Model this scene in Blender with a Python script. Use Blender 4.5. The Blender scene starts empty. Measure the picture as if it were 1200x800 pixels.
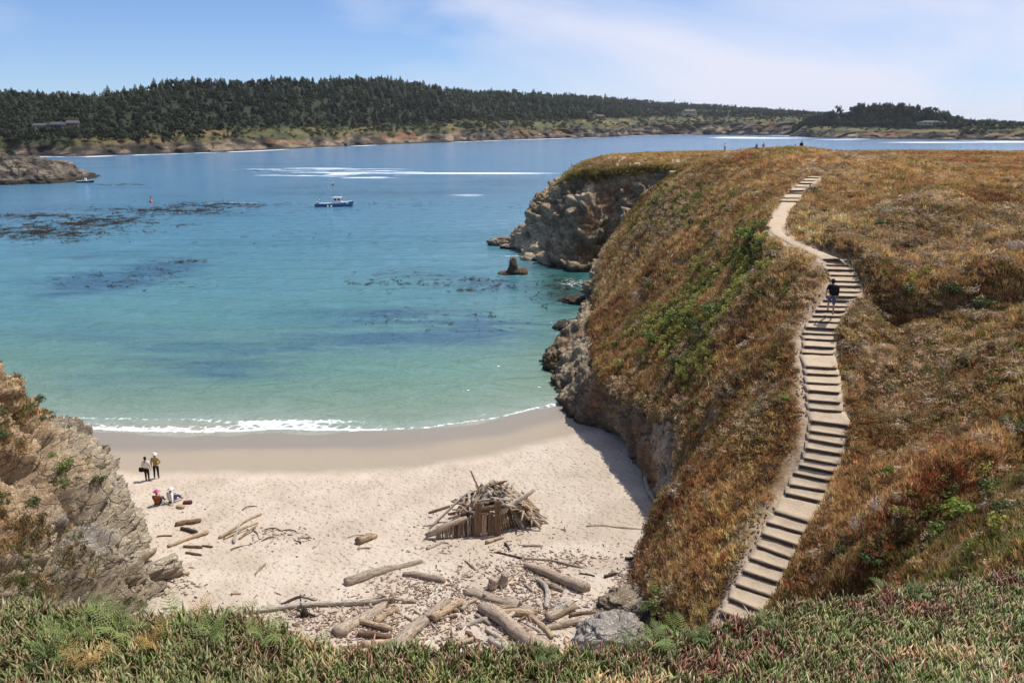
import bpy, bmesh, math, random
import numpy as np
from mathutils import Vector, Matrix, Euler

random.seed(7)
rng = np.random.default_rng(7)
SC = bpy.context.scene
COL = SC.collection

# ------------------------------------------------------------------ camera, sky, sun, exposure
CAM = Vector((0.0, 0.0, 24.0))
PITCH = math.radians(15.1)
FPX = 933.0                      # focal length in pixels of a 1200 pixel wide picture
cam_d = bpy.data.cameras.new('camera')
cam = bpy.data.objects.new('camera', cam_d)
COL.objects.link(cam)
cam.location = CAM
cam.rotation_euler = (math.pi / 2 - PITCH, 0, 0)
cam_d.sensor_width = 36.0
cam_d.lens = FPX / 1200 * 36.0
cam_d.clip_start = 0.1
cam_d.clip_end = 30000
SC.camera = cam

SUN_EL = math.radians(63)
SUN_DIR = Vector((0.80, 0.60, 0)).normalized()          # towards the sun, on the ground
w = bpy.data.worlds.new('World')
SC.world = w
w.use_nodes = True
wt = w.node_tree
wt.nodes.clear()
wo = wt.nodes.new('ShaderNodeOutputWorld')
bg = wt.nodes.new('ShaderNodeBackground')
sky = wt.nodes.new('ShaderNodeTexSky')
sky.sky_type = 'NISHITA'
sky.sun_disc = False
sky.sun_elevation = SUN_EL
sky.sun_rotation = math.atan2(SUN_DIR.x, SUN_DIR.y)
sky.altitude = 30
sky.air_density = 0.8
sky.dust_density = 0.0
sky.ozone_density = 3.5
# thin high cloud, thicker towards the right hand side of the sky, and the pale band above the horizon
tc = wt.nodes.new('ShaderNodeTexCoord')
mp = wt.nodes.new('ShaderNodeMapping')
mp.inputs['Scale'].default_value = (1.0, 1.0, 3.0)
mp.inputs['Location'].default_value = (0.35, 0.15, 0.1)
nz = wt.nodes.new('ShaderNodeTexNoise')
nz.inputs['Scale'].default_value = 2.1
nz.inputs['Detail'].default_value = 7
nz.inputs['Roughness'].default_value = 0.46
nz.inputs['Distortion'].default_value = 0.5
sx_ = wt.nodes.new('ShaderNodeSeparateXYZ')
def wmath(op, a, b_, c_=0.0, clamp=False):
    nd = wt.nodes.new('ShaderNodeMath'); nd.operation = op; nd.use_clamp = clamp
    for k, v in enumerate((a, b_, c_)):
        if isinstance(v, bpy.types.NodeSocket): wt.links.new(v, nd.inputs[k])
        else: nd.inputs[k].default_value = v
    return nd.outputs[0]
wt.links.new(tc.outputs['Generated'], mp.inputs['Vector'])
wt.links.new(tc.outputs['Generated'], sx_.inputs[0])
wt.links.new(mp.outputs['Vector'], nz.inputs['Vector'])
cl = wmath('MULTIPLY_ADD', sx_.outputs['X'], 0.33, nz.outputs['Fac'])
cr = wt.nodes.new('ShaderNodeValToRGB')
cr.color_ramp.elements[0].position = 0.36
cr.color_ramp.elements[0].color = (0.0, 0.0, 0.0, 1)
cr.color_ramp.elements[1].position = 0.66
cr.color_ramp.elements[1].color = (0.94, 0.94, 0.94, 1)
wt.links.new(cl, cr.inputs['Fac'])
up = wmath('MAXIMUM', sx_.outputs['Z'], 0.0)
hz = wmath('MULTIPLY', wmath('POWER', 2.718, wmath('MULTIPLY', up, -9.0)), 0.35)
mh = wt.nodes.new('ShaderNodeMix'); mh.data_type = 'RGBA'
mh.inputs['B'].default_value = (7.6, 9.6, 12.8, 1)
wt.links.new(hz, mh.inputs['Factor'])
tn = wt.nodes.new('ShaderNodeMix'); tn.data_type = 'RGBA'; tn.blend_type = 'MULTIPLY'; tn.inputs['Factor'].default_value = 1.0
tn.inputs['B'].default_value = (1.08, 1.30, 1.66, 1)      # clear sea air, deeper blue
wt.links.new(sky.outputs['Color'], tn.inputs['A'])
wt.links.new(tn.outputs['Result'], mh.inputs['A'])
mx = wt.nodes.new('ShaderNodeMix'); mx.data_type = 'RGBA'
mx.inputs['B'].default_value = (11.0, 11.2, 13.0, 1)
wt.links.new(cr.outputs['Color'], mx.inputs['Factor'])
wt.links.new(mh.outputs['Result'], mx.inputs['A'])
wt.links.new(mx.outputs['Result'], bg.inputs['Color'])
bg.inputs['Strength'].default_value = 0.075
wt.links.new(bg.outputs['Background'], wo.inputs['Surface'])

sun_d = bpy.data.lights.new('sun', 'SUN')
sun_d.energy = 5.0
sun_d.angle = math.radians(0.53)
sun_d.color = (1.0, 0.955, 0.89)
sun = bpy.data.objects.new('sun', sun_d)
COL.objects.link(sun)
sv = Vector((SUN_DIR.x * math.cos(SUN_EL), SUN_DIR.y * math.cos(SUN_EL), math.sin(SUN_EL)))
sun.rotation_euler = (-sv).to_track_quat('-Z', 'Y').to_euler()
sun.location = (0, 0, 60)

SC.view_settings.view_transform = 'Standard'
SC.view_settings.look = 'None'
SC.view_settings.exposure = 0.0
SC.view_settings.gamma = 1.0
SC.render.engine = 'CYCLES'
SC.cycles.max_bounces = 5
SC.cycles.diffuse_bounces = 2
SC.cycles.glossy_bounces = 2
SC.cycles.transmission_bounces = 2
SC.cycles.transparent_max_bounces = 4

# ------------------------------------------------------------------ helpers
CP, SP = math.cos(PITCH), math.sin(PITCH)

def ray(px, py):
    a = np.asarray(px, float); b = np.asarray(py, float)
    u = (a - 600) / FPX; v = (400 - b) / FPX
    return np.stack([u, CP + v * SP, -SP + v * CP + 0 * u], -1)

def at_z(px, py, z=0.0):
    r = ray(px, py)
    t = (z - CAM.z) / r[..., 2]
    return np.array([r[..., 0] * t, r[..., 1] * t, CAM.z + r[..., 2] * t]).T if r.ndim == 1 else np.stack([r[..., 0] * t, r[..., 1] * t, CAM.z + r[..., 2] * t], -1)

def at_y(px, py, Y):
    r = ray(px, py)
    t = np.asarray(Y, float) / r[..., 1]
    return np.stack([r[..., 0] * t, r[..., 1] * t, CAM.z + r[..., 2] * t], -1)

def project(P):
    P = np.asarray(P, float)
    x, y, z = P[..., 0], P[..., 1], P[..., 2] - CAM.z
    f = y * CP - z * SP
    f = np.where(np.abs(f) < 1e-3, 1e-3, f)
    up = y * SP + z * CP
    return 600 + FPX * x / f, 400 - FPX * up / f, f

def tag(o, label=None, cat=None, group=None, kind=None):
    if label: o['label'] = label
    if cat: o['category'] = cat
    if group: o['group'] = group
    if kind: o['kind'] = kind
    return o

def link(o, parent=None):
    COL.objects.link(o)
    if parent is not None: o.parent = parent
    return o

def mesh_np(name, V, F, mat=None, smooth=True, attrs=None):
    """V (n,3), F (m,k) quads or tris as arrays"""
    V = np.asarray(V, np.float32); F = np.asarray(F, np.int32)
    me = bpy.data.meshes.new(name)
    k = F.shape[1]
    me.vertices.add(len(V)); me.vertices.foreach_set('co', V.ravel())
    me.loops.add(F.size); me.loops.foreach_set('vertex_index', F.ravel())
    me.polygons.add(len(F)); me.polygons.foreach_set('loop_start', np.arange(0, F.size, k, dtype=np.int32))
    if smooth:
        me.polygons.foreach_set('use_smooth', np.ones(len(F), bool))
    for an, (dom, typ, data) in (attrs or {}).items():
        a = me.attributes.new(an, typ, dom)
        data = np.asarray(data, np.float32)
        if typ == 'FLOAT_COLOR':
            if data.shape[1] == 3: data = np.concatenate([data, np.ones((len(data), 1), np.float32)], 1)
            a.data.foreach_set('color', data.ravel())
        elif typ == 'FLOAT_VECTOR': a.data.foreach_set('vector', data.ravel())
        else: a.data.foreach_set('value', data.ravel())
    me.update(calc_edges=True)
    if mat is not None: me.materials.append(mat)
    return me

def obj(name, me, parent=None):
    return link(bpy.data.objects.new(name, me), parent)

def empty(name, loc=(0, 0, 0), rz=0.0):
    o = bpy.data.objects.new(name, None)
    o.empty_display_size = 0.2
    o.location = loc; o.rotation_euler = (0, 0, rz)
    return link(o)

def grid_faces(nr, nc):
    i = np.arange(nr - 1)[:, None] * nc + np.arange(nc - 1)[None, :]
    return np.stack([i, i + 1, i + nc + 1, i + nc], -1).reshape(-1, 4)

# ---- numpy noise
def _h(ix, iy, iz, s):
    n = (ix.astype(np.int64) * 374761393 + iy.astype(np.int64) * 668265263 + iz.astype(np.int64) * 2147483647 + s * 974711) & 0xffffffff
    n = ((n ^ (n >> 13)) * 1274126177) & 0xffffffff
    n = ((n ^ (n >> 16)) * 2246822519) & 0xffffffff
    return (n ^ (n >> 15)) & 0xffffffff

def vnoise(P, s=0):
    P = np.asarray(P, float)
    fl = np.floor(P); f = P - fl; f = f * f * f * (f * (f * 6 - 15) + 10)
    i = fl.astype(np.int64)
    out = np.zeros(P.shape[:-1])
    for dx in (0, 1):
        wx = f[..., 0] if dx else 1 - f[..., 0]
        for dy in (0, 1):
            wy = f[..., 1] if dy else 1 - f[..., 1]
            for dz in (0, 1):
                wz = f[..., 2] if dz else 1 - f[..., 2]
                out += wx * wy * wz * (_h(i[..., 0] + dx, i[..., 1] + dy, i[..., 2] + dz, s) / 4294967295.0)
    return out * 2 - 1

def fbm(P, scale=1.0, octv=4, gain=0.5, s=0):
    P = np.asarray(P, float) * scale
    a, tot, out = 1.0, 0.0, 0.0
    for k in range(octv):
        out = out + a * vnoise(P + 17.3 * k, s + k); tot += a
        a *= gain; P = P * 2.03
    return out / tot

def ridged(P, scale=1.0, octv=4, gain=0.5, s=0):
    P = np.asarray(P, float) * scale
    a, tot, out = 1.0, 0.0, 0.0
    for k in range(octv):
        out = out + a * (1 - 2 * np.abs(vnoise(P + 9.1 * k, s + k))); tot += a
        a *= gain; P = P * 2.1
    return out / tot

def worley(P, scale=1.0, s=0):
    """returns F1, F2 and a random value of the nearest cell"""
    P = np.asarray(P, float) * scale
    i = np.floor(P).astype(np.int64)
    f1 = np.full(P.shape[:-1], 9.0); f2 = f1.copy(); cv = np.zeros_like(f1)
    for dx in (-1, 0, 1):
        for dy in (-1, 0, 1):
            for dz in (-1, 0, 1):
                c = i + np.array([dx, dy, dz])
                h1 = _h(c[..., 0], c[..., 1], c[..., 2], s); h2 = _h(c[..., 0], c[..., 1], c[..., 2], s + 1); h3 = _h(c[..., 0], c[..., 1], c[..., 2], s + 2)
                q = c + np.stack([h1, h2, h3], -1) / 4294967295.0
                d = np.sqrt(((P - q) ** 2).sum(-1))
                m = d < f1
                f2 = np.where(m, f1, np.minimum(f2, d))
                cv = np.where(m, (h1 % 1000) / 999.0, cv)
                f1 = np.where(m, d, f1)
    return f1, f2, cv

def sstep(a, b, x):
    t = np.clip((np.asarray(x, float) - a) / (b - a), 0, 1)
    return t * t * (3 - 2 * t)

def catmull(P, n):
    """resample polyline P (k,d) by Catmull-Rom to n points, even in parameter"""
    P = np.asarray(P, float)
    Q = np.concatenate([2 * P[:1] - P[1:2], P, 2 * P[-1:] - P[-2:-1]])
    t = np.linspace(0, len(P) - 1 - 1e-9, n)
    i = t.astype(int); f = (t - i).reshape((-1,) + (1,) * (P.ndim - 1))
    a, b, c, d = Q[i], Q[i + 1], Q[i + 2], Q[i + 3]
    return 0.5 * (2 * b + (c - a) * f + (2 * a - 5 * b + 4 * c - d) * f * f + (3 * b - a - 3 * c + d) * f ** 3)

def resample_even(P, step, k=40):
    """dense Catmull, then even spacing along arc length; P (k, m, 3): spacing judged on the first row of m"""
    D = catmull(P, len(P) * k)
    ref = D if D.ndim == 2 else D.mean(1)
    s = np.concatenate([[0], np.cumsum(np.linalg.norm(np.diff(ref, axis=0), axis=1))])
    st = step(ref) if callable(step) else step
    if callable(step):
        w_ = np.concatenate([[0], np.cumsum(np.diff(s) / ((st[1:] + st[:-1]) / 2))])
    else:
        w_ = s / st
    n = max(4, int(w_[-1]))
    u = np.interp(np.linspace(0, w_[-1], n), w_, np.arange(len(D)))
    i = np.minimum(u.astype(int), len(D) - 2); f = (u - i).reshape((-1,) + (1,) * (D.ndim - 1))
    return D[i] * (1 - f) + D[i + 1] * f

def loft(curves, step, nv):
    """curves: K rows of N 3D points -> dense grid (nu, nv, 3)"""
    C = np.asarray(curves, float).transpose(1, 0, 2)       # (N, K, 3)
    U = resample_even(C, step)                             # (nu, K, 3)
    return catmull(U.transpose(1, 0, 2), nv).transpose(1, 0, 2)

def grid_normals(G):
    du = np.gradient(G, axis=0); dv = np.gradient(G, axis=1)
    n = np.cross(du, dv)
    return n / np.maximum(np.linalg.norm(n, axis=-1, keepdims=True), 1e-9)

def palette(t, stops):
    xs = [s[0] for s in stops]
    return np.stack([np.interp(t, xs, [s[1][k] for s in stops]) for k in range(3)], -1)

def mixc(a, b, f):
    f = np.asarray(f)[..., None]
    return np.asarray(a) * (1 - f) + np.asarray(b) * f

# ---- node materials
class NT:
    def __init__(self, name):
        self.m = bpy.data.materials.new(name); self.m.use_nodes = True
        self.t = self.m.node_tree; self.t.nodes.clear()
        self.out = self.t.nodes.new('ShaderNodeOutputMaterial')
        self.b = self.t.nodes.new('ShaderNodeBsdfPrincipled')
        self.t.links.new(self.b.outputs[0], self.out.inputs['Surface'])
    def n(self, typ, ins=None, **kw):
        nd = self.t.nodes.new('ShaderNode' + typ)
        for k, v in kw.items(): setattr(nd, k, v)
        for k, v in (ins or {}).items(): self.set(nd.inputs[k], v)
        return nd
    def set(self, sock, v):
        if isinstance(v, bpy.types.NodeSocket): self.t.links.new(v, sock)
        elif isinstance(v, (tuple, list)) and len(v) == 3 and sock.type == 'RGBA': sock.default_value = (*v, 1)
        else: sock.default_value = v
    def pos(self):
        return self.n('NewGeometry').outputs['Position']
    def objc(self):
        return self.n('TexCoord').outputs['Object']
    def map(self, vec, scale=(1, 1, 1), rot=(0, 0, 0), loc=(0, 0, 0)):
        return self.n('Mapping', {'Vector': vec, 'Scale': scale, 'Rotation': rot, 'Location': loc}).outputs[0]
    def noise(self, vec, scale, detail=4, rough=0.55, dist=0.0, col=False):
        nd = self.n('TexNoise', {'Vector': vec, 'Scale': scale, 'Detail': detail, 'Roughness': rough, 'Distortion': dist})
        return nd.outputs['Color' if col else 'Fac']
    def voro(self, vec, scale, feature='F1', rnd=1.0):
        return self.n('TexVoronoi', {'Vector': vec, 'Scale': scale, 'Randomness': rnd}, feature=feature).outputs['Distance']
    def ramp(self, fac, stops, interp='LINEAR'):
        nd = self.n('ValToRGB', {'Fac': fac}); r = nd.color_ramp; r.interpolation = interp
        while len(r.elements) < len(stops): r.elements.new(0.5)
        for e, (p, c) in zip(r.elements, stops):
            e.position = p; e.color = (*c, 1) if not isinstance(c, (int, float)) else (c, c, c, 1)
        return nd.outputs['Color']
    def mix(self, fac, a, b, mode='MIX'):
        nd = self.n('Mix', data_type='RGBA', blend_type=mode)
        self.set(nd.inputs['Factor'], fac); self.set(nd.inputs['A'], a); self.set(nd.inputs['B'], b)
        return nd.outputs['Result']
    def math(self, op, a, b=0.0, c=0.0, clamp=False):
        nd = self.n('Math', operation=op, use_clamp=clamp)
        self.set(nd.inputs[0], a); self.set(nd.inputs[1], b); self.set(nd.inputs[2], c)
        return nd.outputs[0]
    def rng(self, v, a, b, c=0.0, d=1.0):
        return self.n('MapRange', {'Value': v, 'From Min': a, 'From Max': b, 'To Min': c, 'To Max': d}).outputs[0]
    def attr(self, name, typ='GEOMETRY', out='Color'):
        return self.n('Attribute', attribute_name=name, attribute_type=typ).outputs[out]
    def bump(self, h, strength=0.5, dist=0.1, normal=None):
        ins = {'Height': h, 'Strength': strength, 'Distance': dist}
        if normal is not None: ins['Normal'] = normal
        return self.n('Bump', ins).outputs[0]
    def done(self, color, rough=0.8, normal=None, spec=0.3, **kw):
        self.set(self.b.inputs['Base Color'], color); self.set(self.b.inputs['Roughness'], rough)
        self.set(self.b.inputs['Specular IOR Level'], spec)
        if normal is not None: self.set(self.b.inputs['Normal'], normal)
        for k, v in kw.items(): self.set(self.b.inputs[k], v)
        return self.m

def plain(name, c, rough=0.6, var=0.15, scale=30, spec=0.3, **kw):
    t = NT(name); p = t.objc()
    f = t.noise(p, scale, 3)
    col = t.mix(f, tuple(x * (1 - var) for x in c), tuple(min(1, x * (1 + var)) for x in c))
    return t.done(col, rough, t.bump(f, 0.15, 0.02), spec, **kw)

def scatter(name, src_me, P, rot, scl, tint, label, cat=None):
    """one stuff object: instances of src_me on the points P (geometry nodes)"""
    n = len(P)
    scl = np.asarray(scl, float)
    if scl.ndim == 1: scl = np.repeat(scl[:, None], 3, 1)
    me = bpy.data.meshes.new(name + '_points')
    me.vertices.add(n); me.vertices.foreach_set('co', np.asarray(P, np.float32).ravel())
    for an, typ, d, key in (('rot', 'FLOAT_VECTOR', rot, 'vector'), ('scl', 'FLOAT_VECTOR', scl, 'vector'), ('tint', 'FLOAT_COLOR', np.concatenate([tint, np.ones((n, 1))], 1), 'color')):
        a = me.attributes.new(an, typ, 'POINT'); a.data.foreach_set(key, np.asarray(d, np.float32).ravel())
    me.update()
    src = bpy.data.objects.new(name + '_piece', src_me)     # not linked: only a source of geometry
    ng = bpy.data.node_groups.new(name + '_nodes', 'GeometryNodeTree')
    ng.interface.new_socket('Geometry', in_out='INPUT', socket_type='NodeSocketGeometry')
    ng.interface.new_socket('Geometry', in_out='OUTPUT', socket_type='NodeSocketGeometry')
    gi = ng.nodes.new('NodeGroupInput'); go = ng.nodes.new('NodeGroupOutput')
    oi = ng.nodes.new('GeometryNodeObjectInfo'); oi.inputs['Object'].default_value = src; oi.inputs['As Instance'].default_value = True
    ip = ng.nodes.new('GeometryNodeInstanceOnPoints')
    ra = ng.nodes.new('GeometryNodeInputNamedAttribute'); ra.data_type = 'FLOAT_VECTOR'; ra.inputs['Name'].default_value = 'rot'
    sa = ng.nodes.new('GeometryNodeInputNamedAttribute'); sa.data_type = 'FLOAT_VECTOR'; sa.inputs['Name'].default_value = 'scl'
    er = ng.nodes.new('FunctionNodeEulerToRotation')
    L = ng.links.new
    L(gi.outputs[0], ip.inputs['Points']); L(oi.outputs['Geometry'], ip.inputs['Instance'])
    L(ra.outputs['Attribute'], er.inputs[0]); L(er.outputs[0], ip.inputs['Rotation'])
    L(sa.outputs['Attribute'], ip.inputs['Scale']); L(ip.outputs[0], go.inputs[0])
    o = link(bpy.data.objects.new(name, me))
    md = o.modifiers.new('scatter', 'NODES'); md.node_group = ng
    tag(o, label, cat, None, 'stuff')
    return o
# ------------------------------------------------------------------ the stairway laid out first: the land is fitted to it
# each riser: left end and right end as seen, from the lowest upwards
RISERS_LOW = [(847,720,881,732),(856,704,890,719),(864,687,907,702),(872,672,916,687),(880,657,922,671),(889,642,932,658),(895,629,940,644),(900,615,942,627),(909,602,951,615),
 (922,581,964,591),(927,570,972,578),(931,557,972,566),(938,548,976,556),(944,539,980,546),(946,528,986,535),(949,517,987,524),(950,507,991,513),(952,496,996,502),
 (950,481,985,484),(949,471,983,474),(949,460,982,463),(947,450,982,452),(947,440,981,442),(946,432,979,434),
 (942,415,975,417),(944,408,976,410),(945,399,977,401),(942,392,980,394),(946,386,981,388),(949,378,982,380),(954,372,986,373),(957,366,989,367),(961,360,994,361),(966,354,997,355),
 (970,349,1003,350),(975,343,1008,344),(977,337,1008,338),(977,331,1006,332),(975,324,1003,325),(971,318,1000,319),(967,312,996,313),(962,307,991,308)]
RISERS_TOP = [(914,237,935,237.4),(918,233,938,233.2),(922.5,227.5,942,227.7),(926,224.5,944,224.5),(932,220,948,220.4),(937,216.2,951,216.6),(942,212.6,954,213),(946,209,959,209.5)]
STEP = []
zz = 6.75
for k, r in enumerate(RISERS_LOW):
    if k in (9, 18, 24): zz += 0.10
    STEP.append([at_z(r[0], r[1], zz), at_z(r[2], r[3], zz)])
    zz += 0.26 if k < 20 else 0.195
Z_LOWTOP = zz
zt = 17.6
for k, r in enumerate(RISERS_TOP):
    STEP.append([at_z(r[0], r[1], zt), at_z(r[2], r[3], zt)])
    zt += 0.22
N_LOW = len(RISERS_LOW)
# dirt path between the two flights: left edge, right edge
PATH_MID = []
for (xl, yl, xr, yr), zp in zip([(955,300,985,303),(938,292,965,295),(920,283,945,288),(905,274,928,280),(898,264,916,268),(902,254,921,258),(910,245,928,247)],
                                np.linspace(Z_LOWTOP + 0.05, 17.45, 7)):
    PATH_MID.append([at_z(xl, yl, zp), at_z(xr, yr, zp)])
TRAIL = [s for s in STEP[:N_LOW]] + PATH_MID + STEP[N_LOW:]
TRAIL = np.array(TRAIL)                        # (n, 2, 3)
TRAIL_C = TRAIL.mean(1)

# ------------------------------------------------------------------ coast: base and top of the cliff, near to far
COAST = [  # base x y z ; top x y
 (8.6,19,5.0, 8.9,19.6),(6.9,25.5,3.7, 7.1,25.8),(5.8,31,2.9, 5.9,31.3),(6.1,34.5,2.4, 6.3,34.8),(7.8,37.8,1.9, 8.0,37.9),(8.7,43,1.5, 9.9,43),
 (8.8,49,0.8, 9.5,48.5),(8.7,55,0.4, 8.7,54.3),(7.5,59.3,0.1, 7.7,58.9),(5.3,61.6,-0.2, 7.2,62.8),(4.4,66,-0.8, 7.6,67),(3.7,71,-1, 7.9,71.5),
 (2.6,78.5,-1, 8.2,79),(2.5,83.5,-1, 8.9,84),(5.3,92.5,-1, 10.2,92),(9.2,104,-1, 11.4,103),(11.7,117,-1, 13.3,115),(14.2,126,-1, 16.2,122),
 (20,130,-1, 21,126.5),(27,134,-1, 28,131),(26,139,-1, 27,142),(20,138.5,-1, 20.5,144),(11.5,135,-1, 14.7,146),(4.0,145,-1, 11,152),
 (2.5,157,-1, 8.6,158),(-0.5,164,-1, 7.4,162),(-1.2,171,-1, 7.4,167),(3,180,-1, 9.6,172),(12,190,-1, 16,182),(40,200,-1, 40,194),(90,207,-1, 90,200),(220,207,-1, 220,200)]
COAST = np.array(COAST, float)

# ------------------------------------------------------------------ top surface of the headland: thin plate spline through surveyed points
SURV = [(900,330,52),(850,330,62),(850,270,74),(900,400,42),(850,450,41),(800,400,53),(800,330,73),(800,270,84),(750,400,62),(720,350,88),(850,520,36),(850,600,31),
 (800,640,31.5),(850,680,27.5),(900,560,31.5),(1000,230,74),(870,215,86),(800,215,97),(780,228,99),(1100,230,62),(1100,300,50),(1100,400,38),(1100,500,31),(1100,600,24),
 (1000,650,25),(1000,500,34.5),(1050,450,36),(1200,200,90),(1200,260,55),(1200,330,42),(1200,450,31),(1200,560,23),(1060,690,20.5),(1200,650,16.5),
 (1020,380,42.5),(1020,330,49.5),(1020,290,56),(960,255,66),(860,240,80),(780,560,37.2),(770,620,35.2),(760,660,33),(800,560,37),
 (800,500,43),(770,490,47.5),(740,460,55),(708,440,60.5),(700,400,76),(705,330,104),(720,292,110),(745,262,106),(700,186,150),(760,184,152),(830,182,150),(900,181,150),(1100,180.5,140),(1200,180,135),
 (1000,190,105),(850,192,120),(750,205,140),(1300,190,110),(1400,300,50),(1400,500,28),(1400,650,17)]
sp = np.array([at_y(a, b, Y) for a, b, Y in SURV])
extra = [(9.9,43,6.4),(9.5,48.5,6.3),(8.7,54.3,5.6),(7.7,58.9,5.2),(7.2,62.8,5.0),(7.6,67,4.7),(7.9,71.5,4.4),(8.2,79,4.2),(8.9,84,4.2),(80,185,18.4),(9.0,19.8,5.6),(7.15,25.9,4.5),(5.95,31.3,3.7),(6.35,34.8,3.4),(8.05,38,3.3),(6.6,31.4,5.0),(7.1,34.5,4.9),(8.0,26.2,6.0),(200,200,18.2),(120,200,18.2),(220,60,20),(120,40,19),(60,20,17.5),(40,12,17.8),(90,10,19),(60,172,18.8),(30,180,18.2),(11,152,15.2),(8,158,12.8),(6.6,162,10.4),(6.6,167,10.2),(9,172,12.5),(16,182,16.6),(40,194,18.0),(14.7,146,16.2),(20.5,144,17.0),(28,142.5,17.6),(36,137,18.6),(28,131,17.8),(21,126.5,13.5),(16.2,122,8.5),(13.3,115,6.3)]
trail_pts = TRAIL_C[::2]
side = TRAIL[::4] 
SPTS = np.concatenate([sp, np.array(extra, float), trail_pts, side[:, 0] + [-0.35, 0, 0.05], side[:, 1] + [0.45, 0, 0.14]])

def tps_fit(P, lam):
    X = P[:, :2]; n = len(X)
    d = np.linalg.norm(X[:, None] - X[None], axis=-1)
    K = np.where(d > 0, d * d * np.log(np.maximum(d, 1e-9)), 0) + lam * np.eye(n)
    A = np.zeros((n + 3, n + 3)); A[:n, :n] = K; A[:n, n] = 1; A[:n, n + 1:] = X; A[n, :n] = 1; A[n + 1:, :n] = X.T
    return X, np.linalg.solve(A, np.concatenate([P[:, 2], np.zeros(3)]))
TX, TW = tps_fit(SPTS, 1.5)
def ztop(x, y):
    x = np.asarray(x, float); sh = x.shape; q = np.stack([x.ravel(), np.asarray(y, float).ravel()], -1)
    out = np.zeros(len(q))
    for s in range(0, len(q), 60000):
        qq = q[s:s + 60000]; d2 = ((qq[:, None] - TX[None]) ** 2).sum(-1)
        out[s:s + 60000] = (0.5 * d2 * np.log(np.maximum(d2, 1e-12))) @ TW[:-3] + TW[-3] + qq @ TW[-2:]
    return out.reshape(sh)

top_curve = catmull(COAST[:, 3:5], 620)
def coast_snap(x, y):
    """nearest point of the cliff top"""
    q = np.stack([x, y], -1); best = np.full(len(q), 1e9); out = q.copy()
    for k in range(len(top_curve) - 1):
        a, b = top_curve[k], top_curve[k + 1]; ab = b - a
        t = np.clip(((q - a) @ ab) / max(ab @ ab, 1e-9), 0, 1); p = a + t[:, None] * ab; dd = np.hypot(*(q - p).T)
        m = dd < best; best = np.where(m, dd, best); out[m] = p[m]
    return out

def coast_dist(x, y):
    """signed distance inland of the cliff top (positive inland)"""
    x = np.asarray(x, float); sh = x.shape; q = np.stack([x.ravel(), np.asarray(y, float).ravel()], -1)
    poly = np.concatenate([top_curve, [[220, -30], [top_curve[0][0] + 3, -30]]])
    A, B = poly, np.roll(poly, -1, 0)
    ins = np.zeros(len(q), bool); dist = np.full(len(q), 1e9)
    for k in range(len(A)):
        a, b = A[k], B[k]
        c = (a[1] > q[:, 1]) != (b[1] > q[:, 1])
        with np.errstate(divide='ignore', invalid='ignore'):
            xi = (b[0] - a[0]) * (q[:, 1] - a[1]) / (b[1] - a[1]) + a[0]
        ins ^= c & (q[:, 0] < xi)
        if k < len(top_curve) - 1:
            ab = b - a; t = np.clip(((q - a) @ ab) / max(ab @ ab, 1e-9), 0, 1)
            dist = np.minimum(dist, np.hypot(q[:, 0] - a[0] - t * ab[0], q[:, 1] - a[1] - t * ab[1]))
    return np.where(ins, dist, -dist).reshape(sh)

def trail_dist(x, y):
    """distance from the trail's centre line and half width there"""
    x = np.asarray(x, float); sh = x.shape; q = np.stack([x.ravel(), np.asarray(y, float).ravel()], -1)
    best = np.full(len(q), 1e9); zc = np.zeros(len(q)); sd = np.zeros(len(q))
    for k in range(len(TRAIL_C) - 1):
        a, b = TRAIL_C[k], TRAIL_C[k + 1]; ab = (b - a)[:2]
        t = np.clip(((q - a[:2]) @ ab) / max(ab @ ab, 1e-9), 0, 1)
        dx = q[:, 0] - a[0] - t * ab[0]; dy = q[:, 1] - a[1] - t * ab[1]
        d = np.hypot(dx, dy); m = d < best
        best = np.where(m, d, best); zc = np.where(m, a[2] + t * (b - a)[2], zc)
        sd = np.where(m, np.sign(ab[0] * dy - ab[1] * dx), sd)
    return best.reshape(sh), zc.reshape(sh), sd.reshape(sh)

def yw(x):
    """waterline of the beach"""
    return np.interp(x, [-60, -32, -14, -6.7, -1.3, 4.8, 20], [63, 60.2, 60.2, 61.3, 63.4, 67.4, 76])

def beach_z(x, y):
    d = yw(x) - y
    P = np.stack([x, y, 0 * x], -1)
    z = np.where(d > 0, 0.05 * d + 0.0011 * d * d, 0.07 * d)
    z = np.maximum(z, -5)
    dry = sstep(5, 11, d)
    z = z + dry * (0.10 * fbm(P, 0.35, 3, s=3) + 0.035 * fbm(P, 2.3, 3, s=5)) + 0.05 * fbm(P, 0.25, 2, s=4)
    return z

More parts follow.
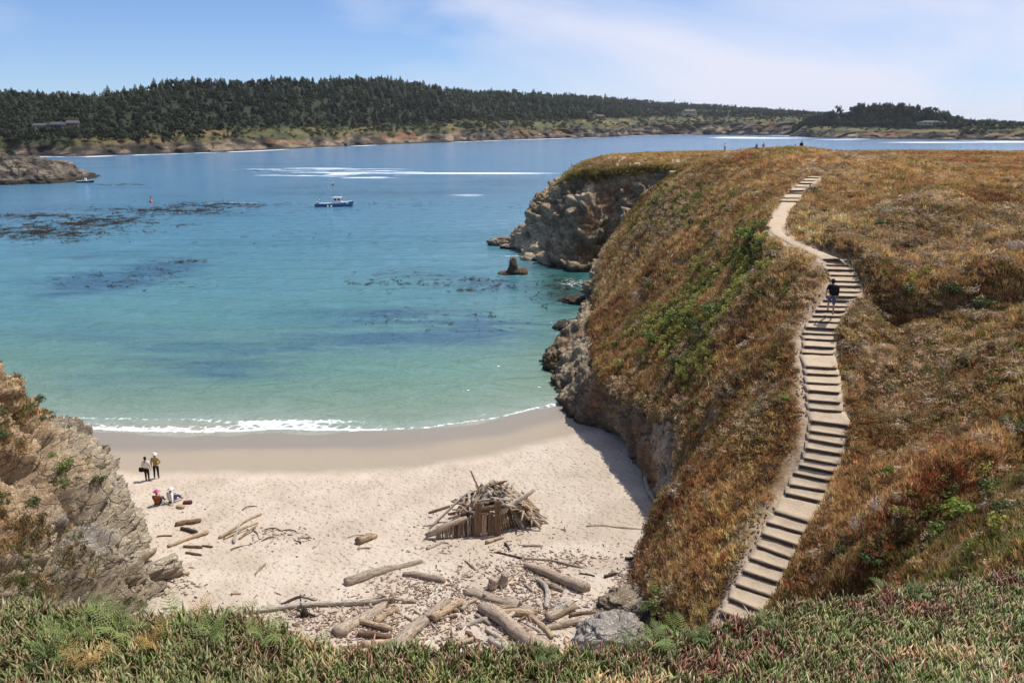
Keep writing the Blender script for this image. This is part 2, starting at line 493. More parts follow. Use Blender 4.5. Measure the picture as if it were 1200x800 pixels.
# ------------------------------------------------------------------ rock material shared by cliffs, outcrops and boulders
def rock_material(name, tint=(1, 1, 1), scale=1.0, warm=0.5):
    t = NT(name); p = t.pos()
    base = t.attr('Col')
    n1 = t.noise(t.map(p, (1, 1, 1.6), (0.5, 0.25, 0)), 2.2 * scale, 8, 0.65, 0.4)
    n2 = t.noise(p, 9 * scale, 6, 0.6)
    col = t.mix(0.75, base, t.ramp(n1, [(0.30, (0.60, 0.57, 0.54)), (0.5, (1.12, 1.08, 1.0)), (0.72, (1.6, 1.5, 1.33))]), 'MULTIPLY')
    crack = t.ramp(t.noise(t.map(p, (1, 1, 2.4), (0.7, 0.5, 0.2)), 4 * scale, 8, 0.7, 1.0), [(0.44, 0.0), (0.495, 1.0), (0.505, 1.0), (0.56, 0.0)])
    wv = t.n('Mix', data_type='RGBA', blend_type='LINEAR_LIGHT')
    t.set(wv.inputs['Factor'], 0.35 / scale); t.set(wv.inputs['A'], p); t.set(wv.inputs['B'], t.noise(p, 1.1 * scale, 4, 0.6, col=True))
    net = t.voro(t.map(wv.outputs['Result'], (1, 1, 1.7), (0.5, 0.3, 0.1)), 0.75 * scale, 'DISTANCE_TO_EDGE')
    net2 = t.voro(t.map(wv.outputs['Result'], (1.2, 1, 2.2), (0.2, 0.6, 0.4)), 2.1 * scale, 'DISTANCE_TO_EDGE')
    nk = t.math('ADD', t.rng(net, 0.0, 0.055, 1.0, 0.0), t.math('MULTIPLY', t.rng(net2, 0.0, 0.05, 1.0, 0.0), 0.45), clamp=True)
    crack = t.math('MAXIMUM', t.math('MULTIPLY', crack, 0.35), nk)
    col = t.mix(t.math('MULTIPLY', crack, 0.70), col, (0.05, 0.042, 0.036))
    h = t.math('ADD', n1, t.math('MULTIPLY', n2, 0.5))
    nb = t.bump(t.math('SUBTRACT', h, t.math('MULTIPLY', crack, 0.6)), 0.8, 0.30 / scale)
    return t.done(col, 0.88, nb, 0.2)
M_ROCK = rock_material('cliff_rock')
M_ROCK_FAR = rock_material('far_rock', scale=0.22)

def rock_disp(G, amp, sc=1.0, s=0):
    """displacement for rock: broad bulges, facetted blocks, ridges"""
    Q = G * sc
    wz = Q * [1, 1, 1.0] + 0.5 * np.stack([fbm(Q, 0.5, 3, s=s + 1), fbm(Q, 0.5, 3, s=s + 2), fbm(Q, 0.5, 3, s=s + 3)], -1)
    f1, f2, cv = worley(wz @ np.array([[0.85, 0.3, 0.2], [-0.3, 0.9, 0.35], [0.1, -0.4, 1.1]]), 0.55, s)
    g1, g2, cw = worley(wz @ np.array([[0.9, -0.25, 0.3], [0.3, 0.95, 0.1], [-0.25, 0.2, 1.2]]), 1.7, s + 5)
    d = 0.55 * fbm(Q, 0.28, 3, s=s) + 0.9 * (cv - 0.5) * sstep(0.0, 0.10, f2 - f1) - 0.35 * (1 - sstep(0.0, 0.12, f2 - f1))
    d += 0.30 * (cw - 0.5) * sstep(0, 0.12, g2 - g1) - 0.14 * (1 - sstep(0, 0.14, g2 - g1)) + 0.22 * ridged(Q, 1.3, 4, s=s + 8) + 0.10 * fbm(Q, 5, 3, s=s + 9)
    st = (Q @ np.array([0.35, 0.25, 0.9])) * 1.15 + 1.3 * fbm(Q, 0.4, 3, s=s + 12); fr = st - np.floor(st)
    s2 = (Q @ np.array([0.4, 0.2, 0.88])) * 3.3 + 1.1 * fbm(Q, 0.8, 3, s=s + 14); f2_ = s2 - np.floor(s2)
    d += (0.27 * (fr ** 0.7 - 0.55) + 0.07 * (f2_ ** 0.7 - 0.55)) * sstep(-0.35, 0.15, fbm(Q, 0.22, 2, s=s + 13))
    return amp * d, cv, f2 - f1

# ------------------------------------------------------------------ headland turf
ys = [13.0]
while ys[-1] < 205: ys.append(ys[-1] + max(0.13, 0.0058 * ys[-1]))
ys = np.array(ys)
xs = np.concatenate([np.arange(2, 38, 0.22), np.arange(38, 80, 0.8), np.arange(80, 221, 4)])
gx, gy = np.meshgrid(xs, ys)
near = coast_dist(gx, gy)
gx0, gy0 = gx.copy(), gy.copy(); near0 = near.copy()
mk = (near < 0) & (near > -1.6)
sn = coast_snap(gx[mk], gy[mk]); gx = gx.copy(); gy = gy.copy(); gx[mk] = sn[:, 0]; gy[mk] = sn[:, 1]
near = np.where(mk, np.where(near > -0.9, 0.0, near), near)
gz = ztop(gx, gy)
td, tz, tsd = trail_dist(gx, gy)
P3 = np.stack([gx, gy, 0 * gx], -1)
bump = 0.60 * fbm(P3, 0.26, 3, s=21) + 0.34 * fbm(P3, 0.85, 3, s=22) + 0.09 * fbm(P3, 3.0, 2, s=24)
rough_zone = sstep(0.9, 2.2, td) * sstep(90, 60, gy) + 0.4 * sstep(60, 90, gy)
# a low bank and a scrubby gully crossing the hillside right of the walker, another in the corner near the bluff
def bank_line(x0, y0, x1, y1):
    n_ = np.array([-(y1 - y0), x1 - x0]); n_ = n_ / np.linalg.norm(n_); return (gx - x0) * n_[0] + (gy - y0) * n_[1]
d1_ = bank_line(18.6, 43.5, 27.6, 40.2) + 0.7 * fbm(P3, 0.4, 3, s=28)
bank1 = 0.7 * (1.25 * sstep(-0.5, 0.7, d1_) * sstep(15, 4, d1_) + 0.4 * np.exp(-((d1_ - 0.9) / 0.8) ** 2) - 0.45 * np.exp(-((d1_ + 1.0) / 0.9) ** 2)) * sstep(16.8, 21.5, gx) * sstep(50, 38, gx)
d2b = bank_line(9.9, 21.6, 16.5, 25.2) + 0.6 * fbm(P3, 0.5, 3, s=29)
bank2 = (1.15 * sstep(-0.4, 0.6, d2b) * sstep(9, 2.5, d2b) - 0.9 * np.exp(-((d2b + 1.1) / 1.0) ** 2)) * sstep(9.0, 11.0, gx) * sstep(34, 24, gx)
# shelf and gully right of the stairs
gul = np.exp(-((td - 4.5) / 1.6) ** 2) * (tsd < 0)
fold = 0.9 * fbm(np.stack([gx * 0.8 + gy * 0.6, (gy * 0.8 - gx * 0.6) * 0.35, 0 * gx], -1), 0.20, 3, s=27) * (tsd < 0) * sstep(2.0, 6.0, td) * sstep(75, 50, gy)
gz = gz + fold + bump * rough_zone + bank1 + bank2
# trench of the trail: flat floor, a small bank on either side
half = 0.74
gz = np.where(td < half + 0.6, gz * sstep(half + 0.05, half + 0.6, td) + (tz - 0.12) * (1 - sstep(half + 0.05, half + 0.6, td)), gz)
bank = np.exp(-((td - 1.35) / 0.4) ** 2) * (0.10 + 0.28 * (tsd < 0)) * (1 + 0.8 * fbm(P3, 1.2, 2, s=30)) * sstep(80, 60, gy)
gz = gz + bank
edge = np.clip(0.7 - near, 0, 4)
gz = gz - 0.45 * edge ** 2
V = np.stack([gx, gy, gz], -1)
# earth and turf colours
q1 = fbm(P3, 0.11, 4, s=40); q2 = fbm(P3, 0.5, 4, s=41); q3 = fbm(P3, 1.8, 3, s=42)
COLR = palette(q2 + 0.3 * q3, [(-0.5, (0.10, 0.060, 0.032)), (-0.1, (0.17, 0.095, 0.045)), (0.15, (0.22, 0.14, 0.07)), (0.5, (0.26, 0.19, 0.11))])
dirt = np.clip(1 - sstep(half + 0.0, half + np.where((tsd > 0) & (gy < 46), 0.7, 0.2) + 0.5 * q3, td), 0, 1)
COLR = mixc(COLR, (0.42, 0.33, 0.24), dirt)
F = grid_faces(*gx.shape)
keep = (near.ravel()[F] > -0.01).all(1)
F = F[keep]
t = NT('headland_earth'); p = t.pos()
c = t.mix(0.8, t.attr('Col'), t.ramp(t.noise(p, 6, 6, 0.65), [(0.3, (0.5, 0.5, 0.5)), (0.7, (1.5, 1.5, 1.5))]), 'MULTIPLY')
M_TURF = t.done(c, 0.95, t.bump(t.noise(p, 9, 6, 0.7), 0.6, 0.12), 0.1)
tag(obj('headland', mesh_np('headland', V.reshape(-1, 3), F, M_TURF, True, {'Col': ('POINT', 'FLOAT_COLOR', COLR.reshape(-1, 3))})),
    'brown grassy headland sloping down to the beach', kind='structure')
LAND = dict(x=gx0, y=gy0, z=gz, near=near0, td=td, tsd=tsd)

def land_z(x, y):
    """bilinear height of the headland"""
    x = np.asarray(x, float); y = np.asarray(y, float)
    i = np.clip(np.searchsorted(ys, y) - 1, 0, len(ys) - 2); j = np.clip(np.searchsorted(xs, x) - 1, 0, len(xs) - 2)
    fy = (y - ys[i]) / (ys[i + 1] - ys[i]); fx = (x - xs[j]) / (xs[j + 1] - xs[j])
    return gz[i, j] * (1 - fx) * (1 - fy) + gz[i, j + 1] * fx * (1 - fy) + gz[i + 1, j] * (1 - fx) * fy + gz[i + 1, j + 1] * fx * fy

# ------------------------------------------------------------------ sea cliff of the headland
topz = ztop(COAST[:, 3], COAST[:, 4]) - 0.45 * 0.7 ** 2 - 0.05
b = COAST[:, :3]; tp = np.column_stack([COAST[:, 3:5], topz])
m1 = b + (tp - b) * 0.33; m2 = b + (tp - b) * 0.70
out = np.column_stack([-(np.gradient(COAST[:, 4])), np.gradient(COAST[:, 3]), 0 * topz])   # left of travel = seaward
out /= np.linalg.norm(out, axis=1, keepdims=True)
m1 += out * 0.35; m2 += out * 0.5
inl = tp - out * 1.2 + [0, 0, -0.5]
G = loft([b - [0, 0, 1.2], b, m1, m2, tp, inl], lambda r: np.clip(0.0026 * r[:, 1], 0.12, 0.7), 80)
Nn = grid_normals(G)
flip = np.sign((Nn[:, 30] * np.interp(np.linspace(0, 1, len(G)), np.linspace(0, 1, len(out)), out[:, 0])[:, None] * [1, 0, 0]).sum(-1).mean()) or 1
dist_s = np.clip(G[..., 1] / 60, 0.75, 1.6)
dd, cvv, crk = rock_disp(G, 0.70, 0.9, 50)
dbig, _, _ = rock_disp(G, 1.0, 0.33, 57)
dd = dd + 1.7 * dbig * sstep(95, 130, G[..., 1])
topfade = np.where(G[..., 1] > 95, sstep(79, 50, np.arange(80))[None, :], sstep(79, 66, np.arange(80))[None, :])
Nout = Nn if (Nn[200, 20] @ np.array([-1, 0, 0])) > 0 else -Nn
G2 = G + Nout * (dd * dist_s * (0.08 + 0.92 * topfade) * (0.35 + 0.65 * sstep(37, 42, G[..., 1])))[..., None]
cd_ = coast_dist(G2[..., 0], G2[..., 1]); lim = ztop(G2[..., 0], G2[..., 1]) - 0.5
G2[..., 2] = np.where(cd_ > np.where(G2[..., 1] > 95, -1.3, -0.25), np.minimum(G2[..., 2], lim), G2[..., 2])
r1 = fbm(G2, 0.25, 4, s=61); r2 = fbm(G2 * [1, 1, 2.2], 0.9, 4, s=62)
rc = palette(r1 + 0.5 * r2 + 0.25 * (cvv - 0.5), [(-0.6, (0.17, 0.14, 0.11)), (-0.2, (0.31, 0.26, 0.20)), (0.1, (0.45, 0.385, 0.30)), (0.5, (0.58, 0.505, 0.40))])
rc = mixc(rc, (0.30, 0.155, 0.07), 0.6 * sstep(0.15, 0.5, fbm(G2, 0.3, 3, s=65)))           # rust
rc = mixc(rc, (0.05, 0.045, 0.03), 0.85 * sstep(1.1, 0.3, G2[..., 2] + 0.3 * r2))          # weed and barnacle band
pale = sstep(132, 140, G2[..., 1]) * sstep(0.12, 0.3, fbm(G2 * [1, 1, 1.5], 0.16, 3, s=70))
rc = mixc(rc, (0.64, 0.57, 0.46), 0.9 * pale)  # pale rock; sunlit planes of the far cliff put into the colour
rc = np.clip(rc * [0.98, 0.92, 0.82], 0, .8)
tag(obj('sea_cliff', mesh_np('sea_cliff', G2.reshape(-1, 3), grid_faces(*G2.shape[:2]), M_ROCK, True, {'Col': ('POINT', 'FLOAT_COLOR', rc.reshape(-1, 3))})),
    'grey brown rock face below the turf of the headland', kind='structure')

# ------------------------------------------------------------------ beach
bx, by = np.meshgrid(np.arange(-46, 16, 0.16), np.arange(17, 74, 0.14))
bz = beach_z(bx, by)
bzP = np.stack([bx, by, bz], -1)
# trodden dry sand: many shallow footprints, a few dragged furrows
f1, f2, cv = worley(np.stack([bx, by, 0 * bx], -1), 1.35, 77)
dsea = yw(bx) - by
dryn = sstep(7.5, 11, dsea + 1.2 * fbm(np.stack([bx, by, 0 * bx], -1), 0.3, 2, s=9))
bz = bz - dryn * 0.045 * np.exp(-(f1 / 0.22) ** 2) * (cv > 0.3)
dd0 = np.clip(dsea + 0.5 * fbm(bzP, 0.3, 3, s=10), 0, 60)
wet = sstep(9.6, 7.6, dd0)                          # damp sand is darker by itself
soak = sstep(5.2, 2.8, dd0 + 0.6 * fbm(bzP * [0.3, 1, 1], 0.5, 2, s=12))
sc_ = palette(fbm(bzP, 0.5, 4, s=11), [(-0.5, (0.44, 0.36, 0.275)), (0.0, (0.50, 0.415, 0.325)), (0.5, (0.55, 0.465, 0.37))])
sc_ = mixc(sc_, (0.325, 0.27, 0.205), wet); sc_ = mixc(sc_, (0.235, 0.205, 0.165), 0.85 * soak)
t = NT('beach_sand'); p = t.pos()
n1 = t.noise(p, 14, 5, 0.7); n2 = t.noise(p, 2.2, 4, 0.6)
c = t.mix(0.6, t.attr('Col'), t.ramp(n1, [(0.3, (0.78, 0.77, 0.75)), (0.7, (1.2, 1.2, 1.2))]), 'MULTIPLY')
speck = t.ramp(t.noise(p, 7, 3, 0.6), [(0.70, 0.0), (0.76, 1.0)])
c = t.mix(t.math('MULTIPLY', t.math('MULTIPLY', speck, 0.5), t.attr('dry', out='Fac')), c, (0.16, 0.11, 0.07))
ft = t.rng(t.voro(t.map(p, (1, 1.25, 0.2)), 2.1, 'F1', 1.0), 0.12, 0.42, 0.0, 1.0)
ft2 = t.rng(t.voro(t.map(p, (1.2, 1, 0.2), (0, 0, .6)), 3.3, 'F1', 1.0), 0.10, 0.4, 0.0, 0.6)
hb = t.math('MULTIPLY', t.math('ADD', t.math('ADD', t.math('ADD', ft, ft2), n2), t.math('MULTIPLY', n1, 0.5)), t.math('ADD', t.attr('dry', out='Fac'), 0.03))
rgh = t.rng(t.attr('soak', out='Fac'), 0, 1, 0.9, 0.42)
M_SAND = t.done(c, rgh, t.bump(hb, 0.85, 0.10), 0.35)
tag(obj('beach', mesh_np('beach', np.stack([bx, by, bz], -1).reshape(-1, 3), grid_faces(*bx.shape), M_SAND, True,
    {'Col': ('POINT', 'FLOAT_COLOR', sc_.reshape(-1, 3)), 'dry': ('POINT', 'FLOAT', dryn.ravel()), 'soak': ('POINT', 'FLOAT', soak.ravel())})), 'pale sand beach', kind='structure')

def sand(px, py):
    """point of the beach seen at a pixel of the photograph"""
    z = 1.5
    for _ in range(12):
        P = at_z(px, py, z); z = float(beach_z(P[0:1], P[1:2])[0])
    return P

# ------------------------------------------------------------------ rock outcrop at the left of the beach
oc = [
 [(-15.6,22,3.0),(-16.4,27,2.6),(-17.0,31.4,2.2),(-17.6,36,1.6),(-19.2,41,1.0),(-21.8,45.5,.6),(-26.2,52,-.2),(-31,58,-1),(-40,62,-2)],
 [(-16.4,22,4.6),(-17.2,27,4.2),(-17.8,31.6,3.9),(-18.4,36,3.6),(-20.2,41,3.2),(-22.8,45.5,2.6),(-26.8,51.6,1.6),(-31.6,57.2,.6),(-40.3,61.3,0)],
 [(-19.5,23,6.6),(-20.1,28,6.2),(-20.6,32.2,5.9),(-21.0,36.4,5.6),(-22.3,41,5.1),(-24.3,45.5,4.3),(-28,51,3),(-33,56,2),(-41,60,1.5)],
 [(-24,24,9),(-24.6,29,8.8),(-24.9,33,8.7),(-25.2,37.4,8.7),(-25.9,41.4,8.2),(-27.5,45.2,7.2),(-31,49,6.3),(-36,53,5.8),(-44,57,5)],
 [(-30,24,11.6),(-29.6,30,11.4),(-29,35,11.3),(-28.6,39.4,11.3),(-29,42.6,10.6),(-31.4,45.4,9.8),(-36,48,9.4),(-41,50,9),(-48,52,8)],
 [(-45,24,14),(-45,30,14),(-45,36,13.5),(-45,40,13),(-46,43,12),(-48,46,11.5),(-52,48,11),(-56,50,10),(-60,50,9)]]
oc = [[(x - 0.75 + (0.55 if y < 39 else 0) + (0.9 if k in (2, 3) else 0) + 0.0 - (1.5 if 40 < y < 54 and k < 4 else 0), y, z) for x, y, z in r] for k, r in enumerate(oc)]
G = loft(oc, 0.12, 230)
Nn = grid_normals(G); Nn = Nn if Nn[60, 100, 2] > 0 else -Nn
dd, cvv, crk = rock_disp(G, 1.35, 0.55, 90)
dd = dd - 1.15 * (1 - sstep(0.0, 0.15, crk))
d2_, cv2, _ = rock_disp(G, 0.42, 1.7, 96)
dd = dd + d2_; cvv = 0.5 * cvv + 0.5 * cv2
G2 = G + Nn * dd[..., None]
r1 = fbm(G2, 0.22, 4, s=91); r2 = fbm(G2 * [1, 1, 2.0], 1.1, 4, s=92)
rc = palette(r1 + 0.5 * r2 + 0.3 * (cvv - 0.5), [(-0.6, (0.25, 0.20, 0.145)), (-0.2, (0.44, 0.355, 0.265)), (0.1, (0.56, 0.465, 0.355)), (0.5, (0.66, 0.57, 0.45))])
hi = sstep(5.0, 8.5, G2[..., 2] + 1.5 * r1)
rc = mixc(rc, palette(r2, [(-0.5, (0.36, 0.22, 0.12)), (0, (0.55, 0.38, 0.24)), (0.5, (0.66, 0.49, 0.33))]), 0.8 * hi)
rc = mixc(rc, (0.47, 0.45, 0.43), 0.7 * sstep(0.25, 0.45, fbm(G2, 0.35, 2, s=95)) * (1 - hi))
rc = np.clip(rc * mixc(np.broadcast_to((0.92, 0.93, 0.92), rc.shape), (0.98, 0.95, 0.88), hi), 0, .8)
tag(obj('rock_outcrop', mesh_np('rock_outcrop', G2.reshape(-1, 3), grid_faces(*G2.shape[:2]), M_ROCK, True, {'Col': ('POINT', 'FLOAT_COLOR', rc.reshape(-1, 3))})),
    'big fractured tan and grey rock outcrop left of the beach, scrub on top', 'rock outcrop')
OUTCROP = (G2, Nn)

# ------------------------------------------------------------------ near bluff the photograph was taken from
EDGE_PX = [(-200,708),(0,722),(150,730),(300,735),(400,768),(600,775),(700,768),(800,748),(880,733),(950,716),(1050,700),(1130,690),(1200,676),(1400,640)]
EDGE_Y = [9.2, 9.2, 9.1, 9.0, 8.5, 8.4, 8.6, 9.0, 9.4, 10.0, 10.6, 11.0, 11.4, 12.5]
ecur = np.array([at_y(a, b_, Y) for (a, b_), Y in zip(EDGE_PX, EDGE_Y)])
fx_ = np.linspace(-13, 17, 240)
fe = np.stack([np.interp(fx_, ecur[:, 0], ecur[:, k]) for k in (1, 2)], -1)       # edge y, z over x
prof_t = np.linspace(0, 1, 90)
G = np.zeros((240, 150, 3))
for k, tt in enumerate(prof_t):                                  # from under the camera to the edge
    s_ = tt
    G[:, k, 0] = fx_; G[:, k, 1] = -6 + (fe[:, 0] + 6) * s_
    zc = np.interp(G[:, k, 1], [-6, -1, 1.0, 7.4], [22.6, 22.4, 22.0, 18.3])
    G[:, k, 2] = zc * 1.0
zb = np.where(np.arange(150) < 90, 0, 1)
blend = sstep(0.72, 1.0, prof_t)
G[:, :90, 2] = np.minimum(G[:, :90, 2], 40) * (1 - blend) + blend * fe[:, 1:2]
for k in range(60):                                              # over the edge and down the near cliff
    u = (k + 1) / 60
    G[:, 90 + k, 0] = fx_
    G[:, 90 + k, 1] = fe[:, 0] + 0.5 * math.sin(min(1, u * 4) * math.pi / 2) + 7.5 * u
    G[:, 90 + k, 2] = fe[:, 1] - 0.35 * min(1, u * 8) - 14.5 * u ** 1.05
Nb = grid_normals(G); Nb = Nb if Nb[100, 40, 2] > 0 else -Nb
G = G + Nb * (0.10 * fbm(G, 0.8, 4, s=110))[..., None]
bc = palette(fbm(G, 1.5, 3, s=111), [(-0.5, (0.07, 0.05, 0.03)), (0.5, (0.16, 0.11, 0.07))])
tag(obj('bluff', mesh_np('bluff', G.reshape(-1, 3), grid_faces(240, 150), M_TURF, True, {'Col': ('POINT', 'FLOAT_COLOR', bc.reshape(-1, 3))})),
    'ground of the near bluff under the ice plant', kind='structure')
BLUFF = G; BLUFF_N = Nb
# ------------------------------------------------------------------ far coast tables: pixel column -> shore, cliff top, tree line, ridge (pixel rows)
FAR = np.array([(-400,188,172,165,120),(-250,190,172,163,116),(0,183,163,157,113),(100,183,163,157,117),(200,180,162,155,103),(300,176.5,160,150,100),(400,171.5,157,150,97.5),(450,169.5,153,148,98),
 (530,166.5,150,143,110),(600,164,150,142,112.5),(700,161,149,140,117.5),(760,158.5,143,138,121),(850,158,142,137,126),(940,159,143,138,132),(1000,160,145,140,138),(1200,161,150,147,146),(1700,161,152,150,149)], float)
HEAD = np.array([(928,160,159,158,158),(940,160.5,152,149,147),(955,161.5,152,148,141),(980,162,152,148,133),(1000,162.3,153,149,129),(1050,163,153,150,128),(1095,164,153,151,132),(1120,164.3,153,151,142),(1150,164.5,153,151.5,149),(1200,165,153,151,151),(1300,166,154,152,152),(1700,166,156,154,153)], float)

def far_row(tab, px):
    return [np.interp(px, tab[:, 0], tab[:, k]) for k in (1, 2, 3, 4)]

def base_y(tab, px):
    return at_z(px, np.interp(px, tab[:, 0], tab[:, 1]), 0.0)[..., 1]

# ------------------------------------------------------------------ the sea
yy = [50.0]
while yy[-1] < 9500: yy.append(yy[-1] * (1.0042 if yy[-1] < 110 else 1.0085))
yy = np.array(yy)
uu = np.concatenate([np.linspace(-2.2, -0.72, 40)[:-1], np.linspace(-0.72, 0.25, 460)[:-1], np.linspace(0.25, 0.75, 120)[:-1], np.linspace(0.75, 2.2, 40)])
U, Y = np.meshgrid(uu, yy)
X = U * Y
Wp = np.stack([X, Y, 0 * X], -1)
px, py, _ = project(Wp)
d = Y - yw(X)
dn = d + 2.5 * fbm(Wp, 0.12, 3, s=120) + np.where(d < 12, 0, 6) * fbm(Wp * [0.4, 1, 1], 0.04, 3, s=121)
lc = np.log(np.clip(dn, 0.3, None))
wc = palette(lc, [(math.log(0.4), (0.33, 0.315, 0.25)), (math.log(2.5), (0.23, 0.29, 0.235)), (math.log(7), (0.158, 0.23, 0.165)), (math.log(18), (0.112, 0.215, 0.165)), (math.log(45), (0.078, 0.205, 0.21)),
                  (math.log(110), (0.068, 0.20, 0.265)), (math.log(220), (0.075, 0.205, 0.31)), (math.log(700), (0.105, 0.235, 0.385)), (math.log(4000), (0.16, 0.28, 0.46))])
def blob(cx, cy, rx, ry, ang=0.0):
    a = math.radians(ang); u = (px - cx) * math.cos(a) + (py - cy) * math.sin(a); v = -(px - cx) * math.sin(a) + (py - cy) * math.cos(a)
    return np.exp(-((u / rx) ** 2 + (v / ry) ** 2))
st = fbm(Wp * [0.25, 1, 1], 0.22, 4, s=130); st2 = fbm(Wp * [0.35, 1, 1], 0.07, 4, s=131)
reef = (1.1 * blob(150, 322, 85, 12, -10) + 0.9 * blob(110, 338, 60, 6, -8) + 1.0 * blob(490, 380, 120, 20, 2) + 0.8 * blob(560, 378, 60, 10, 0) + 0.6 * blob(270, 432, 110, 22, 5) + 0.3 * blob(120, 400, 130, 25) + 0.6 * blob(560, 330, 90, 9, 6)
        + 0.35 * blob(130, 450, 60, 14, 0) + 0.3 * blob(420, 400, 120, 16, 0) + 0.5 * blob(110, 300, 60, 3, -5) + 0.4 * blob(30, 250, 200, 8, -5) + 0.35 * blob(480, 225, 160, 5) + 0.4 * blob(560, 215, 120, 4)+ 0.3 * blob(330, 408, 70, 8))
st3 = fbm(Wp * [0.3, 1, 1], 0.8, 3, s=133)
reef = np.clip(reef * (1.05 + 1.7 * st + 0.8 * st3), 0, 1)
wc = mixc(wc, (0.028, 0.085, 0.145), 0.84 * reef)
wc = mixc(wc, (0.02, 0.12, 0.17), 0.35 * sstep(0.1, 0.5, st2) * sstep(20, 60, d))
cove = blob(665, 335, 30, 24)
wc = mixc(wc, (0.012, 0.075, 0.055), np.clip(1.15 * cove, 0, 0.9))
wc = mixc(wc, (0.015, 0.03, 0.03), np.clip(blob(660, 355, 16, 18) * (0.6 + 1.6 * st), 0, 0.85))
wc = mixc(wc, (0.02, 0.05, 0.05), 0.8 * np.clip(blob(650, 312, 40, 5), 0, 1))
# foam
s1 = fbm(Wp * [0.6, 1, 1], 0.25, 3, s=140)
wl = d + 0.9 * fbm(Wp, 0.11, 3, s=141) - 0.35
left = sstep(470, 380, px)
foam = 0.66 * np.exp(-((wl - 0.22) / 0.14) ** 2) + left * 0.34 * sstep(-0.1, 0.3, wl) * sstep(3.6, 1.0, wl + 1.0 * s1) + 0.20 * sstep(0, 0.4, wl) * sstep(2.0, 0.6, wl + s1)
foam += 0.42 * np.exp(-((wl - 2.4 - 0.9 * s1) / 0.4) ** 2) * left
foam += 0.8 * blob(650, 477, 22, 3, -14)
fk = fbm(Wp * [0.12, 1, 1], 0.12, 4, s=142)
wake = 0.9 * blob(575, 203, 80, 1.3) + 0.9 * blob(425, 201, 75, 2.6, 1) + 0.95 * blob(440, 208, 40, 1.8) + 0.7 * blob(340, 199, 55, 1.4) + 0.5 * blob(300, 240, 75, 2.2) + 0.5 * blob(350, 240.5, 25, 1.6) + 0.35 * blob(480, 234, 75, 1.1, -3) + 0.7 * blob(552, 228, 26, 1.4) + 0.45 * blob(570, 180, 45, 0.7)
fk2 = fbm(Wp * [0.35, 1, 1], 0.16, 4, s=143)
wake = 0.75 * wake + 1.0 * blob(415, 203, 85, 6.5) * sstep(-0.25, 0.3, fk2) + 0.7 * blob(335, 202, 80, 5) * sstep(-0.1, 0.35, fk2) + 0.5 * blob(300, 239, 80, 3.5) * sstep(-0.2, 0.3, fk2) + .5 * blob(550, 228, 40, 2.5) * sstep(-.1, .3, fk2)
fk = 0.5 * fk + 0.6 * fk2
wakev = np.clip(np.clip(wake, 0, 1.2) * np.clip(0.55 + 1.2 * fk, 0.05, 1.0), 0, 1)
foam = foam + 0.9 * blob(578, 203.2, 80, 1.1) + 0.5 * blob(480, 203, 60, 1.0)
coveg = blob(672, 332, 28, 9) * 0.42
rocks = 0.5 * blob(610, 300, 34, 2.0) + 0.35 * blob(600, 321, 20, 1.6)
foam = foam + coveg + rocks
for tab, lo, hi in ((FAR, -400, 945), (HEAD, 932, 1700)):        # surf along the far shores
    yb = base_y(tab, px)
    m = (px > lo) & (px < hi)
    surf = np.exp(-((Y - yb + 14) / (0.012 * yb)) ** 2) * np.clip(0.75 + 1.6 * fbm(np.stack([px, 0 * px, 0 * px], -1), 0.035, 3, s=150), 0, 1.3)
    foam = foam + np.where(m, surf, 0)
foam += 0.95 * blob(862, 161.3, 28, 0.9) + 0.8 * blob(905, 162.0, 50, 0.7) + 0.85 * blob(1090, 167, 60, 0.8) + 0.9 * blob(1185, 166.5, 40, 0.9) + 0.6 * blob(985, 163.8, 40, 0.7)+ 0.5 * blob(50, 213.5, 60, 1.3, -3)
foam = np.clip(foam, 0, 1.4)
# low swell running to the beach, as geometry
Z = 0.08 * np.sin(d * 0.75 + 2.2 * fbm(Wp, 0.05, 3, s=160)) * sstep(-1, 6, d) * sstep(300, 60, d) + 0.04 * fbm(Wp, 0.5, 2, s=161) * sstep(0, 6, d)
t = NT('sea_water'); p = t.pos()
fo = t.attr('foam', out='Fac')
lace = t.noise(p, 1.9, 5, 0.62, 1.6)
lace2 = t.voro(t.map(p, (1, 1, 1)), 1.1, 'DISTANCE_TO_EDGE')
lc_ = t.math('ADD', t.math('MULTIPLY', lace, 0.9), t.math('MULTIPLY', t.rng(lace2, 0.0, 0.25, 0.32, 0.0), 1.0))
fm = t.rng(t.math('ADD', t.math('MULTIPLY', fo, 0.95), lc_), 0.98, 1.22)
fm = t.math('MULTIPLY', fm, t.rng(fo, 0.06, 0.3), clamp=True)
wk = t.math('ADD', t.math('MULTIPLY', t.noise(t.map(p, (0.22, 1, 1)), 0.13, 6, 0.72, 0.8), 0.8), t.math('MULTIPLY', t.noise(t.map(p, (0.3, 1, 1)), 0.5, 4, 0.65, 0.6), 0.2))
fm = t.math('MAXIMUM', fm, t.math('MULTIPLY', t.rng(t.math('ADD', wk, t.attr('wake', out='Fac')), 0.80, 1.40), t.math('MULTIPLY', t.rng(t.attr('wake', out='Fac'), 0.03, 0.35), 0.85)), clamp=True)
c = t.mix(t.math('MULTIPLY', fm, 0.85), t.attr('Col'), (0.78, 0.79, 0.80))
w1 = t.noise(t.map(p, (0.55, 1.25, 1)), 0.42, 4, 0.55, 0.5)
w2 = t.noise(t.map(p, (0.7, 1.3, 1)), 2.3, 3, 0.55)
w3 = t.noise(t.map(p, (0.35, 1.0, 1)), 0.09, 3, 0.5)
h = t.math('ADD', t.math('ADD', t.math('MULTIPLY', w1, 1.1), t.math('MULTIPLY', w2, 0.17)), t.math('MULTIPLY', w3, 0.25))
nb = t.bump(h, 0.8, 0.75)
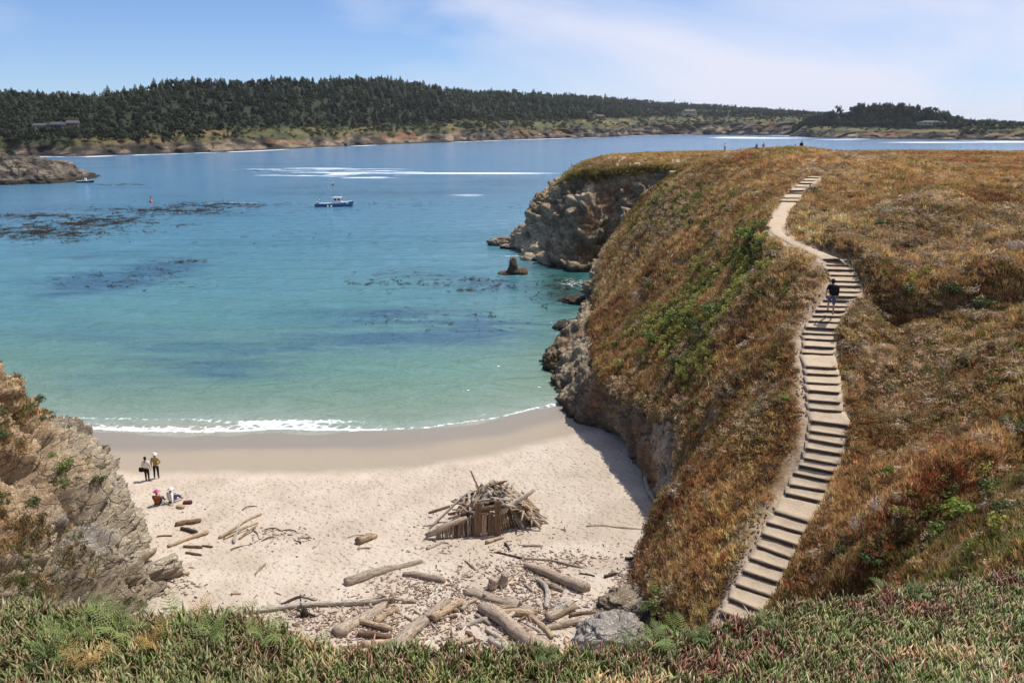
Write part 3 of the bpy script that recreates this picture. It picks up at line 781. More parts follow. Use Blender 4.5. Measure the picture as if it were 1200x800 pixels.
M_SEA = t.done(c, t.math('ADD', t.math('MULTIPLY', fm, 0.6), 0.12), nb, 0.5, IOR=1.33)
tag(obj('sea', mesh_np('sea', np.stack([X, Y, Z], -1).reshape(-1, 3), grid_faces(*X.shape), M_SEA, True,
    {'Col': ('POINT', 'FLOAT_COLOR', wc.reshape(-1, 3)), 'foam': ('POINT', 'FLOAT', foam.ravel()), 'wake': ('POINT', 'FLOAT', wakev.ravel())})), 'turquoise bay', kind='structure')
# the sea bed beyond the beach, so that nothing is open below
# ------------------------------------------------------------------ far land
def far_land(name, tab, px, depth, s, label):
    yb, yc, yt, yr = far_row(tab, px)
    yc = yb + (yc - yb) * 0.86
    Db = at_z(px, yb, 0.0)[:, 1]
    dwig = 1 + 0.018 * fbm(np.stack([px, 0 * px, 0 * px], -1), 0.05, 4, s=s)
    Db = Db * dwig
    k0 = at_y(px, yb, Db); k0[:, 2] = -3
    kb = at_y(px, yb, Db)
    kc = at_y(px, yc, Db + 0.022 * Db); kt = at_y(px, yt, Db + 0.10 * Db)
    kr = at_y(px, yr, Db * (1 + depth)); km = kt + (kr - kt) * 0.5; km[:, 2] += (kr - kt)[:, 2] * 0.06
    ke = kr + (kr - kt) * 0.6; ke[:, 2] = kr[:, 2] * 0.8
    rows = []
    for a, b_, n in ((k0, kb, 2), (kb, kc, 16), (kc, kt, 10), (kt, km, 14), (km, kr, 14), (kr, ke, 6)):
        for q in range(n): rows.append(a + (b_ - a) * q / n)
    rows.append(ke)
    G = np.array(rows).transpose(1, 0, 2)
    v = np.arange(G.shape[1])
    cl = ((v >= 2) & (v < 19)).astype(float)[None, :]
    sc = Db[:, None] / 1000
    nd = cl * 16 * sc * (0.6 * ridged(G, 0.022, 5, s=s) + 0.9 * fbm(G * [1, 1, 2], 0.05, 4, s=s + 3))
    G[..., 1] += nd; G[..., 2] += np.where(v[None, :] > 18, 4 * sc * fbm(G, 0.012, 3, s=s + 5), cl * 2.5 * sc * fbm(G, 0.05, 3, s=s + 6) * np.clip(v - 3, 0, 4)[None, :] / 4)
    n1 = fbm(G, 0.02, 4, s=s + 7); n2 = fbm(G, 0.05, 4, s=s + 8)
    col = palette(n2 + 0.6 * fbm(G * [1, 1, 3], 0.12, 3, s=s + 9), [(-0.45, (0.025, 0.024, 0.022)), (-0.12, (0.065, 0.055, 0.047)), (0.12, (0.15, 0.12, 0.09)), (0.4, (0.36, 0.28, 0.20))])
    col = mixc(col, (0.33, 0.165, 0.075), 0.75 * sstep(0.12, 0.4, fbm(G, 0.012, 3, s=s + 11)) * ((v[None, :] > 9)))
    col = mixc(col, (0.03, 0.027, 0.022), 0.8 * sstep(2.2, 0.8, G[..., 2] / np.maximum(sc, 0.6)) * cl)
    grass = palette(n1 + 0.4 * n2, [(-0.5, (0.045, 0.06, 0.022)), (-0.05, (0.085, 0.095, 0.035)), (0.2, (0.15, 0.14, 0.055)), (0.5, (0.25, 0.17, 0.085))])
    gm = sstep(14.5, 18.5, v[None, :] + 9.0 * n2 + 4 * sstep(330, 60, px)[:, None])
    col = mixc(col, grass, gm)
    col = mixc(col, (0.03, 0.04, 0.018), sstep(27, 30, v)[None, :] + 0 * n1)
    o = tag(obj(name, mesh_np(name, G.reshape(-1, 3), grid_faces(*G.shape[:2]), M_ROCK_FAR, True, {'Col': ('POINT', 'FLOAT_COLOR', col.reshape(-1, 3))})), label, kind='structure')
    return G
FPXL = np.arange(-400, 1700, 2.5)
FARG = far_land('far_hills', FAR, FPXL, 0.42, 200, 'wooded hills across the bay')
HPXL = np.arange(929, 1700, 2.0)
HEADG = far_land('far_headland', HEAD, HPXL, 0.13, 240, 'low headland with dark trees across the bay')
# ------------------------------------------------------------------ plants
def leaf_mat(name, rough=0.7, spec=0.15, var=0.35, trans=0.0):
    t = NT(name)
    c = t.attr('tint', 'INSTANCER')
    r = t.noise(t.pos(), 7, 2, 0.6)
    c = t.mix(1.0, c, t.ramp(r, [(0.25, (1 - var,) * 3), (0.75, (1 + var,) * 3)]), 'MULTIPLY')
    m = t.done(c, rough, None, spec)
    if trans > 0:                                   # thin blades let light through
        tl = t.n('BsdfTranslucent', {'Color': c}); mxs = t.n('MixShader', {0: trans, 1: t.b.outputs[0], 2: tl.outputs[0]})
        t.t.links.new(mxs.outputs[0], t.out.inputs['Surface'])
    return m
M_GRASS = leaf_mat('dry_grass_blade', 0.8, 0.1, .35, 0.45)
M_HEATH = leaf_mat('heath_leaf', 0.8, 0.1, .35, 0.35)
M_ICE = leaf_mat('ice_plant_leaf', 0.42, 0.4, 0.3, 0.2)

def tuft_mesh(name, n, h0, h1, rad, wid, mat, seed, lean=0.6):
    r = np.random.default_rng(seed); V = []; F = []
    for k in range(n):
        a = r.uniform(0, 2 * math.pi); q = rad * math.sqrt(r.uniform()); h = r.uniform(h0, h1)
        bx_, by_ = q * math.cos(a), q * math.sin(a); b_ = r.uniform(0, 2 * math.pi)
        dx, dy = math.cos(b_) * wid / 2, math.sin(b_) * wid / 2
        la = a + r.normal(0, 0.6); ln = lean * h * r.uniform(0.2, 1.0)
        mx_, my_ = bx_ + math.cos(la) * ln * 0.35, by_ + math.sin(la) * ln * 0.35
        tx, ty = bx_ + math.cos(la) * ln, by_ + math.sin(la) * ln
        i = len(V)
        V += [(bx_ - dx, by_ - dy, -0.05), (bx_ + dx, by_ + dy, -0.05), (mx_ + dx * .8, my_ + dy * .8, h * 0.6), (mx_ - dx * .8, my_ - dy * .8, h * 0.6), (tx, ty, h)]
        F += [(i, i + 1, i + 2), (i, i + 2, i + 3), (i + 3, i + 2, i + 4)]
    return mesh_np(name, V, F, mat, False)

def clump_mesh(name, n, rad, hgt, leaf, mat, seed, lobes=5, asp=0.5):
    """leafy clump: many small leaf faces through an uneven dome, with gaps"""
    r = np.random.default_rng(seed); V = []; F = []
    cen = [(r.uniform(-.6, .6) * rad, r.uniform(-.6, .6) * rad, r.uniform(.25, .75) * hgt, r.uniform(.3, .6) * rad) for _ in range(lobes)]
    for k in range(n):
        c = cen[k % lobes]; d = r.normal(size=3); d /= np.linalg.norm(d); d[2] = abs(d[2]) * (1 if r.uniform() < .8 else -.6)
        p_ = np.array(c[:3]) + d * c[3] * r.uniform(0.55, 1.0) * [1, 1, hgt / rad * 0.9]
        p_[2] = max(p_[2], 0.0)
        nrm = d + r.normal(0, 0.5, 3); nrm /= np.linalg.norm(nrm)
        a = np.cross(nrm, r.normal(size=3)); a /= np.linalg.norm(a); b_ = np.cross(nrm, a)
        l = leaf * r.uniform(0.6, 1.3); wv = b_ * l * asp * 0.5
        i = len(V)
        V += [p_ - a * l * .5, p_ + wv, p_ + a * l * .5, p_ - wv]
        F += [(i, i + 1, i + 2, i + 3)]
    return mesh_np(name, V, F, mat, False)

# --- scatter over the headland
lx, ly, lz = LAND['x'], LAND['y'], LAND['z']
cx = (lx[:-1, :-1] + lx[1:, 1:]) / 2; cy = (ly[:-1, :-1] + ly[1:, 1:]) / 2
area = (lx[:-1, 1:] - lx[:-1, :-1]) * (ly[1:, :-1] - ly[:-1, :-1])
dz = np.maximum(np.abs(lz[1:, 1:] - lz[:-1, :-1]), 0)
area = area * np.sqrt(1 + np.minimum((np.gradient(lz, axis=0)[:-1, :-1] / (ly[1:, :-1] - ly[:-1, :-1])) ** 2 + (np.gradient(lz, axis=1)[:-1, :-1] / (lx[:-1, 1:] - lx[:-1, :-1])) ** 2, 4))
cz_ = (lz[:-1, :-1] + lz[1:, 1:]) / 2
ppx, ppy, pf = project(np.stack([cx, cy, cz_], -1))
ok = (LAND['near'][:-1, :-1] > -0.15) & (ppx > -60) & (ppx < 1800) & (ppy < 1000) & (pf > 3)
tdc = LAND['td'][:-1, :-1]; tsc = LAND['tsd'][:-1, :-1]
def land_sample(n, dens):
    wgt = np.where(ok, area * np.where((ppx > 1290) | (ppy > 830), 0.45, 1.0) * np.minimum(1.0, 34 / np.maximum(pf, 1)) ** 1.5 * dens, 0).ravel()
    cdf = np.cumsum(wgt); cdf /= cdf[-1]
    i = np.searchsorted(cdf, rng.uniform(size=n))
    r_, c_ = np.divmod(i, cx.shape[1])
    fx, fy = rng.uniform(size=n), rng.uniform(size=n)
    x = lx[r_, c_] + fx * (lx[r_, c_ + 1] - lx[r_, c_]); y = ly[r_, c_] + fy * (ly[r_ + 1, c_] - ly[r_, c_])
    return np.stack([x, y, land_z(x, y)], -1)
Pc = np.stack([cx, cy, 0 * cx], -1)
pathmask = sstep(0.74, 1.06, tdc + np.where(tsc > 0, np.where(cy < 46, -0.55, 0.0), 0.05) + 0.42 * fbm(Pc, 1.3, 3, s=300))
bare = sstep(-0.42, -0.18, fbm(Pc, 0.55, 4, s=301)) * (1 - 0.85 * np.exp(-(((ppx - 1050) + (ppy - 622) * 1.2) / 75) ** 2 - (((ppy - 622) + (ppx - 1050) * .5) / 20) ** 2)) * (1 - 0.6 * np.exp(-((ppx - 1180) / 40) ** 2 - ((ppy - 290) / 14) ** 2))
heathn = fbm(Pc, 0.16, 4, s=302)

def turf_tint(P, kind):
    n = len(P); q = np.stack([P[:, 0], P[:, 1], 0 * P[:, 0]], -1)
    px_, py_, f_ = project(P)
    a = fbm(q, 0.10, 4, s=310) + 0.5 * fbm(q, 0.6, 3, s=311); b_ = fbm(q, 0.16, 4, s=312) + 0.5 * fbm(q, 0.8, 3, s=313)
    straw = np.array((0.34, 0.215, 0.095)); rust = np.array((0.215, 0.092, 0.038)); brown = np.array((0.155, 0.088, 0.045)); olive = np.array((0.125, 0.115, 0.042))
    violet = np.array((0.205, 0.160, 0.120)); red = np.array((0.19, 0.055, 0.032)); green = np.array((0.085, 0.125, 0.030)); gold = np.array((0.40, 0.265, 0.125))
    if kind == 'grass':
        c = palette(a + rng.normal(0, 0.24, n), [(-0.6, (0.115, 0.075, 0.042)), (-0.25, (0.17, 0.108, 0.058)), (0.0, (0.235, 0.155, 0.083)), (0.3, (0.305, 0.215, 0.12)), (0.7, (0.38, 0.29, 0.18))])
        rz_ = 0.75 * np.exp(-(((px_ - 1090) / 110) ** 2 + ((py_ - 470) / 95) ** 2)) + 0.04 + 0.20 * np.exp(-(((px_ - 800) / 70) ** 2 + ((py_ - 470) / 60) ** 2))
        c = mixc(c, rust * 1.05, np.clip(rz_ + 0.5 * fbm(q, 0.25, 3, s=318), 0, .85) * (rng.uniform(size=n) < .75))
        c = mixc(c, olive * 1.1, 0.7 * (rng.uniform(size=n) < 0.22 + 0.5 * np.clip(b_, 0, .6)))
        c = mixc(c, gold, 0.75 * np.exp(-(((px_ - 850) / 45) ** 2 + ((py_ - 625) / 60) ** 2)))
        c = mixc(c, (0.30, 0.19, 0.08), 0.5 * sstep(240, 190, py_))
    elif kind == 'heath':
        c = palette(b_ + rng.normal(0, 0.2, n), [(-0.6, (0.085, 0.05, 0.028)), (-0.25, brown), (0.0, olive), (0.25, violet), (0.6, (0.245, 0.20, 0.145))])
        c = mixc(c, (0.26, 0.165, 0.14), 0.6 * np.exp(-(((px_ - 785) / 35) ** 2 + ((py_ - 660) / 50) ** 2)))
    else:
        c = palette(b_ + rng.normal(0, 0.3, n), [(-0.5, red), (-0.1, (0.16, 0.08, 0.035)), (0.15, olive), (0.5, green)])
    dk = np.clip(np.exp(-(((px_ - 1100) / 95) ** 2 + ((py_ - 362) / 11) ** 2)) + 0.9 * np.exp(-(((px_ - 1075) + (py_ - 640) * 1.3) / 80) ** 2 - (((py_ - 640) + (px_ - 1075) * .55) / 34) ** 2), 0, 1)  # dark olive scrub; also puts the bank and gully shade into the colour
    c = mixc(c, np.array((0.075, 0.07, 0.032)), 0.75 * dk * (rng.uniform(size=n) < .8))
    # olive turf on the far lobe
    lobe = sstep(115, 145, P[:, 1]) * sstep(900, 780, px_)
    c = mixc(c, mixc(np.broadcast_to((0.10, 0.10, 0.03), c.shape), (0.24, 0.175, 0.06), sstep(195, 180, py_)), 0.7 * lobe)
    return np.clip(c * rng.uniform(0.42, 1.48, (n, 1)) * (1.62 + 0.55 * np.clip(fbm(q, 1.1, 3, s=315) + 0.6 * fbm(q, 0.35, 2, s=316), -.9, .7))[:, None] * [1.54, 1.40, 1.19], 0.005, 0.9)

def upright(n, tilt=0.25):
    return np.stack([rng.normal(0, tilt, n), rng.normal(0, tilt, n), rng.uniform(0, 2 * math.pi, n)], -1)

fs = lambda P: np.clip(np.linalg.norm(P - np.array(CAM), axis=1) / 42, 0.75, 2.2) ** 0.55     # far tufts stand for small clumps
N1 = 118000
P = land_sample(N1, pathmask * (0.25 + 0.75 * bare) * (0.5 + 0.5 * sstep(0.25, -0.1, heathn)))
s_ = rng.uniform(0.55, 1.15, N1) * fs(P) * np.interp(project(P)[1], [178, 240], [0.6, 1.0])
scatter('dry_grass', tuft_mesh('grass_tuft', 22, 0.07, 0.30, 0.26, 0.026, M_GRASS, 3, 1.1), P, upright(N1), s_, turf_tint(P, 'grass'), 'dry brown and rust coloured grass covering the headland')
N2 = 50000
P = land_sample(N2, pathmask * (0.12 + 0.88 * bare) * (0.15 + sstep(-0.05, 0.35, heathn)))
s_ = rng.uniform(0.5, 1.2, N2) * fs(P) * np.interp(project(P)[1], [178, 240], [0.55, 1.0])
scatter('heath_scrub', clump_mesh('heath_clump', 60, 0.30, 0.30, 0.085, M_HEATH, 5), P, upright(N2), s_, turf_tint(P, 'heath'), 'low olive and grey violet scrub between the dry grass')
N3 = 29000
zone = sstep(-0.1, 0.25, fbm(Pc, 0.14, 3, s=305)) * (0.4 + 1.2 * (tsc < 0) * sstep(300, 420, ppy))
P = land_sample(N3, pathmask * bare * zone)
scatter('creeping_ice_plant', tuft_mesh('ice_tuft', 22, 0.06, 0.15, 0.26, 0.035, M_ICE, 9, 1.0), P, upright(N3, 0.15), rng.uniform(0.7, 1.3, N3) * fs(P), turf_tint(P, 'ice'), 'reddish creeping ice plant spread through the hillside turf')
# pebbles and clods along the trail edges
t = NT('clod'); c = t.attr('tint', 'INSTANCER')
M_CLOD = t.done(c, 0.95, t.bump(t.noise(t.pos(), 20, 3), 0.4, 0.05), 0.1)
def pebble_mesh(name, r, seed, mat, n=2):
    bm = bmesh.new(); bmesh.ops.create_icosphere(bm, subdivisions=n, radius=r)
    co = np.array([v.co[:] for v in bm.verts]); dsp = 1 + 0.30 * fbm(co / r + seed * 7.7, 1.1, 3, s=seed) + 0.10 * fbm(co / r, 3.2, 2, s=seed + 1)
    for v, d_ in zip(bm.verts, dsp): v.co = v.co * d_
    me = bpy.data.meshes.new(name); bm.to_mesh(me); bm.free(); me.materials.append(mat)
    return me
edge_d = np.exp(-((tdc - 1.25) / 0.42) ** 2) * np.clip(.35 + 1.5 * fbm(Pc, 0.8, 2, s=309), 0, 1)
N4 = 1700
P = land_sample(N4, edge_d)
tc_ = mixc(np.broadcast_to((0.34, 0.26, 0.18), (N4, 3)), (0.14, 0.095, 0.06), rng.uniform(size=N4))
scatter('trail_clods', pebble_mesh('clod', 0.06, 3, M_CLOD, 1), P + [0, 0, 0.02], upright(N4, 1.0), rng.uniform(0.3, 1.25, (N4, 3)), tc_, 'crumbled earth clods beside the stairway')

# --- scrub on the outcrop
G, Nn = OUTCROP
GN = grid_normals(G); GN = GN if GN[60, 120, 2] > 0 else -GN
den = sstep(0.25, 0.6, GN[..., 2]) * sstep(0.02, 0.30, fbm(G, 0.35, 4, s=320)) * sstep(4.5, 7.5, G[..., 2])
qx, qy, qf = project(G)
den = den * ((qx > -60) & (qf > 5))
def outcrop_sample(n):
    cdf = np.cumsum(den.ravel()); cdf /= cdf[-1]
    i = np.searchsorted(cdf, rng.uniform(size=n))
    return G.reshape(-1, 3)[i] + rng.normal(0, 0.06, (n, 3))
P = outcrop_sample(900)
scatter('outcrop_grass', tuft_mesh('outcrop_tuft', 14, 0.12, 0.34, 0.14, 0.022, M_GRASS, 13), P, upright(900), rng.uniform(0.6, 1.3, 900), turf_tint(P, 'grass'), 'dry grass tufts in the cracks of the left outcrop')
P = outcrop_sample(1300)
tt = palette(fbm(P, 0.5, 3, s=322) + rng.normal(0, 0.2, 1300), [(-0.4, (0.11, 0.065, 0.035)), (0, (0.13, 0.115, 0.05)), (0.4, (0.085, 0.115, 0.035))])
scatter('outcrop_scrub', clump_mesh('outcrop_clump', 46, 0.28, 0.24, 0.08, M_HEATH, 15), P, upright(1300), rng.uniform(0.5, 1.3, 1300), tt, 'low scrub growing over the top of the left outcrop')
# --- plants along the rim of the sea cliff
ti = rng.uniform(0, 470, 5200); i0_ = ti.astype(int); P2 = top_curve[i0_] + (top_curve[i0_ + 1] - top_curve[i0_]) * (ti - i0_)[:, None]
tn = np.gradient(top_curve, axis=0)[i0_]; on = np.stack([-tn[:, 1], tn[:, 0]], -1); on /= np.linalg.norm(on, axis=1, keepdims=True)
off = np.abs(rng.normal(0, 1.0, 5200)) * np.where((P2[:, 1] > 40) & (P2[:, 1] < 100), 0.12, 0.33) * rng.choice([1, 1, -.9], 5200)
P2 = P2 + on * off[:, None]; zr = ztop(P2[:, 0], P2[:, 1]) - 0.25 - 1.3 * np.maximum(off, 0)
P = np.stack([P2[:, 0], P2[:, 1], zr], -1); P = P[(P[:, 2] > 0.8)]; n = len(P)
scatter('rim_scrub', clump_mesh('rim_clump', 60, 0.30, 0.30, 0.085, M_HEATH, 17), P, upright(n, .5), rng.uniform(.6, 1.5, n) * fs(P), turf_tint(P, 'heath'), 'scrub hanging over the rim of the sea cliff')
# domed heath clumps standing out of the turf
N6 = 2200
P = land_sample(N6, pathmask * (0.2 + 0.8 * sstep(-.15, .25, fbm(Pc, 0.22, 4, s=304))) * sstep(172, 186, ppy))
k6 = rng.choice(5, N6, p=[.30, .22, .22, .16, .10])
ht_ = np.array([(0.30, 0.225, 0.165), (0.155, 0.14, 0.06), (0.095, 0.065, 0.036), (0.40, 0.31, 0.21), (0.26, 0.11, 0.055)])[k6] * rng.uniform(.75, 1.3, (N6, 1))
s6 = rng.uniform(.55, 1.35, (N6, 1)) * fs(P)[:, None] * [1.0, 1.0, 0.8] * np.interp(project(P)[1], [185, 260], [0.55, 1.0])[:, None]
scatter('heath_domes', clump_mesh('heath_dome', 120, 0.50, 0.42, 0.13, M_HEATH, 27, 7, 0.4), P, upright(N6, .15), s6, ht_ * 1.15, 'domed grey, olive and brown heath clumps dotted over the headland')
# the wide green patch and smaller ones on the slope
N5 = 1500
gp_ = (1.0 * np.exp(-((((ppx - 805) * .86 + (ppy - 375) * -.5) / 62) ** 2 + (((ppx - 805) * .5 + (ppy - 375) * .86) / 20) ** 2)) + .8 * np.exp(-(((ppx - 800) / 22) ** 2 + ((ppy - 425) / 18) ** 2)) + .8 * np.exp(-(((ppx - 883) / 20) ** 2 + ((ppy - 288) / 20) ** 2))
       + .35 * np.exp(-(((ppx - 780) / 50) ** 2 + ((ppy - 245) / 22) ** 2)) + .3 * np.exp(-(((ppx - 850) / 40) ** 2 + ((ppy - 330) / 30) ** 2)) + .2 * np.exp(-(((ppx - 1110) / 70) ** 2 + ((ppy - 350) / 14) ** 2)) + .25 * np.exp(-(((ppx - 1120) / 50) ** 2 + ((ppy - 620) / 40) ** 2)))
P = land_sample(N5, pathmask * gp_ * sstep(-.1, .15, fbm(Pc, 0.8, 3, s=306)))
gt_ = palette(fbm(P, .7, 3, s=307) + rng.normal(0, .25, N5), [(-.5, (0.07, 0.08, 0.028)), (0, (0.17, 0.175, 0.045)), (.5, (0.32, 0.31, 0.085))])
scatter('green_ground_cover', clump_mesh('cover_clump', 70, 0.38, 0.36, 0.13, M_HEATH, 19), P + [0, 0, .08], upright(N5), rng.uniform(.7, 1.4, N5) * fs(P), gt_ * 1.3, 'green leafy ground cover in patches on the slope')
# ------------------------------------------------------------------ green bushes one can tell apart
def green_mat(name, c, trans=0.3):
    t = NT(name); r = t.noise(t.pos(), 5, 3, 0.6)
    c_ = t.mix(r, tuple(x * 0.6 for x in c), tuple(x * 1.45 for x in c))
    m = t.done(c_, 0.55, None, 0.25)
    tl = t.n('BsdfTranslucent', {'Color': c_}); mxs = t.n('MixShader', {0: trans, 1: t.b.outputs[0], 2: tl.outputs[0]})
    t.t.links.new(mxs.outputs[0], t.out.inputs['Surface'])
    return m
    return t.done(t.mix(r, tuple(x * 0.6 for x in c), tuple(x * 1.45 for x in c)), 0.55, None, 0.25)
M_BUSH = [green_mat('bush_leaf', (0.15, 0.20, 0.045)), green_mat('bush_leaf_dark', (0.085, 0.12, 0.04)), green_mat('bush_leaf_bright', (0.26, 0.34, 0.06))]
M_TWIG = plain('twig_bark', (0.14, 0.10, 0.07), 0.9)
M_DEAD = plain('dead_twig', (0.42, 0.37, 0.32), 0.9)

def tube_into(V, F, pts, rad, ns=6, cap=True):
    pts = np.asarray(pts, float); rad = np.broadcast_to(np.asarray(rad, float), (len(pts),))
    tg = np.gradient(pts, axis=0); tg /= np.maximum(np.linalg.norm(tg, axis=1, keepdims=True), 1e-9)
    ref = np.array([0, 0, 1.0]) if abs(tg[0][2]) < 0.9 else np.array([1.0, 0, 0])
    i0 = len(V)
    for k in range(len(pts)):
        a = np.cross(tg[k], ref); a /= max(np.linalg.norm(a), 1e-9); b_ = np.cross(tg[k], a)
        for q in range(ns):
            an = 2 * math.pi * q / ns
            V.append(pts[k] + (a * math.cos(an) + b_ * math.sin(an)) * rad[k])
    for k in range(len(pts) - 1):
        for q in range(ns):
            a0 = i0 + k * ns + q; a1 = i0 + k * ns + (q + 1) % ns
            F.append((a0, a1, a1 + ns, a0 + ns))
    if cap:
        for k, rev in ((0, True), (len(pts) - 1, False)):
            V.append(pts[k]); c_ = len(V) - 1; base = i0 + k * ns
            for q in range(ns):
                a0, a1 = base + q, base + (q + 1) % ns
                F.append((a1, a0, c_, c_) if rev else (a0, a1, c_, c_))

def mesh_pd(name, V, F, mat, smooth=True):
    me = bpy.data.meshes.new(name)
    me.from_pydata([tuple(v) for v in V], [], [tuple(dict.fromkeys(f)) for f in F])
    if smooth: me.polygons.foreach_set('use_smooth', [True] * len(me.polygons))
    for m in (mat if isinstance(mat, (list, tuple)) else [mat]):
        me.materials.append(m)
    me.update()
    return me

def stems_mesh(name, n, h, spread, r0, mat, seed, forks=2):
    r = np.random.default_rng(seed); V, F = [], []
    for k in range(n):
        a = r.uniform(0, 2 * math.pi); tip = np.array([math.cos(a) * spread * r.uniform(.4, 1), math.sin(a) * spread * r.uniform(.4, 1), h * r.uniform(.6, 1)])
        mid = tip * 0.5 + r.normal(0, 0.08 * h, 3)
        tube_into(V, F, [(0, 0, -0.1), mid, tip], [r0, r0 * .7, r0 * .25], 5)
        for f in range(forks):
            t2 = mid + (tip - mid) * r.uniform(.1, .7); e = t2 + np.array([r.normal(0, .25) * spread, r.normal(0, .25) * spread, h * r.uniform(.1, .4)])
            tube_into(V, F, [t2, (t2 + e) / 2 + r.normal(0, .02, 3), e], [r0 * .5, r0 * .35, r0 * .15], 4)
    return mesh_pd(name, V, F, mat)
BUSH_ME = [clump_mesh('foliage', 420, 0.8, 0.75, 0.17, M_BUSH[0], 31, 8), clump_mesh('foliage', 420, 0.8, 0.7, 0.16, M_BUSH[1], 32, 8), clump_mesh('foliage', 260, 0.6, 0.6, 0.19, M_BUSH[2], 33, 6, 0.28)]
STEM_ME = stems_mesh('stem', 7, 0.55, 0.45, 0.03, M_TWIG, 34)
def bush(px_, py_, Y, sc, kind, label, group=None, name='green_bush'):
    P = at_y(px_, py_, Y); x, y = float(P[0]), float(P[1])
    # slide along the ray until it meets the ground
    for Yq in np.arange(20, 120, 0.25):
        q = at_y(px_, py_, Yq)
        if q[2] < land_z(q[0], q[1]) and coast_dist(q[0:1], q[1:2])[0] > -0.5:
            x, y = float(q[0]), float(q[1]); break
    o = obj(name, BUSH_ME[kind]); o.location = (x, y, float(land_z(x, y)) - 0.05); o.rotation_euler = (0, 0, random.uniform(0, 6.28)); sc *= 1.5; o.scale = (sc, sc, sc * 0.85)
    tag(o, label, 'bush', group)
    st = obj('stem', STEM_ME, o)
    return o
GB = 'green bushes on the brown slope'
for a in [(884,286,62,1.15,0,'tall green bush standing beside the bend of the dirt path'),(868,302,62,.8,1,'dark green bush just below the bush by the path bend'),
          (1131,612,24,.8,2,'bright yellow green bush in the dark gully right of the steps'),(911,402,42,.42,2,'small bright green tuft left of the middle of the stairway, uppermost of three'),
          (921,473,37,.42,2,'small bright green tuft left of the stairway, middle one of three'),(888,517,34,.38,2,'small bright green tuft left of the stairway, lowest of three'),
          (1020,668,23,.5,1,'dark leafy bush at the foot of the bank right of the lowest steps')]:
    bush(*a, group=GB)
for a in [(770,402,50,.95,0),(782,390,52,.9,0),(795,380,54,.95,0),(808,378,54,.85,0),(822,392,52,.9,1),(838,372,54,.95,0),(852,362,56,.9,1),(832,338,60,.7,0),(800,432,48,.85,1),(812,405,51,.7,1),(792,412,51,.6,1)]:
    bush(*a, 'green leafy bush in the wide green patch in the middle of the slope', GB)
WHERE = ['on the spur edge facing the far cliff', 'high on the spur where it joins the plateau', 'halfway down the spur above the cove', 'low on the spur just above the grey cove rock', 'on the plateau shoulder left of the top steps, left one of two', 'on the plateau shoulder left of the top steps, right one of two', 'below the two bushes on the plateau shoulder', 'left of the first landing of the lower flight', 'just left of the uppermost lower steps', 'on the outer slope above the wide green patch', 'at the outer cliff edge left of the wide green patch', 'at the outer cliff edge above the rock nose', 'just above the right end of the wide green patch', 'beside the bleached bush right of the top steps', 'right of the walker on the steps, nearest to the steps', 'alone in the rusty turf right of the middle steps', 'at the far right above the gully, left one of two', 'at the far right above the gully, right one of two', 'in the band of bushes right of the walker, second from the right', 'in the band of bushes right of the walker, at the right end', 'just right of the landing of the lower steps', 'just right of the lowest steps', 'right of the bright yellow green bush', 'left below the bright yellow green bush', 'at the right picture edge above the ice plant', 'on the bushy bulge beside the beach, upper one', 'on the bushy bulge beside the beach, lower one']
for a, wh in zip([(745,250,100,.9,1),(770,232,100,.8,1),(735,290,100,.6,0),(700,345,95,.6,1),(815,232,88,.7,0),(860,232,80,.7,0),(845,300,68,.6,1),(890,352,54,.6,0),(905,335,52,.4,1),(760,335,75,.6,0),(720,395,70,.5,1),(730,430,62,.5,0),(855,330,62,.5,1),(1035,265,58,.6,1),(1062,345,44,.6,1),(1088,440,36,.45,0),(1175,470,30,.4,0),(1190,505,27,.5,1),(1110,345,44,.6,1),(1150,360,42,.6,1),(1045,560,28,.35,0),(985,655,25,.4,1),(1160,575,24,.5,1),(1105,635,22,.5,0),(1180,620,19,.5,1),(775,700,31,.45,0),(765,720,31,.5,0)], WHERE):
    bush(*a, 'low green bush ' + wh, GB)
DEAD_ME = stems_mesh('dead_bush', 16, 0.8, 0.75, 0.022, M_DEAD, 41, 3)
for px_, py_, Y, sc, lab in [(1040,256,60,1.1,'bleached leafless bush on the hillside right of the top steps'),(1028,606,27,.75,'bleached leafless bush on the bank right of the lower steps'),(1005,628,26,.6,'small leafless bush nearest the lower steps'),(1190,298,47,.9,'grey leafless bush at the far right of the hillside'),(770,345,72,.5,'grey leafless bush on the slope above the cove')]:
    for Yq in np.arange(18, 120, 0.25):
        q = at_y(px_, py_, Yq)
        if q[2] < land_z(q[0], q[1]): break
    o = obj('dead_bush', DEAD_ME); o.location = (q[0], q[1], float(land_z(q[0], q[1]))); o.scale = (sc,) * 3; o.rotation_euler = (0, 0, random.uniform(0, 6))
    tag(o, lab, 'bush', 'leafless bushes')
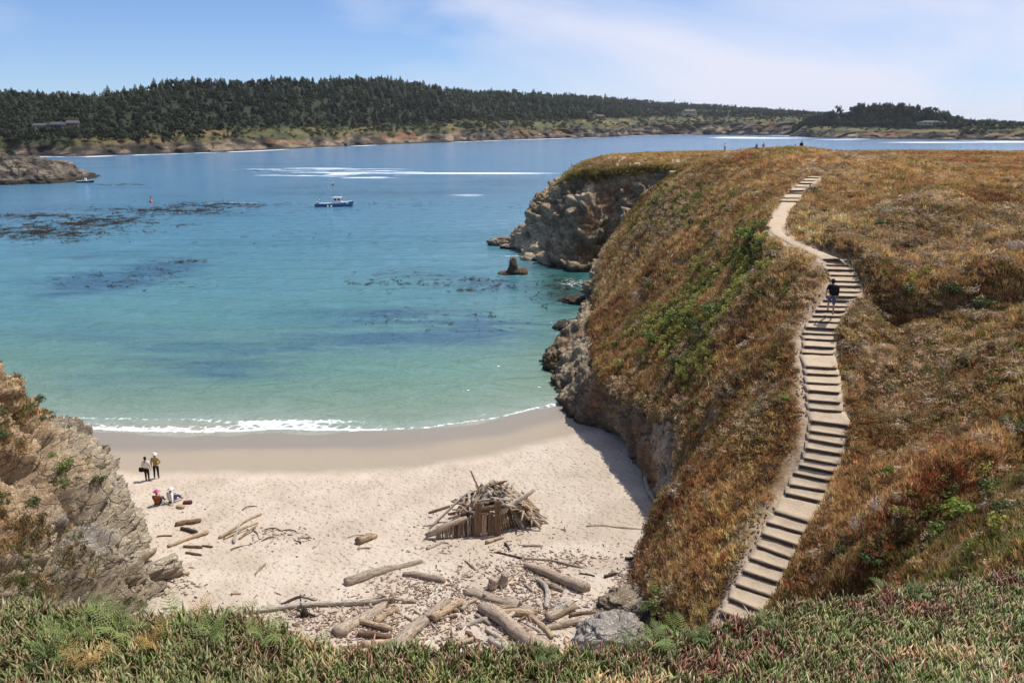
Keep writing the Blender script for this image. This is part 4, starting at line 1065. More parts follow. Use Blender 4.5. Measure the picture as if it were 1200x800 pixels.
# bushes on the outcrop
def outcrop_hit(px_, py_):
    d2 = (qx - px_) ** 2 + (qy - py_) ** 2
    cand = np.where(d2 < 60)
    if not len(cand[0]): k = np.unravel_index(np.argmin(d2), d2.shape)
    else:
        j = np.argmin(qf[cand]); k = (cand[0][j], cand[1][j])
    return G[k]
for px_, py_, sc, kd, lab in [(68,545,.75,0,'green bush in a crack of the left outcrop, larger of two side by side'),(60,528,.5,2,'pale green bush just above the larger bush on the outcrop'),(70,565,.5,0,'green bush just below the larger bush on the outcrop'),(5,505,.6,1,'dark bush at the outer left face of the outcrop'),(60,465,.6,1,'dark bush on the skyline of the outcrop'),(118,558,.55,1,'dark green bush in a hollow near the right end of the outcrop'),(35,585,.5,1,'dark bush in the hollow below the green bushes on the outcrop'),(38,648,.35,2,'small yellow green tuft low on the outcrop')]:
    o = obj('green_bush', BUSH_ME[kd]); o.location = outcrop_hit(px_, py_) - np.array([0, 0, 0.05]); o.scale = (sc,) * 3; o.rotation_euler = (0.2, 0.2, random.uniform(0, 6))
    tag(o, lab, 'bush', 'bushes on the left outcrop'); obj('stem', STEM_ME, o)

# ------------------------------------------------------------------ foreground ice plant
def finger_mesh(name, seed, n=3, red=False):
    r = np.random.default_rng(seed); V, F = [], []
    for k in range(n):
        L = r.uniform(0.075, 0.12); a = r.uniform(0, 6.28); ln = r.uniform(0.1, 0.55); w_ = r.uniform(0.0065, 0.0095)
        b0 = np.array([r.uniform(-.02, .02), r.uniform(-.02, .02), -0.02])
        i = len(V)
        for j, (tq, wq) in enumerate(((0, .8), (.35, 1.0), (.75, .75))):
            c_ = b0 + np.array([math.cos(a) * ln * L * tq ** 1.6 * 1.3, math.sin(a) * ln * L * tq ** 1.6 * 1.3, L * tq])
            for q in range(3):
                an = a + 2 * math.pi * q / 3
                V.append(c_ + np.array([math.cos(an), math.sin(an), -0.3 * math.cos(an - a) * ln]) * w_ * wq)
        V.append(b0 + np.array([math.cos(a) * ln * L * 1.3, math.sin(a) * ln * L * 1.3, L]))
        for j in range(2):
            for q in range(3):
                a0 = i + j * 3 + q; a1 = i + j * 3 + (q + 1) % 3
                F += [(a0, a1, a1 + 3), (a0, a1 + 3, a0 + 3)]
        for q in range(3): F.append((i + 6 + q, i + 6 + (q + 1) % 3, len(V) - 1))
    return mesh_np(name, V, F, M_ICE, True)
Gb = BLUFF; NBf = BLUFF_N
bxp, byp, bf = project(Gb)
vis = (bf > 2.2) & (byp < 1150) & (bxp > -420) & (bxp < 1750)
inner = (byp < 840) & (bxp > -100) & (bxp < 1300)
col_i = np.arange(150)[None, :]
vis = vis & (col_i < 108)
ar = np.linalg.norm(np.cross(np.gradient(Gb, axis=0), np.gradient(Gb, axis=1)), axis=-1)
wg = (ar * vis * np.where(inner, 1.0, 0.5) * np.where(col_i > 90, 0.6, 1.0)).ravel(); cdf = np.cumsum(wg); cdf /= cdf[-1]
def bluff_pts(n, extra=None):
    i = np.searchsorted(cdf, rng.uniform(size=n))
    P = Gb.reshape(-1, 3)[i] + rng.normal(0, 0.035, (n, 3)) * [1, 1, 0.35]
    return P
for k, (n, sd) in enumerate(((17000, 51), (16000, 52), (9500, 53))):
    P = bluff_pts(n)
    px_, py_, _ = project(P)
    nn = fbm(P, 1.3, 3, s=330) + 0.6 * fbm(P, 6, 2, s=331) + rng.normal(0, 0.30, n)
    tt = palette(nn, [(-1.05, (0.22, 0.06, 0.05)), (-0.65, (0.22, 0.125, 0.08)), (-0.3, (0.125, 0.10, 0.05)), (-0.05, (0.085, 0.115, 0.035)), (0.3, (0.14, 0.175, 0.055)), (0.6, (0.25, 0.25, 0.10)), (0.9, (0.42, 0.26, 0.15))])
    tt = mixc(tt, (0.30, 0.16, 0.12), (rng.uniform(size=n) < 0.12) * 0.75)
    tt = mixc(tt, (0.36, 0.30, 0.20), (rng.uniform(size=n) < 0.04) * 0.8)
    lush = sstep(420, 250, px_)
    tt = mixc(tt, (0.11, 0.125, 0.045), 0.4 * lush)
    tt = np.clip(tt * 1.7 * rng.uniform(0.7, 1.35, (n, 1)), 0.01, 0.8)
    sc = rng.uniform(1.3, 2.2, n) * (1 + 0.15 * lush)
    rt = np.stack([rng.normal(-0.12, 0.28, n), rng.normal(0, 0.28, n), rng.uniform(0, 6.28, n)], -1)
    scatter('ice_plant', finger_mesh('ice_plant_fingers', sd, 3), P + [0, 0, 0.02], rt, sc, tt, 'green and red ice plant carpeting the near bluff')
# a few broad yellowing and red leaves among the fingers
# ------------------------------------------------------------------ ferns
def frond_mesh(name, L, seed, mat, pairs=12):
    r = np.random.default_rng(seed); V, F = [], []
    t_ = np.linspace(0, 1, 10)
    spine = np.stack([L * (0.80 * t_), 0 * t_, L * (0.75 * t_ - 0.55 * t_ ** 2.4)], -1)
    tube_into(V, F, spine, 0.006 * L * (1.3 - t_), 4)
    for k in range(pairs):
        q = 0.20 + 0.79 * k / (pairs - 1); c_ = np.array([np.interp(q, t_, spine[:, j]) for j in range(3)])
        ll = L * 0.34 * (1 - q) ** 0.8 + 0.015
        for sg in (-1, 1):
            d_ = np.array([0.62, sg, -0.22]); d_ /= np.linalg.norm(d_); up = np.array([0.3, 0, 1.0]); s2 = np.cross(d_, up); s2 /= np.linalg.norm(s2); d_ = d_ + [0, 0, r.normal(0, .15)]
            # a pinna made of toothed leaflets
            nt = 5
            for j in range(nt):
                u0 = j / nt; b0 = c_ + d_ * ll * u0; wd = min(0.009, ll * 0.13) * (1 - u0 * 0.7)
                i = len(V)
                V += [b0, b0 + d_ * ll / nt * 0.9 + s2 * wd + [0, 0, -0.1 * wd], b0 + d_ * ll / nt * 1.1, b0 + d_ * ll / nt * 0.9 - s2 * wd + [0, 0, -0.1 * wd]]
                F += [(i, i + 1, i + 2, i + 2), (i, i + 2, i + 3, i + 3)]
    return mesh_pd(name, V, F, mat, False)
M_FERN = [green_mat('fern_leaf', (0.20, 0.26, 0.075)), green_mat('fern_leaf_dark', (0.12, 0.17, 0.05)), green_mat('fern_leaf_gold', (0.42, 0.27, 0.09))]
FR = [[frond_mesh('frond', 0.5, 60 + q + 4 * k, m) for q in range(2)] for k, m in enumerate(M_FERN)]
def bluff_hit(px_, py_):
    m = vis & inner & (col_i < 100)
    d2 = np.where(m, (bxp - px_) ** 2 + (byp - py_) ** 2, 1e9)
    return Gb[np.unravel_index(np.argmin(d2), d2.shape)]
FERNS = [(18,752,.9,1),(48,742,1.0,0),(82,752,1.05,0),(108,738,.9,1),(138,752,1.15,0),(165,742,1.0,1),(180,765,.9,2),(205,748,1.2,0),(232,742,.9,2),(250,756,1.1,0),(282,750,1.1,0),(312,760,.95,0),(345,770,.8,2),(372,778,.75,1),(60,785,.9,1),(100,790,1.0,2),(20,795,1.0,0),(160,795,.8,1),(225,790,.7,2),(735,768,.6,1),(765,762,.75,0),(795,760,.9,0),(822,758,.6,1),(893,738,.7,0),(1040,708,.8,0),(1075,705,.6,1),(640,782,.6,1)]
for k, (px_, py_, sc, kd) in enumerate(FERNS):
    P = bluff_hit(px_, py_)
    root = empty('fern', P + np.array([0, 0, 0.09]), random.uniform(0, 6.28)); root.scale = (sc * 1.15,) * 3
    gp = 'ferns along the edge of the bluff'
    if px_ > 600: lab = {640:'small dark fern alone at the edge below the thick logs',735:'dark fern beside the grey boulder at the bluff edge',765:'light green fern between the grey boulder and the bushy bulge',795:'largest light green fern on the right half of the bluff edge',822:'dark fern just right of the largest right-hand fern',893:'light green fern overhanging the lowest wooden steps',1040:'fern at the bluff edge below the gully right of the steps',1075:'small dark fern beside the fern below the gully'}[px_]
    else:
        same = sorted(q[0] for q in FERNS if q[3] == kd and q[0] < 600); o_ = same.index(px_)
        word = ['first', 'second', 'third', 'fourth', 'fifth', 'sixth', 'seventh', 'eighth', 'ninth', 'tenth'][o_]
        lab = word + ' ' + ['light green', 'dark green', 'golden dying'][kd] + ' fern from the left along the bluff edge below the outcrop'
    tag(root, lab, 'fern', gp)
    nf = random.randint(7, 10)
    for j in range(nf):
        f = obj('frond', FR[kd][j % 2], root); f.rotation_euler = (random.gauss(0, .3), random.gauss(-0.35, .3), 6.28 * j / nf + random.gauss(0, .3)); s_ = random.uniform(.7, 1.1); f.scale = (s_, s_, s_)
# ------------------------------------------------------------------ trees of the far shore
t = NT('needle_foliage'); c = t.attr('tint', 'INSTANCER')
M_NEEDLE_I = t.done(c, 0.85, None, 0.08)
M_NEEDLE = green_mat('needle_foliage_near', (0.027, 0.037, 0.019))
M_NEEDLE2 = green_mat('broad_foliage', (0.036, 0.048, 0.021))
M_TRUNK = plain('tree_bark', (0.12, 0.09, 0.07), 0.9)

def conifer_crown(name, mat, seed, H=1.0, R=0.34, whorls=9, per=7, low=0.14):
    r = np.random.default_rng(seed); V, F = [], []
    for k in range(whorls):
        q = k / (whorls - 1); z = low + (1 - low) * q * 0.97
        L = R * (1 - q) ** 0.75 * r.uniform(0.75, 1.1) + 0.02
        for j in range(per):
            if r.uniform() < 0.12: continue
            a = 2 * math.pi * (j + r.uniform(-.35, .35)) / per + k; l = L * r.uniform(0.65, 1.2); wd = l * r.uniform(.30, .5)
            d_ = np.array([math.cos(a), math.sin(a), 0]); s2 = np.array([-math.sin(a), math.cos(a), 0]); i = len(V)
            V += [np.array([0, 0, z + 0.03]), d_ * l * .6 + s2 * wd + [0, 0, z - 0.03], d_ * l + [0, 0, z - 0.06 * r.uniform(0, 1.4)], d_ * l * .6 - s2 * wd + [0, 0, z - 0.03], d_ * l * .55 + [0, 0, z + 0.045]]
            F += [(i, i + 1, i + 4), (i + 1, i + 2, i + 4), (i + 2, i + 3, i + 4), (i + 3, i, i + 4)]
    i = len(V); V += [(0.012, 0, .93), (-0.012, .01, .93), (0, -.012, .93), (0, 0, 1.03)]; F += [(i, i + 1, i + 3), (i + 1, i + 2, i + 3), (i + 2, i, i + 3)]
    return mesh_np(name, V, F, mat, False)

def broad_crown(name, mat, seed, n=190, R=0.36):
    r = np.random.default_rng(seed); V, F = [], []
    cen = [(r.uniform(-.2, .2), r.uniform(-.2, .2), r.uniform(.4, .82), r.uniform(.13, .24)) for _ in range(9)]
    for k in range(n):
        c_ = cen[k % 9]; d_ = r.normal(size=3); d_ /= np.linalg.norm(d_); p_ = np.array(c_[:3]) + d_ * c_[3] * r.uniform(.6, 1.0)
        nr = d_ + r.normal(0, .4, 3); a = np.cross(nr, r.normal(size=3)); a /= np.linalg.norm(a); b_ = np.cross(nr, a); b_ /= np.linalg.norm(b_); l = r.uniform(.05, .10); i = len(V)
        V += [p_ - a * l, p_ + b_ * l * .8, p_ + a * l, p_ - b_ * l * .8]; F += [(i, i + 1, i + 2), (i, i + 2, i + 3)]
    return mesh_np(name, V, F, mat, False)
def trunk_mesh(name, seed):
    r = np.random.default_rng(seed); V, F = [], []
    tube_into(V, F, [(0, 0, -.05), (0.005, 0, .3), (0, .004, .65), (0, 0, .95)], [.022, .017, .010, .003], 5)
    for k in range(4):
        a = r.uniform(0, 6.28); z = r.uniform(.3, .7); tube_into(V, F, [(0, 0, z), (math.cos(a) * .12, math.sin(a) * .12, z + .05)], [.006, .002], 4)
    return mesh_pd(name, V, F, M_TRUNK)

def tree_points(G, FP, lo, hi, n, seed, edge=0.0):
    """random spots on rows lo..hi of a far land grid, even over its true area"""
    r = np.random.default_rng(seed)
    A = np.linalg.norm(np.cross(G[1:, lo:hi] - G[:-1, lo:hi], (G[:, lo + 1:hi + 1] - G[:, lo:hi])[:-1]), axis=-1)
    cols = (FP[:-1] > -380) & (FP[:-1] < 1600)
    A = A * cols[:, None]
    D = np.maximum(G[:-1, lo:hi, 1], 300); A = A / D ** 1.1
    cdf = np.cumsum(A.ravel()); cdf /= cdf[-1]
    i = np.searchsorted(cdf, r.uniform(size=n)); u_, v_ = np.divmod(i, A.shape[1]); v_ = v_ + lo
    a, b_ = r.uniform(size=(n, 1)), r.uniform(size=(n, 1))
    return (G[u_, v_] * (1 - a) * (1 - b_) + G[u_ + 1, v_] * a * (1 - b_) + G[u_, v_ + 1] * (1 - a) * b_ + G[u_ + 1, v_ + 1] * a * b_), v_
# rows: 0-1 below water, 2-17 cliff, 18-27 terrace, 28-41 lower forest, 42-55 upper forest, 56+ behind
PL, vl = tree_points(FARG, FPXL, 27, 58, 14500, 401)
PH, vh = tree_points(HEADG, HPXL, 26, 58, 1900, 402)
pxl, pyl, _ = project(PL)
keepm = ~((pxl > 1110) & (rng.uniform(size=len(PL)) < .5))
PL, vl = PL[keepm], vl[keepm]
pxh, pyh, _ = project(PH); PH = PH[(pxh < 1128) | (rng.uniform(size=len(PH)) < 0.25)]
PX, vx = tree_points(FARG, FPXL, 16, 28, 5200, 405)
pxx = project(PX)[0]; mX = rng.uniform(size=len(PX)) < np.interp(pxx, [-100, 120, 260, 330], [.75, .62, .2, 0.0]); PX, vx = PX[mX], vx[mX]
PL = np.concatenate([PL, PX]); vl = np.concatenate([vl, vx])
PA = np.concatenate([PL, PH]); isH = np.arange(len(PA)) >= len(PL)
clear = np.zeros(len(PA), bool); pa, pb, _ = project(PA)
for hx, hy, hw_ in ((52,151,11),(72,151,11),(89,150,10),(808,134,10),(702,139,8),(590,146,8),(1092,147,20)):
    clear |= (np.abs(pa - hx) < hw_) & (pb > hy - 3) & (pb < hy + 4)
PA = PA[~clear]; isH = isH[~clear]; low_all = np.concatenate([vl, np.full(len(PH), 40)])[~clear]
DA = PA[:, 1]
hA = rng.uniform(6.5, 12.5, len(PA)) * np.where(rng.uniform(size=len(PA)) < .08, 1.3, 1) * np.clip(DA / 1100, 0.75, 1.55) * np.where(isH, 0.95, 1.0)
pa, pb, _ = project(PA)
hA *= np.where(~isH, np.interp(pa, [700, 800, 940], [1, .8, .6]), 1)
low_v = low_all
broad = np.where(isH, rng.uniform(size=len(PA)) < .75, rng.uniform(size=len(PA)) < np.interp(low_v, [27, 36, 45], [0.85, 0.6, 0.3]))
hA = np.where(broad, hA * 0.8, hA)
sizepx = hA / DA
inview = (pa > -5) & (pa < 1205)
order = np.argsort(-(sizepx * inview + 0.002 * (low_v < 33) * inview * (pb < 170)))
solo = np.zeros(len(PA), bool); solo[order[:300]] = True
TR_ME = trunk_mesh('trunk', 5)
CON = [conifer_crown('crown', M_NEEDLE, 71 + k) for k in range(3)]
BRO = [broad_crown('crown', M_NEEDLE2, 81 + k) for k in range(3)]
for k in np.where(solo)[0]:
    h = hA[k]; bd = broad[k]
    o = obj('broad_tree' if bd else 'pine_tree', TR_ME); o.location = PA[k]; wf = 1.25 if bd else 1.15
    o.scale = (h * wf, h * wf, h); o.rotation_euler = (0, 0, random.uniform(0, 6.28))
    c_ = obj('crown', (BRO if bd else CON)[k % 3], o)
    if isH[k]: tag(o, 'dark tree on the low wooded headland at the right of the bay', 'tree', 'trees on the far headland')
    elif bd: tag(o, 'rounded broad tree at the front of the wood across the bay', 'tree', 'rounded trees across the bay')
    else: tag(o, 'pointed pine at the front of the wood across the bay', 'tree', 'pines across the bay')
def far_tint(P, base, var, s):
    n = fbm(P, 0.006, 3, s=s) + rng.normal(0, .3, len(P))
    return np.clip(palette(n, [(-.6, np.array(base) * .62), (0, base), (.6, np.array(base) * 1.5 + [0.012, 0.008, 0])]) * rng.uniform(.8, 1.2, (len(P), 1)), 0.004, .5)
for nm, m, me, lab, base in (('pine_wood', ~solo & ~broad, conifer_crown('pine_piece', M_NEEDLE_I, 91), 'dense dark pine wood covering the hills across the bay', (0.024, 0.033, 0.020)), ('mixed_wood', ~solo & broad, broad_crown('broad_piece', M_NEEDLE_I, 92), 'rounded trees filling the lower slopes across the bay', (0.033, 0.043, 0.022))):
    P = PA[m]; h = hA[m]; wf = 1.2
    scatter(nm, me, P, np.stack([0 * h, 0 * h, rng.uniform(0, 6.28, len(h))], -1), np.stack([h * wf, h * wf, h], -1), far_tint(P, base, .3, 410), lab)
# scrub on the terrace and cliff tops
PS, _ = tree_points(FARG, FPXL, 17, 29, 5200, 403)
PS2, _ = tree_points(HEADG, HPXL, 12, 27, 800, 404)
PS = np.concatenate([PS, PS2]); nn = fbm(PS, 0.012, 4, s=420) + 0.3 * rng.normal(size=len(PS))
left = np.interp(project(PS)[0], [0, 250, 420, 800, 1000], [1.0, .55, 0.0, 0.05, -0.1])
m = nn + left * 0.55 > 0.18; PS = PS[m]; nn = nn[m]
tt = palette(nn - 0.3, [(-.3, (0.10, 0.09, 0.04)), (0.1, (0.06, 0.075, 0.03)), (.4, (0.04, 0.058, 0.024))])
hs = rng.uniform(2.5, 6, len(PS)) * np.clip(PS[:, 1] / 1000, .7, 1.6)
scatter('coastal_scrub', broad_crown('scrub_piece', M_NEEDLE_I, 93, 110), PS - np.stack([0 * hs, 0 * hs, hs * .25], -1), np.stack([0 * hs, 0 * hs, rng.uniform(0, 6.28, len(hs))], -1), np.stack([hs * 1.9, hs * 1.9, hs], -1), tt, 'scrub along the terrace above the far sea cliffs')

# ------------------------------------------------------------------ small rocky point at the left
LPX = np.arange(-260, 119, 1.6)
prof = np.array([(-260,170,214),(-60,174,217),(0,180,217),(25,179,216.5),(40,182,216),(60,188,215.5),(80,190,214),(90,194,213),(96,199,212),(108,203,210),(116,205.5,208)], float)
yb = np.interp(LPX, prof[:, 0], prof[:, 2]); ytp = np.interp(LPX, prof[:, 0], prof[:, 1])
kb = at_z(LPX, yb, 0.0); Db = kb[:, 1]
kt = at_y(LPX, ytp, Db + 9)
rows = []
for q in range(40):
    u = q / 39; rr = kb + (kt - kb) * np.array([u, u, u])[None]
    rr[:, 2] = -1.2 + (kt[:, 2] + 1.2) * u ** 0.85; rows.append(rr)
for q in range(14):
    u = (q + 1) / 14; rr = kt.copy(); rr[:, 1] += 26 * u; rr[:, 0] *= (Db + 9 + 26 * u) / (Db + 9); rr[:, 2] = kt[:, 2] * (1 - u ** 1.6) - 1.5 * u; rows.append(rr)
G = np.array(rows).transpose(1, 0, 2)
Nn = grid_normals(G); Nn = -Nn if Nn[100, 20, 1] > 0 else Nn
dd, cvv, _ = rock_disp(G, 1.7, 0.30, 430)
sc_t = sstep(118, 90, LPX)[:, None]
G = G + Nn * (dd * (0.3 + 0.7 * sc_t))[..., None]
r1 = fbm(G * [1, 1, 2.5], 0.18, 4, s=431) + 0.4 * (cvv - .5)
rc = palette(r1, [(-.6, (0.09, 0.08, 0.07)), (-.1, (0.20, 0.17, 0.14)), (.2, (0.30, 0.25, 0.19)), (.6, (0.38, 0.33, 0.26))])
rc = mixc(rc, (0.34, 0.17, 0.08), 0.7 * sstep(.1, .35, fbm(G, 0.07, 3, s=433)) * sstep(6, 9, G[..., 2]))
rc = mixc(rc, (0.035, 0.032, 0.022), 0.85 * sstep(3.0, 1.2, G[..., 2]))
tag(obj('rocky_point', mesh_np('rocky_point', G.reshape(-1, 3), grid_faces(*G.shape[:2]), M_ROCK_FAR, True, {'Col': ('POINT', 'FLOAT_COLOR', rc.reshape(-1, 3))})), 'low layered rocky point at the left of the bay', kind='structure')

# ------------------------------------------------------------------ boulders and ledges
def boulder(name, P, size, seed, label, col0, col1, rz=0.0, sub=5, cat='rock', group=None, weed=True, wl=0.0):
    bm = bmesh.new(); bmesh.ops.create_icosphere(bm, subdivisions=sub, radius=1.0)
    co = np.array([v.co[:] for v in bm.verts]); fc = np.array([[v.index for v in f.verts] for f in bm.faces]); bm.free()
    q = co * size
    nn = co.copy()
    dd, cv_, _ = rock_disp(q / max(size) * 3.0 + seed * 3.1, 1.0, 1.0, 500 + seed)
    q = q * (1 + 0.34 * dd[:, None])
    c_ = palette(fbm(q / max(size) * 2.2, 1.0, 4, s=510 + seed) + .3 * (cv_ - .5), [(-.5, col0), (.4, col1)])
    if weed:
        zz_ = q[:, 2] + P[2] - wl
        c_ = mixc(c_, (0.035, 0.03, 0.018), .85 * sstep(0.55, 0.15, zz_))
    o = obj(name, mesh_np(name, q, fc, M_ROCK, True, {'Col': ('POINT', 'FLOAT_COLOR', c_)}))
    o.location = P; o.rotation_euler = (0, 0, rz)
    return tag(o, label, cat, group)
# sea stack in the bay, three lumps grown into one rock
def stack():
    base = at_z(603, 321, 0.0); s_ = base[1] / FPX
    bm = bmesh.new()
    for dx, dy, sx, sy, sz in ((-10, 0, 11, 8, 3.5), (-1, 0, 5.5, 5, 21), (8, 1, 8, 6, 6.5), (-2, -2, 7, 5, 9)):
        r_ = bmesh.ops.create_icosphere(bm, subdivisions=5, radius=1.0)
        for v in r_['verts']: v.co = Vector((v.co.x * sx * s_ + dx * s_, v.co.y * sy * s_ * 1.4 + dy * s_, v.co.z * sz * s_ * 1.06))
    co = np.array([v.co[:] for v in bm.verts]); fc = np.array([[v.index for v in f.verts] for f in bm.faces]); bm.free()
    d_, cv_, _ = rock_disp(co * 1.0, 0.28, 1.0, 540)
    nr = co / np.maximum(np.linalg.norm(co * [1, 1, .5], axis=1, keepdims=True), .1)
    co = co + nr * d_[:, None] * 0.9
    c_ = palette(fbm(co, 0.8, 4, s=541), [(-.5, (0.07, 0.055, 0.045)), (.4, (0.17, 0.13, 0.10))])
    c_ = mixc(c_, (0.25, 0.12, 0.05), .7 * sstep(1.2, .6, co[:, 2]) * (fbm(co, .7, 2, s=542) > -.1)); c_ = mixc(c_, (0.03, 0.026, 0.016), .8 * sstep(.45, .1, co[:, 2]))
    c_ = mixc(c_, (0.45, 0.43, 0.40), .8 * sstep(2.6, 3.1, co[:, 2]))
    o = obj('sea_stack', mesh_np('sea_stack', co, fc, M_ROCK, True, {'Col': ('POINT', 'FLOAT_COLOR', c_)})); o.location = base
    tag(o, 'small pointed sea stack standing alone in the water', 'sea stack')
stack()
LG = ((0.20, 0.165, 0.13), (0.42, 0.36, 0.29))
for k, (px_, py_, sx, sy, sz, lab) in enumerate([(665,304,6.0,3.2,1.9,'largest pale ledge rock at the foot of the far cliff'),(640,296,4.2,3.0,1.8,'ledge rock left of the largest pale ledge'),(690,303,3.6,3.0,1.7,'ledge rock beside the near spur at the cove'),(618,290,5.0,3.0,1.3,'long low ledge rock at the tip of the far cliff'),(596,286,4.5,3.4,1.6,'dark outermost ledge rock at the tip of the far cliff')]):
    boulder('ledge_rock', at_z(px_, py_, 0.0) + np.array([0, 0, .1]), (sx, sy, sz), 3 + k, lab, *LG, rz=0.1 * k, group='ledge rocks below the far cliff')
boulder('boulder', at_z(648, 431, 0.1), (1.0, 1.3, 1.5), 11, 'weed covered rock at the water edge of the near spur', (0.10, 0.07, 0.035), (0.24, 0.17, 0.10), group='shore rocks')
boulder('boulder', at_z(664, 384, 0.0), (2.0, 2.2, .8), 12, 'low dark reef rock in the cove beside the spur', (0.05, 0.045, 0.035), (0.12, 0.10, 0.08), group='shore rocks')
boulder('boulder', at_z(676, 352, 0.0), (2.6, 2.2, .7), 13, 'low dark reef rock farther in the cove', (0.05, 0.045, 0.035), (0.12, 0.10, 0.08), group='shore rocks')
pb_ = sand(716, 752)
boulder('boulder', pb_ + np.array([0, 0, .25]), (1.35, 1.2, .85), 14, 'pale grey boulder on the sand at the foot of the bluff', (0.38, 0.35, 0.32), (0.56, 0.52, 0.48), weed=False, group='boulders at the foot of the bluff')
boulder('boulder', sand(742, 708) + np.array([0, 0, .05]), (1.5, 1.1, .55), 15, 'low tan rock between the wood chips and the bushy bulge', (0.30, 0.24, 0.17), (0.46, 0.38, 0.28), weed=False, group='boulders at the foot of the bluff')
boulder('boulder', sand(757, 725) + np.array([0, 0, .1]), (.7, .6, .55), 16, 'small dark rock beside the low tan rock', (0.12, 0.11, 0.10), (0.24, 0.21, 0.18), weed=False, group='boulders at the foot of the bluff')
# ------------------------------------------------------------------ the stairway: timber risers and trodden earth treads
def wood_mat(name, c0, c1, rough=0.85, grain=1.0):
    t = NT(name); p = t.objc()
    g = t.noise(t.map(p, (1.2 * grain, 14 * grain, 14 * grain)), 2.0, 5, 0.65, 0.6)
    b_ = t.noise(t.map(p, (1, 2, 2)), 1.3, 4, 0.6)
    c = t.mix(g, c0, c1); c = t.mix(t.math('MULTIPLY', b_, 0.55), c, tuple(x * 0.62 for x in c0))
    rv = t.n('ObjectInfo').outputs['Random']
    c = t.mix(1.0, c, t.ramp(rv, [(0, (0.80, 0.79, 0.78)), (1, (1.18, 1.15, 1.10))]), 'MULTIPLY')
    ck = t.ramp(t.noise(t.map(p, (.8 * grain, 9 * grain, 9 * grain)), 1.6, 4, 0.6, 0.3), [(0.475, 0.0), (0.495, 1.0), (0.505, 1.0), (0.525, 0.0)])
    c = t.mix(t.math('MULTIPLY', ck, 0.55), c, tuple(x * 0.3 for x in c0))
    return t.done(c, rough, t.bump(t.math('SUBTRACT', g, ck), 0.8, 0.04), 0.2)
M_TIMBER = wood_mat('riser_timber', (0.085, 0.062, 0.046), (0.19, 0.145, 0.11))
t = NT('trail_earth'); p = t.pos()
n1 = t.noise(p, 9, 5, 0.7); n2 = t.noise(p, 1.7, 3, 0.6)
c = t.mix(n1, (0.38, 0.295, 0.20), (0.58, 0.465, 0.335)); c = t.mix(t.math('MULTIPLY', t.ramp(n2, [(0.5, 0.0), (0.7, 1.0)]), 0.5), c, (0.33, 0.25, 0.17))
M_TRAIL = t.done(c, 0.95, t.bump(n1, 0.6, 0.05), 0.1)
stair = empty('stairway', STEP[0][0])
tag(stair, 'long stairway of timber risers and dirt treads climbing the headland', 'stairway')
SO = np.array(STEP[0][0])
def riser(k):
    a, b_ = np.array(STEP[k][0]), np.array(STEP[k][1]); ax = b_ - a; L = np.linalg.norm(ax); zt_ = 0.125 + 0.02 * math.sin(k * 2.3)
    bm = bmesh.new(); bmesh.ops.create_cube(bm, size=1.0)
    for v in bm.verts: v.co = Vector((v.co.x * (L + 0.08), v.co.y * 0.085, v.co.z * (zt_ + 0.22) + (zt_ - 0.22) / 2))
    bmesh.ops.bevel(bm, geom=bm.edges[:], offset=0.010, segments=1, affect='EDGES')
    me = bpy.data.meshes.new('riser_board'); bm.to_mesh(me); bm.free(); me.materials.append(M_TIMBER)
    o = obj('riser_board', me, stair); m = (a + b_) / 2
    o.location = m - SO; o.rotation_euler = (0, -math.atan2(ax[2], math.hypot(ax[0], ax[1])) , math.atan2(ax[1], ax[0]))
    return zt_
for k in range(len(STEP)):
    z0 = riser(k)
    a, b_ = np.array(STEP[k][0]), np.array(STEP[k][1])
    last = k in (N_LOW - 1, len(STEP) - 1)
    if last:
        fw = np.array([-(b_ - a)[1], (b_ - a)[0], 0]); fw /= np.linalg.norm(fw); c2, d2 = a + fw * 0.9 + [0, 0, z0 + .06], b_ + fw * 0.9 + [0, 0, z0 + .06]
    else:
        c2, d2 = np.array(STEP[k + 1][0]), np.array(STEP[k + 1][1]); c2 = c2 + [0, 0, 0.02]; d2 = d2 + [0, 0, 0.02]
    e = (b_ - a) / np.linalg.norm(b_ - a); e2 = (d2 - c2) / np.linalg.norm(d2 - c2)
    a2, b2 = a + [0, 0, z0 - .008] - e * .10, b_ + [0, 0, z0 - .008] + e * .10; c2 = c2 - e2 * .22; d2 = d2 + e2 * .16
    # start behind the board
    nm = (c2 + d2 - a2 - b2); nm[2] = 0; nm /= np.linalg.norm(nm); a2 = a2 + nm * .03; b2 = b2 + nm * .03
    nu, nv = 9, 7; V = []
    for i in range(nv):
        q = i / (nv - 1)
        for j in range(nu):
            u = j / (nu - 1); P = (a2 * (1 - u) + b2 * u) * (1 - q) + (c2 * (1 - u) + d2 * u) * q
            sag = -0.035 * math.sin(math.pi * u) * math.sin(math.pi * min(1, q * 1.2)); edge = 0.06 * (abs(2 * u - 1) ** 4) * (1 if u > .5 else -0.5)
            V.append(P + [0, 0, sag + edge * min(1, q * 3) + 0.02 * float(fbm(P[None] * 1.0, 3.0, 2, s=600)[0])])
    V = np.array(V); F = list(map(tuple, grid_faces(nv, nu)))
    rim = [j for j in range(nu)] + [i * nu + nu - 1 for i in range(1, nv)] + [(nv - 1) * nu + j for j in range(nu - 2, -1, -1)] + [i * nu for i in range(nv - 2, 0, -1)]
    low = V[rim] - [0, 0, .45]; n0 = len(V); V = np.concatenate([V, low])
    for i in range(len(rim)):
        j = (i + 1) % len(rim); F.append((rim[i], n0 + i, n0 + j, rim[j]))
    obj('tread', mesh_pd('tread', V - SO, F, M_TRAIL), stair)
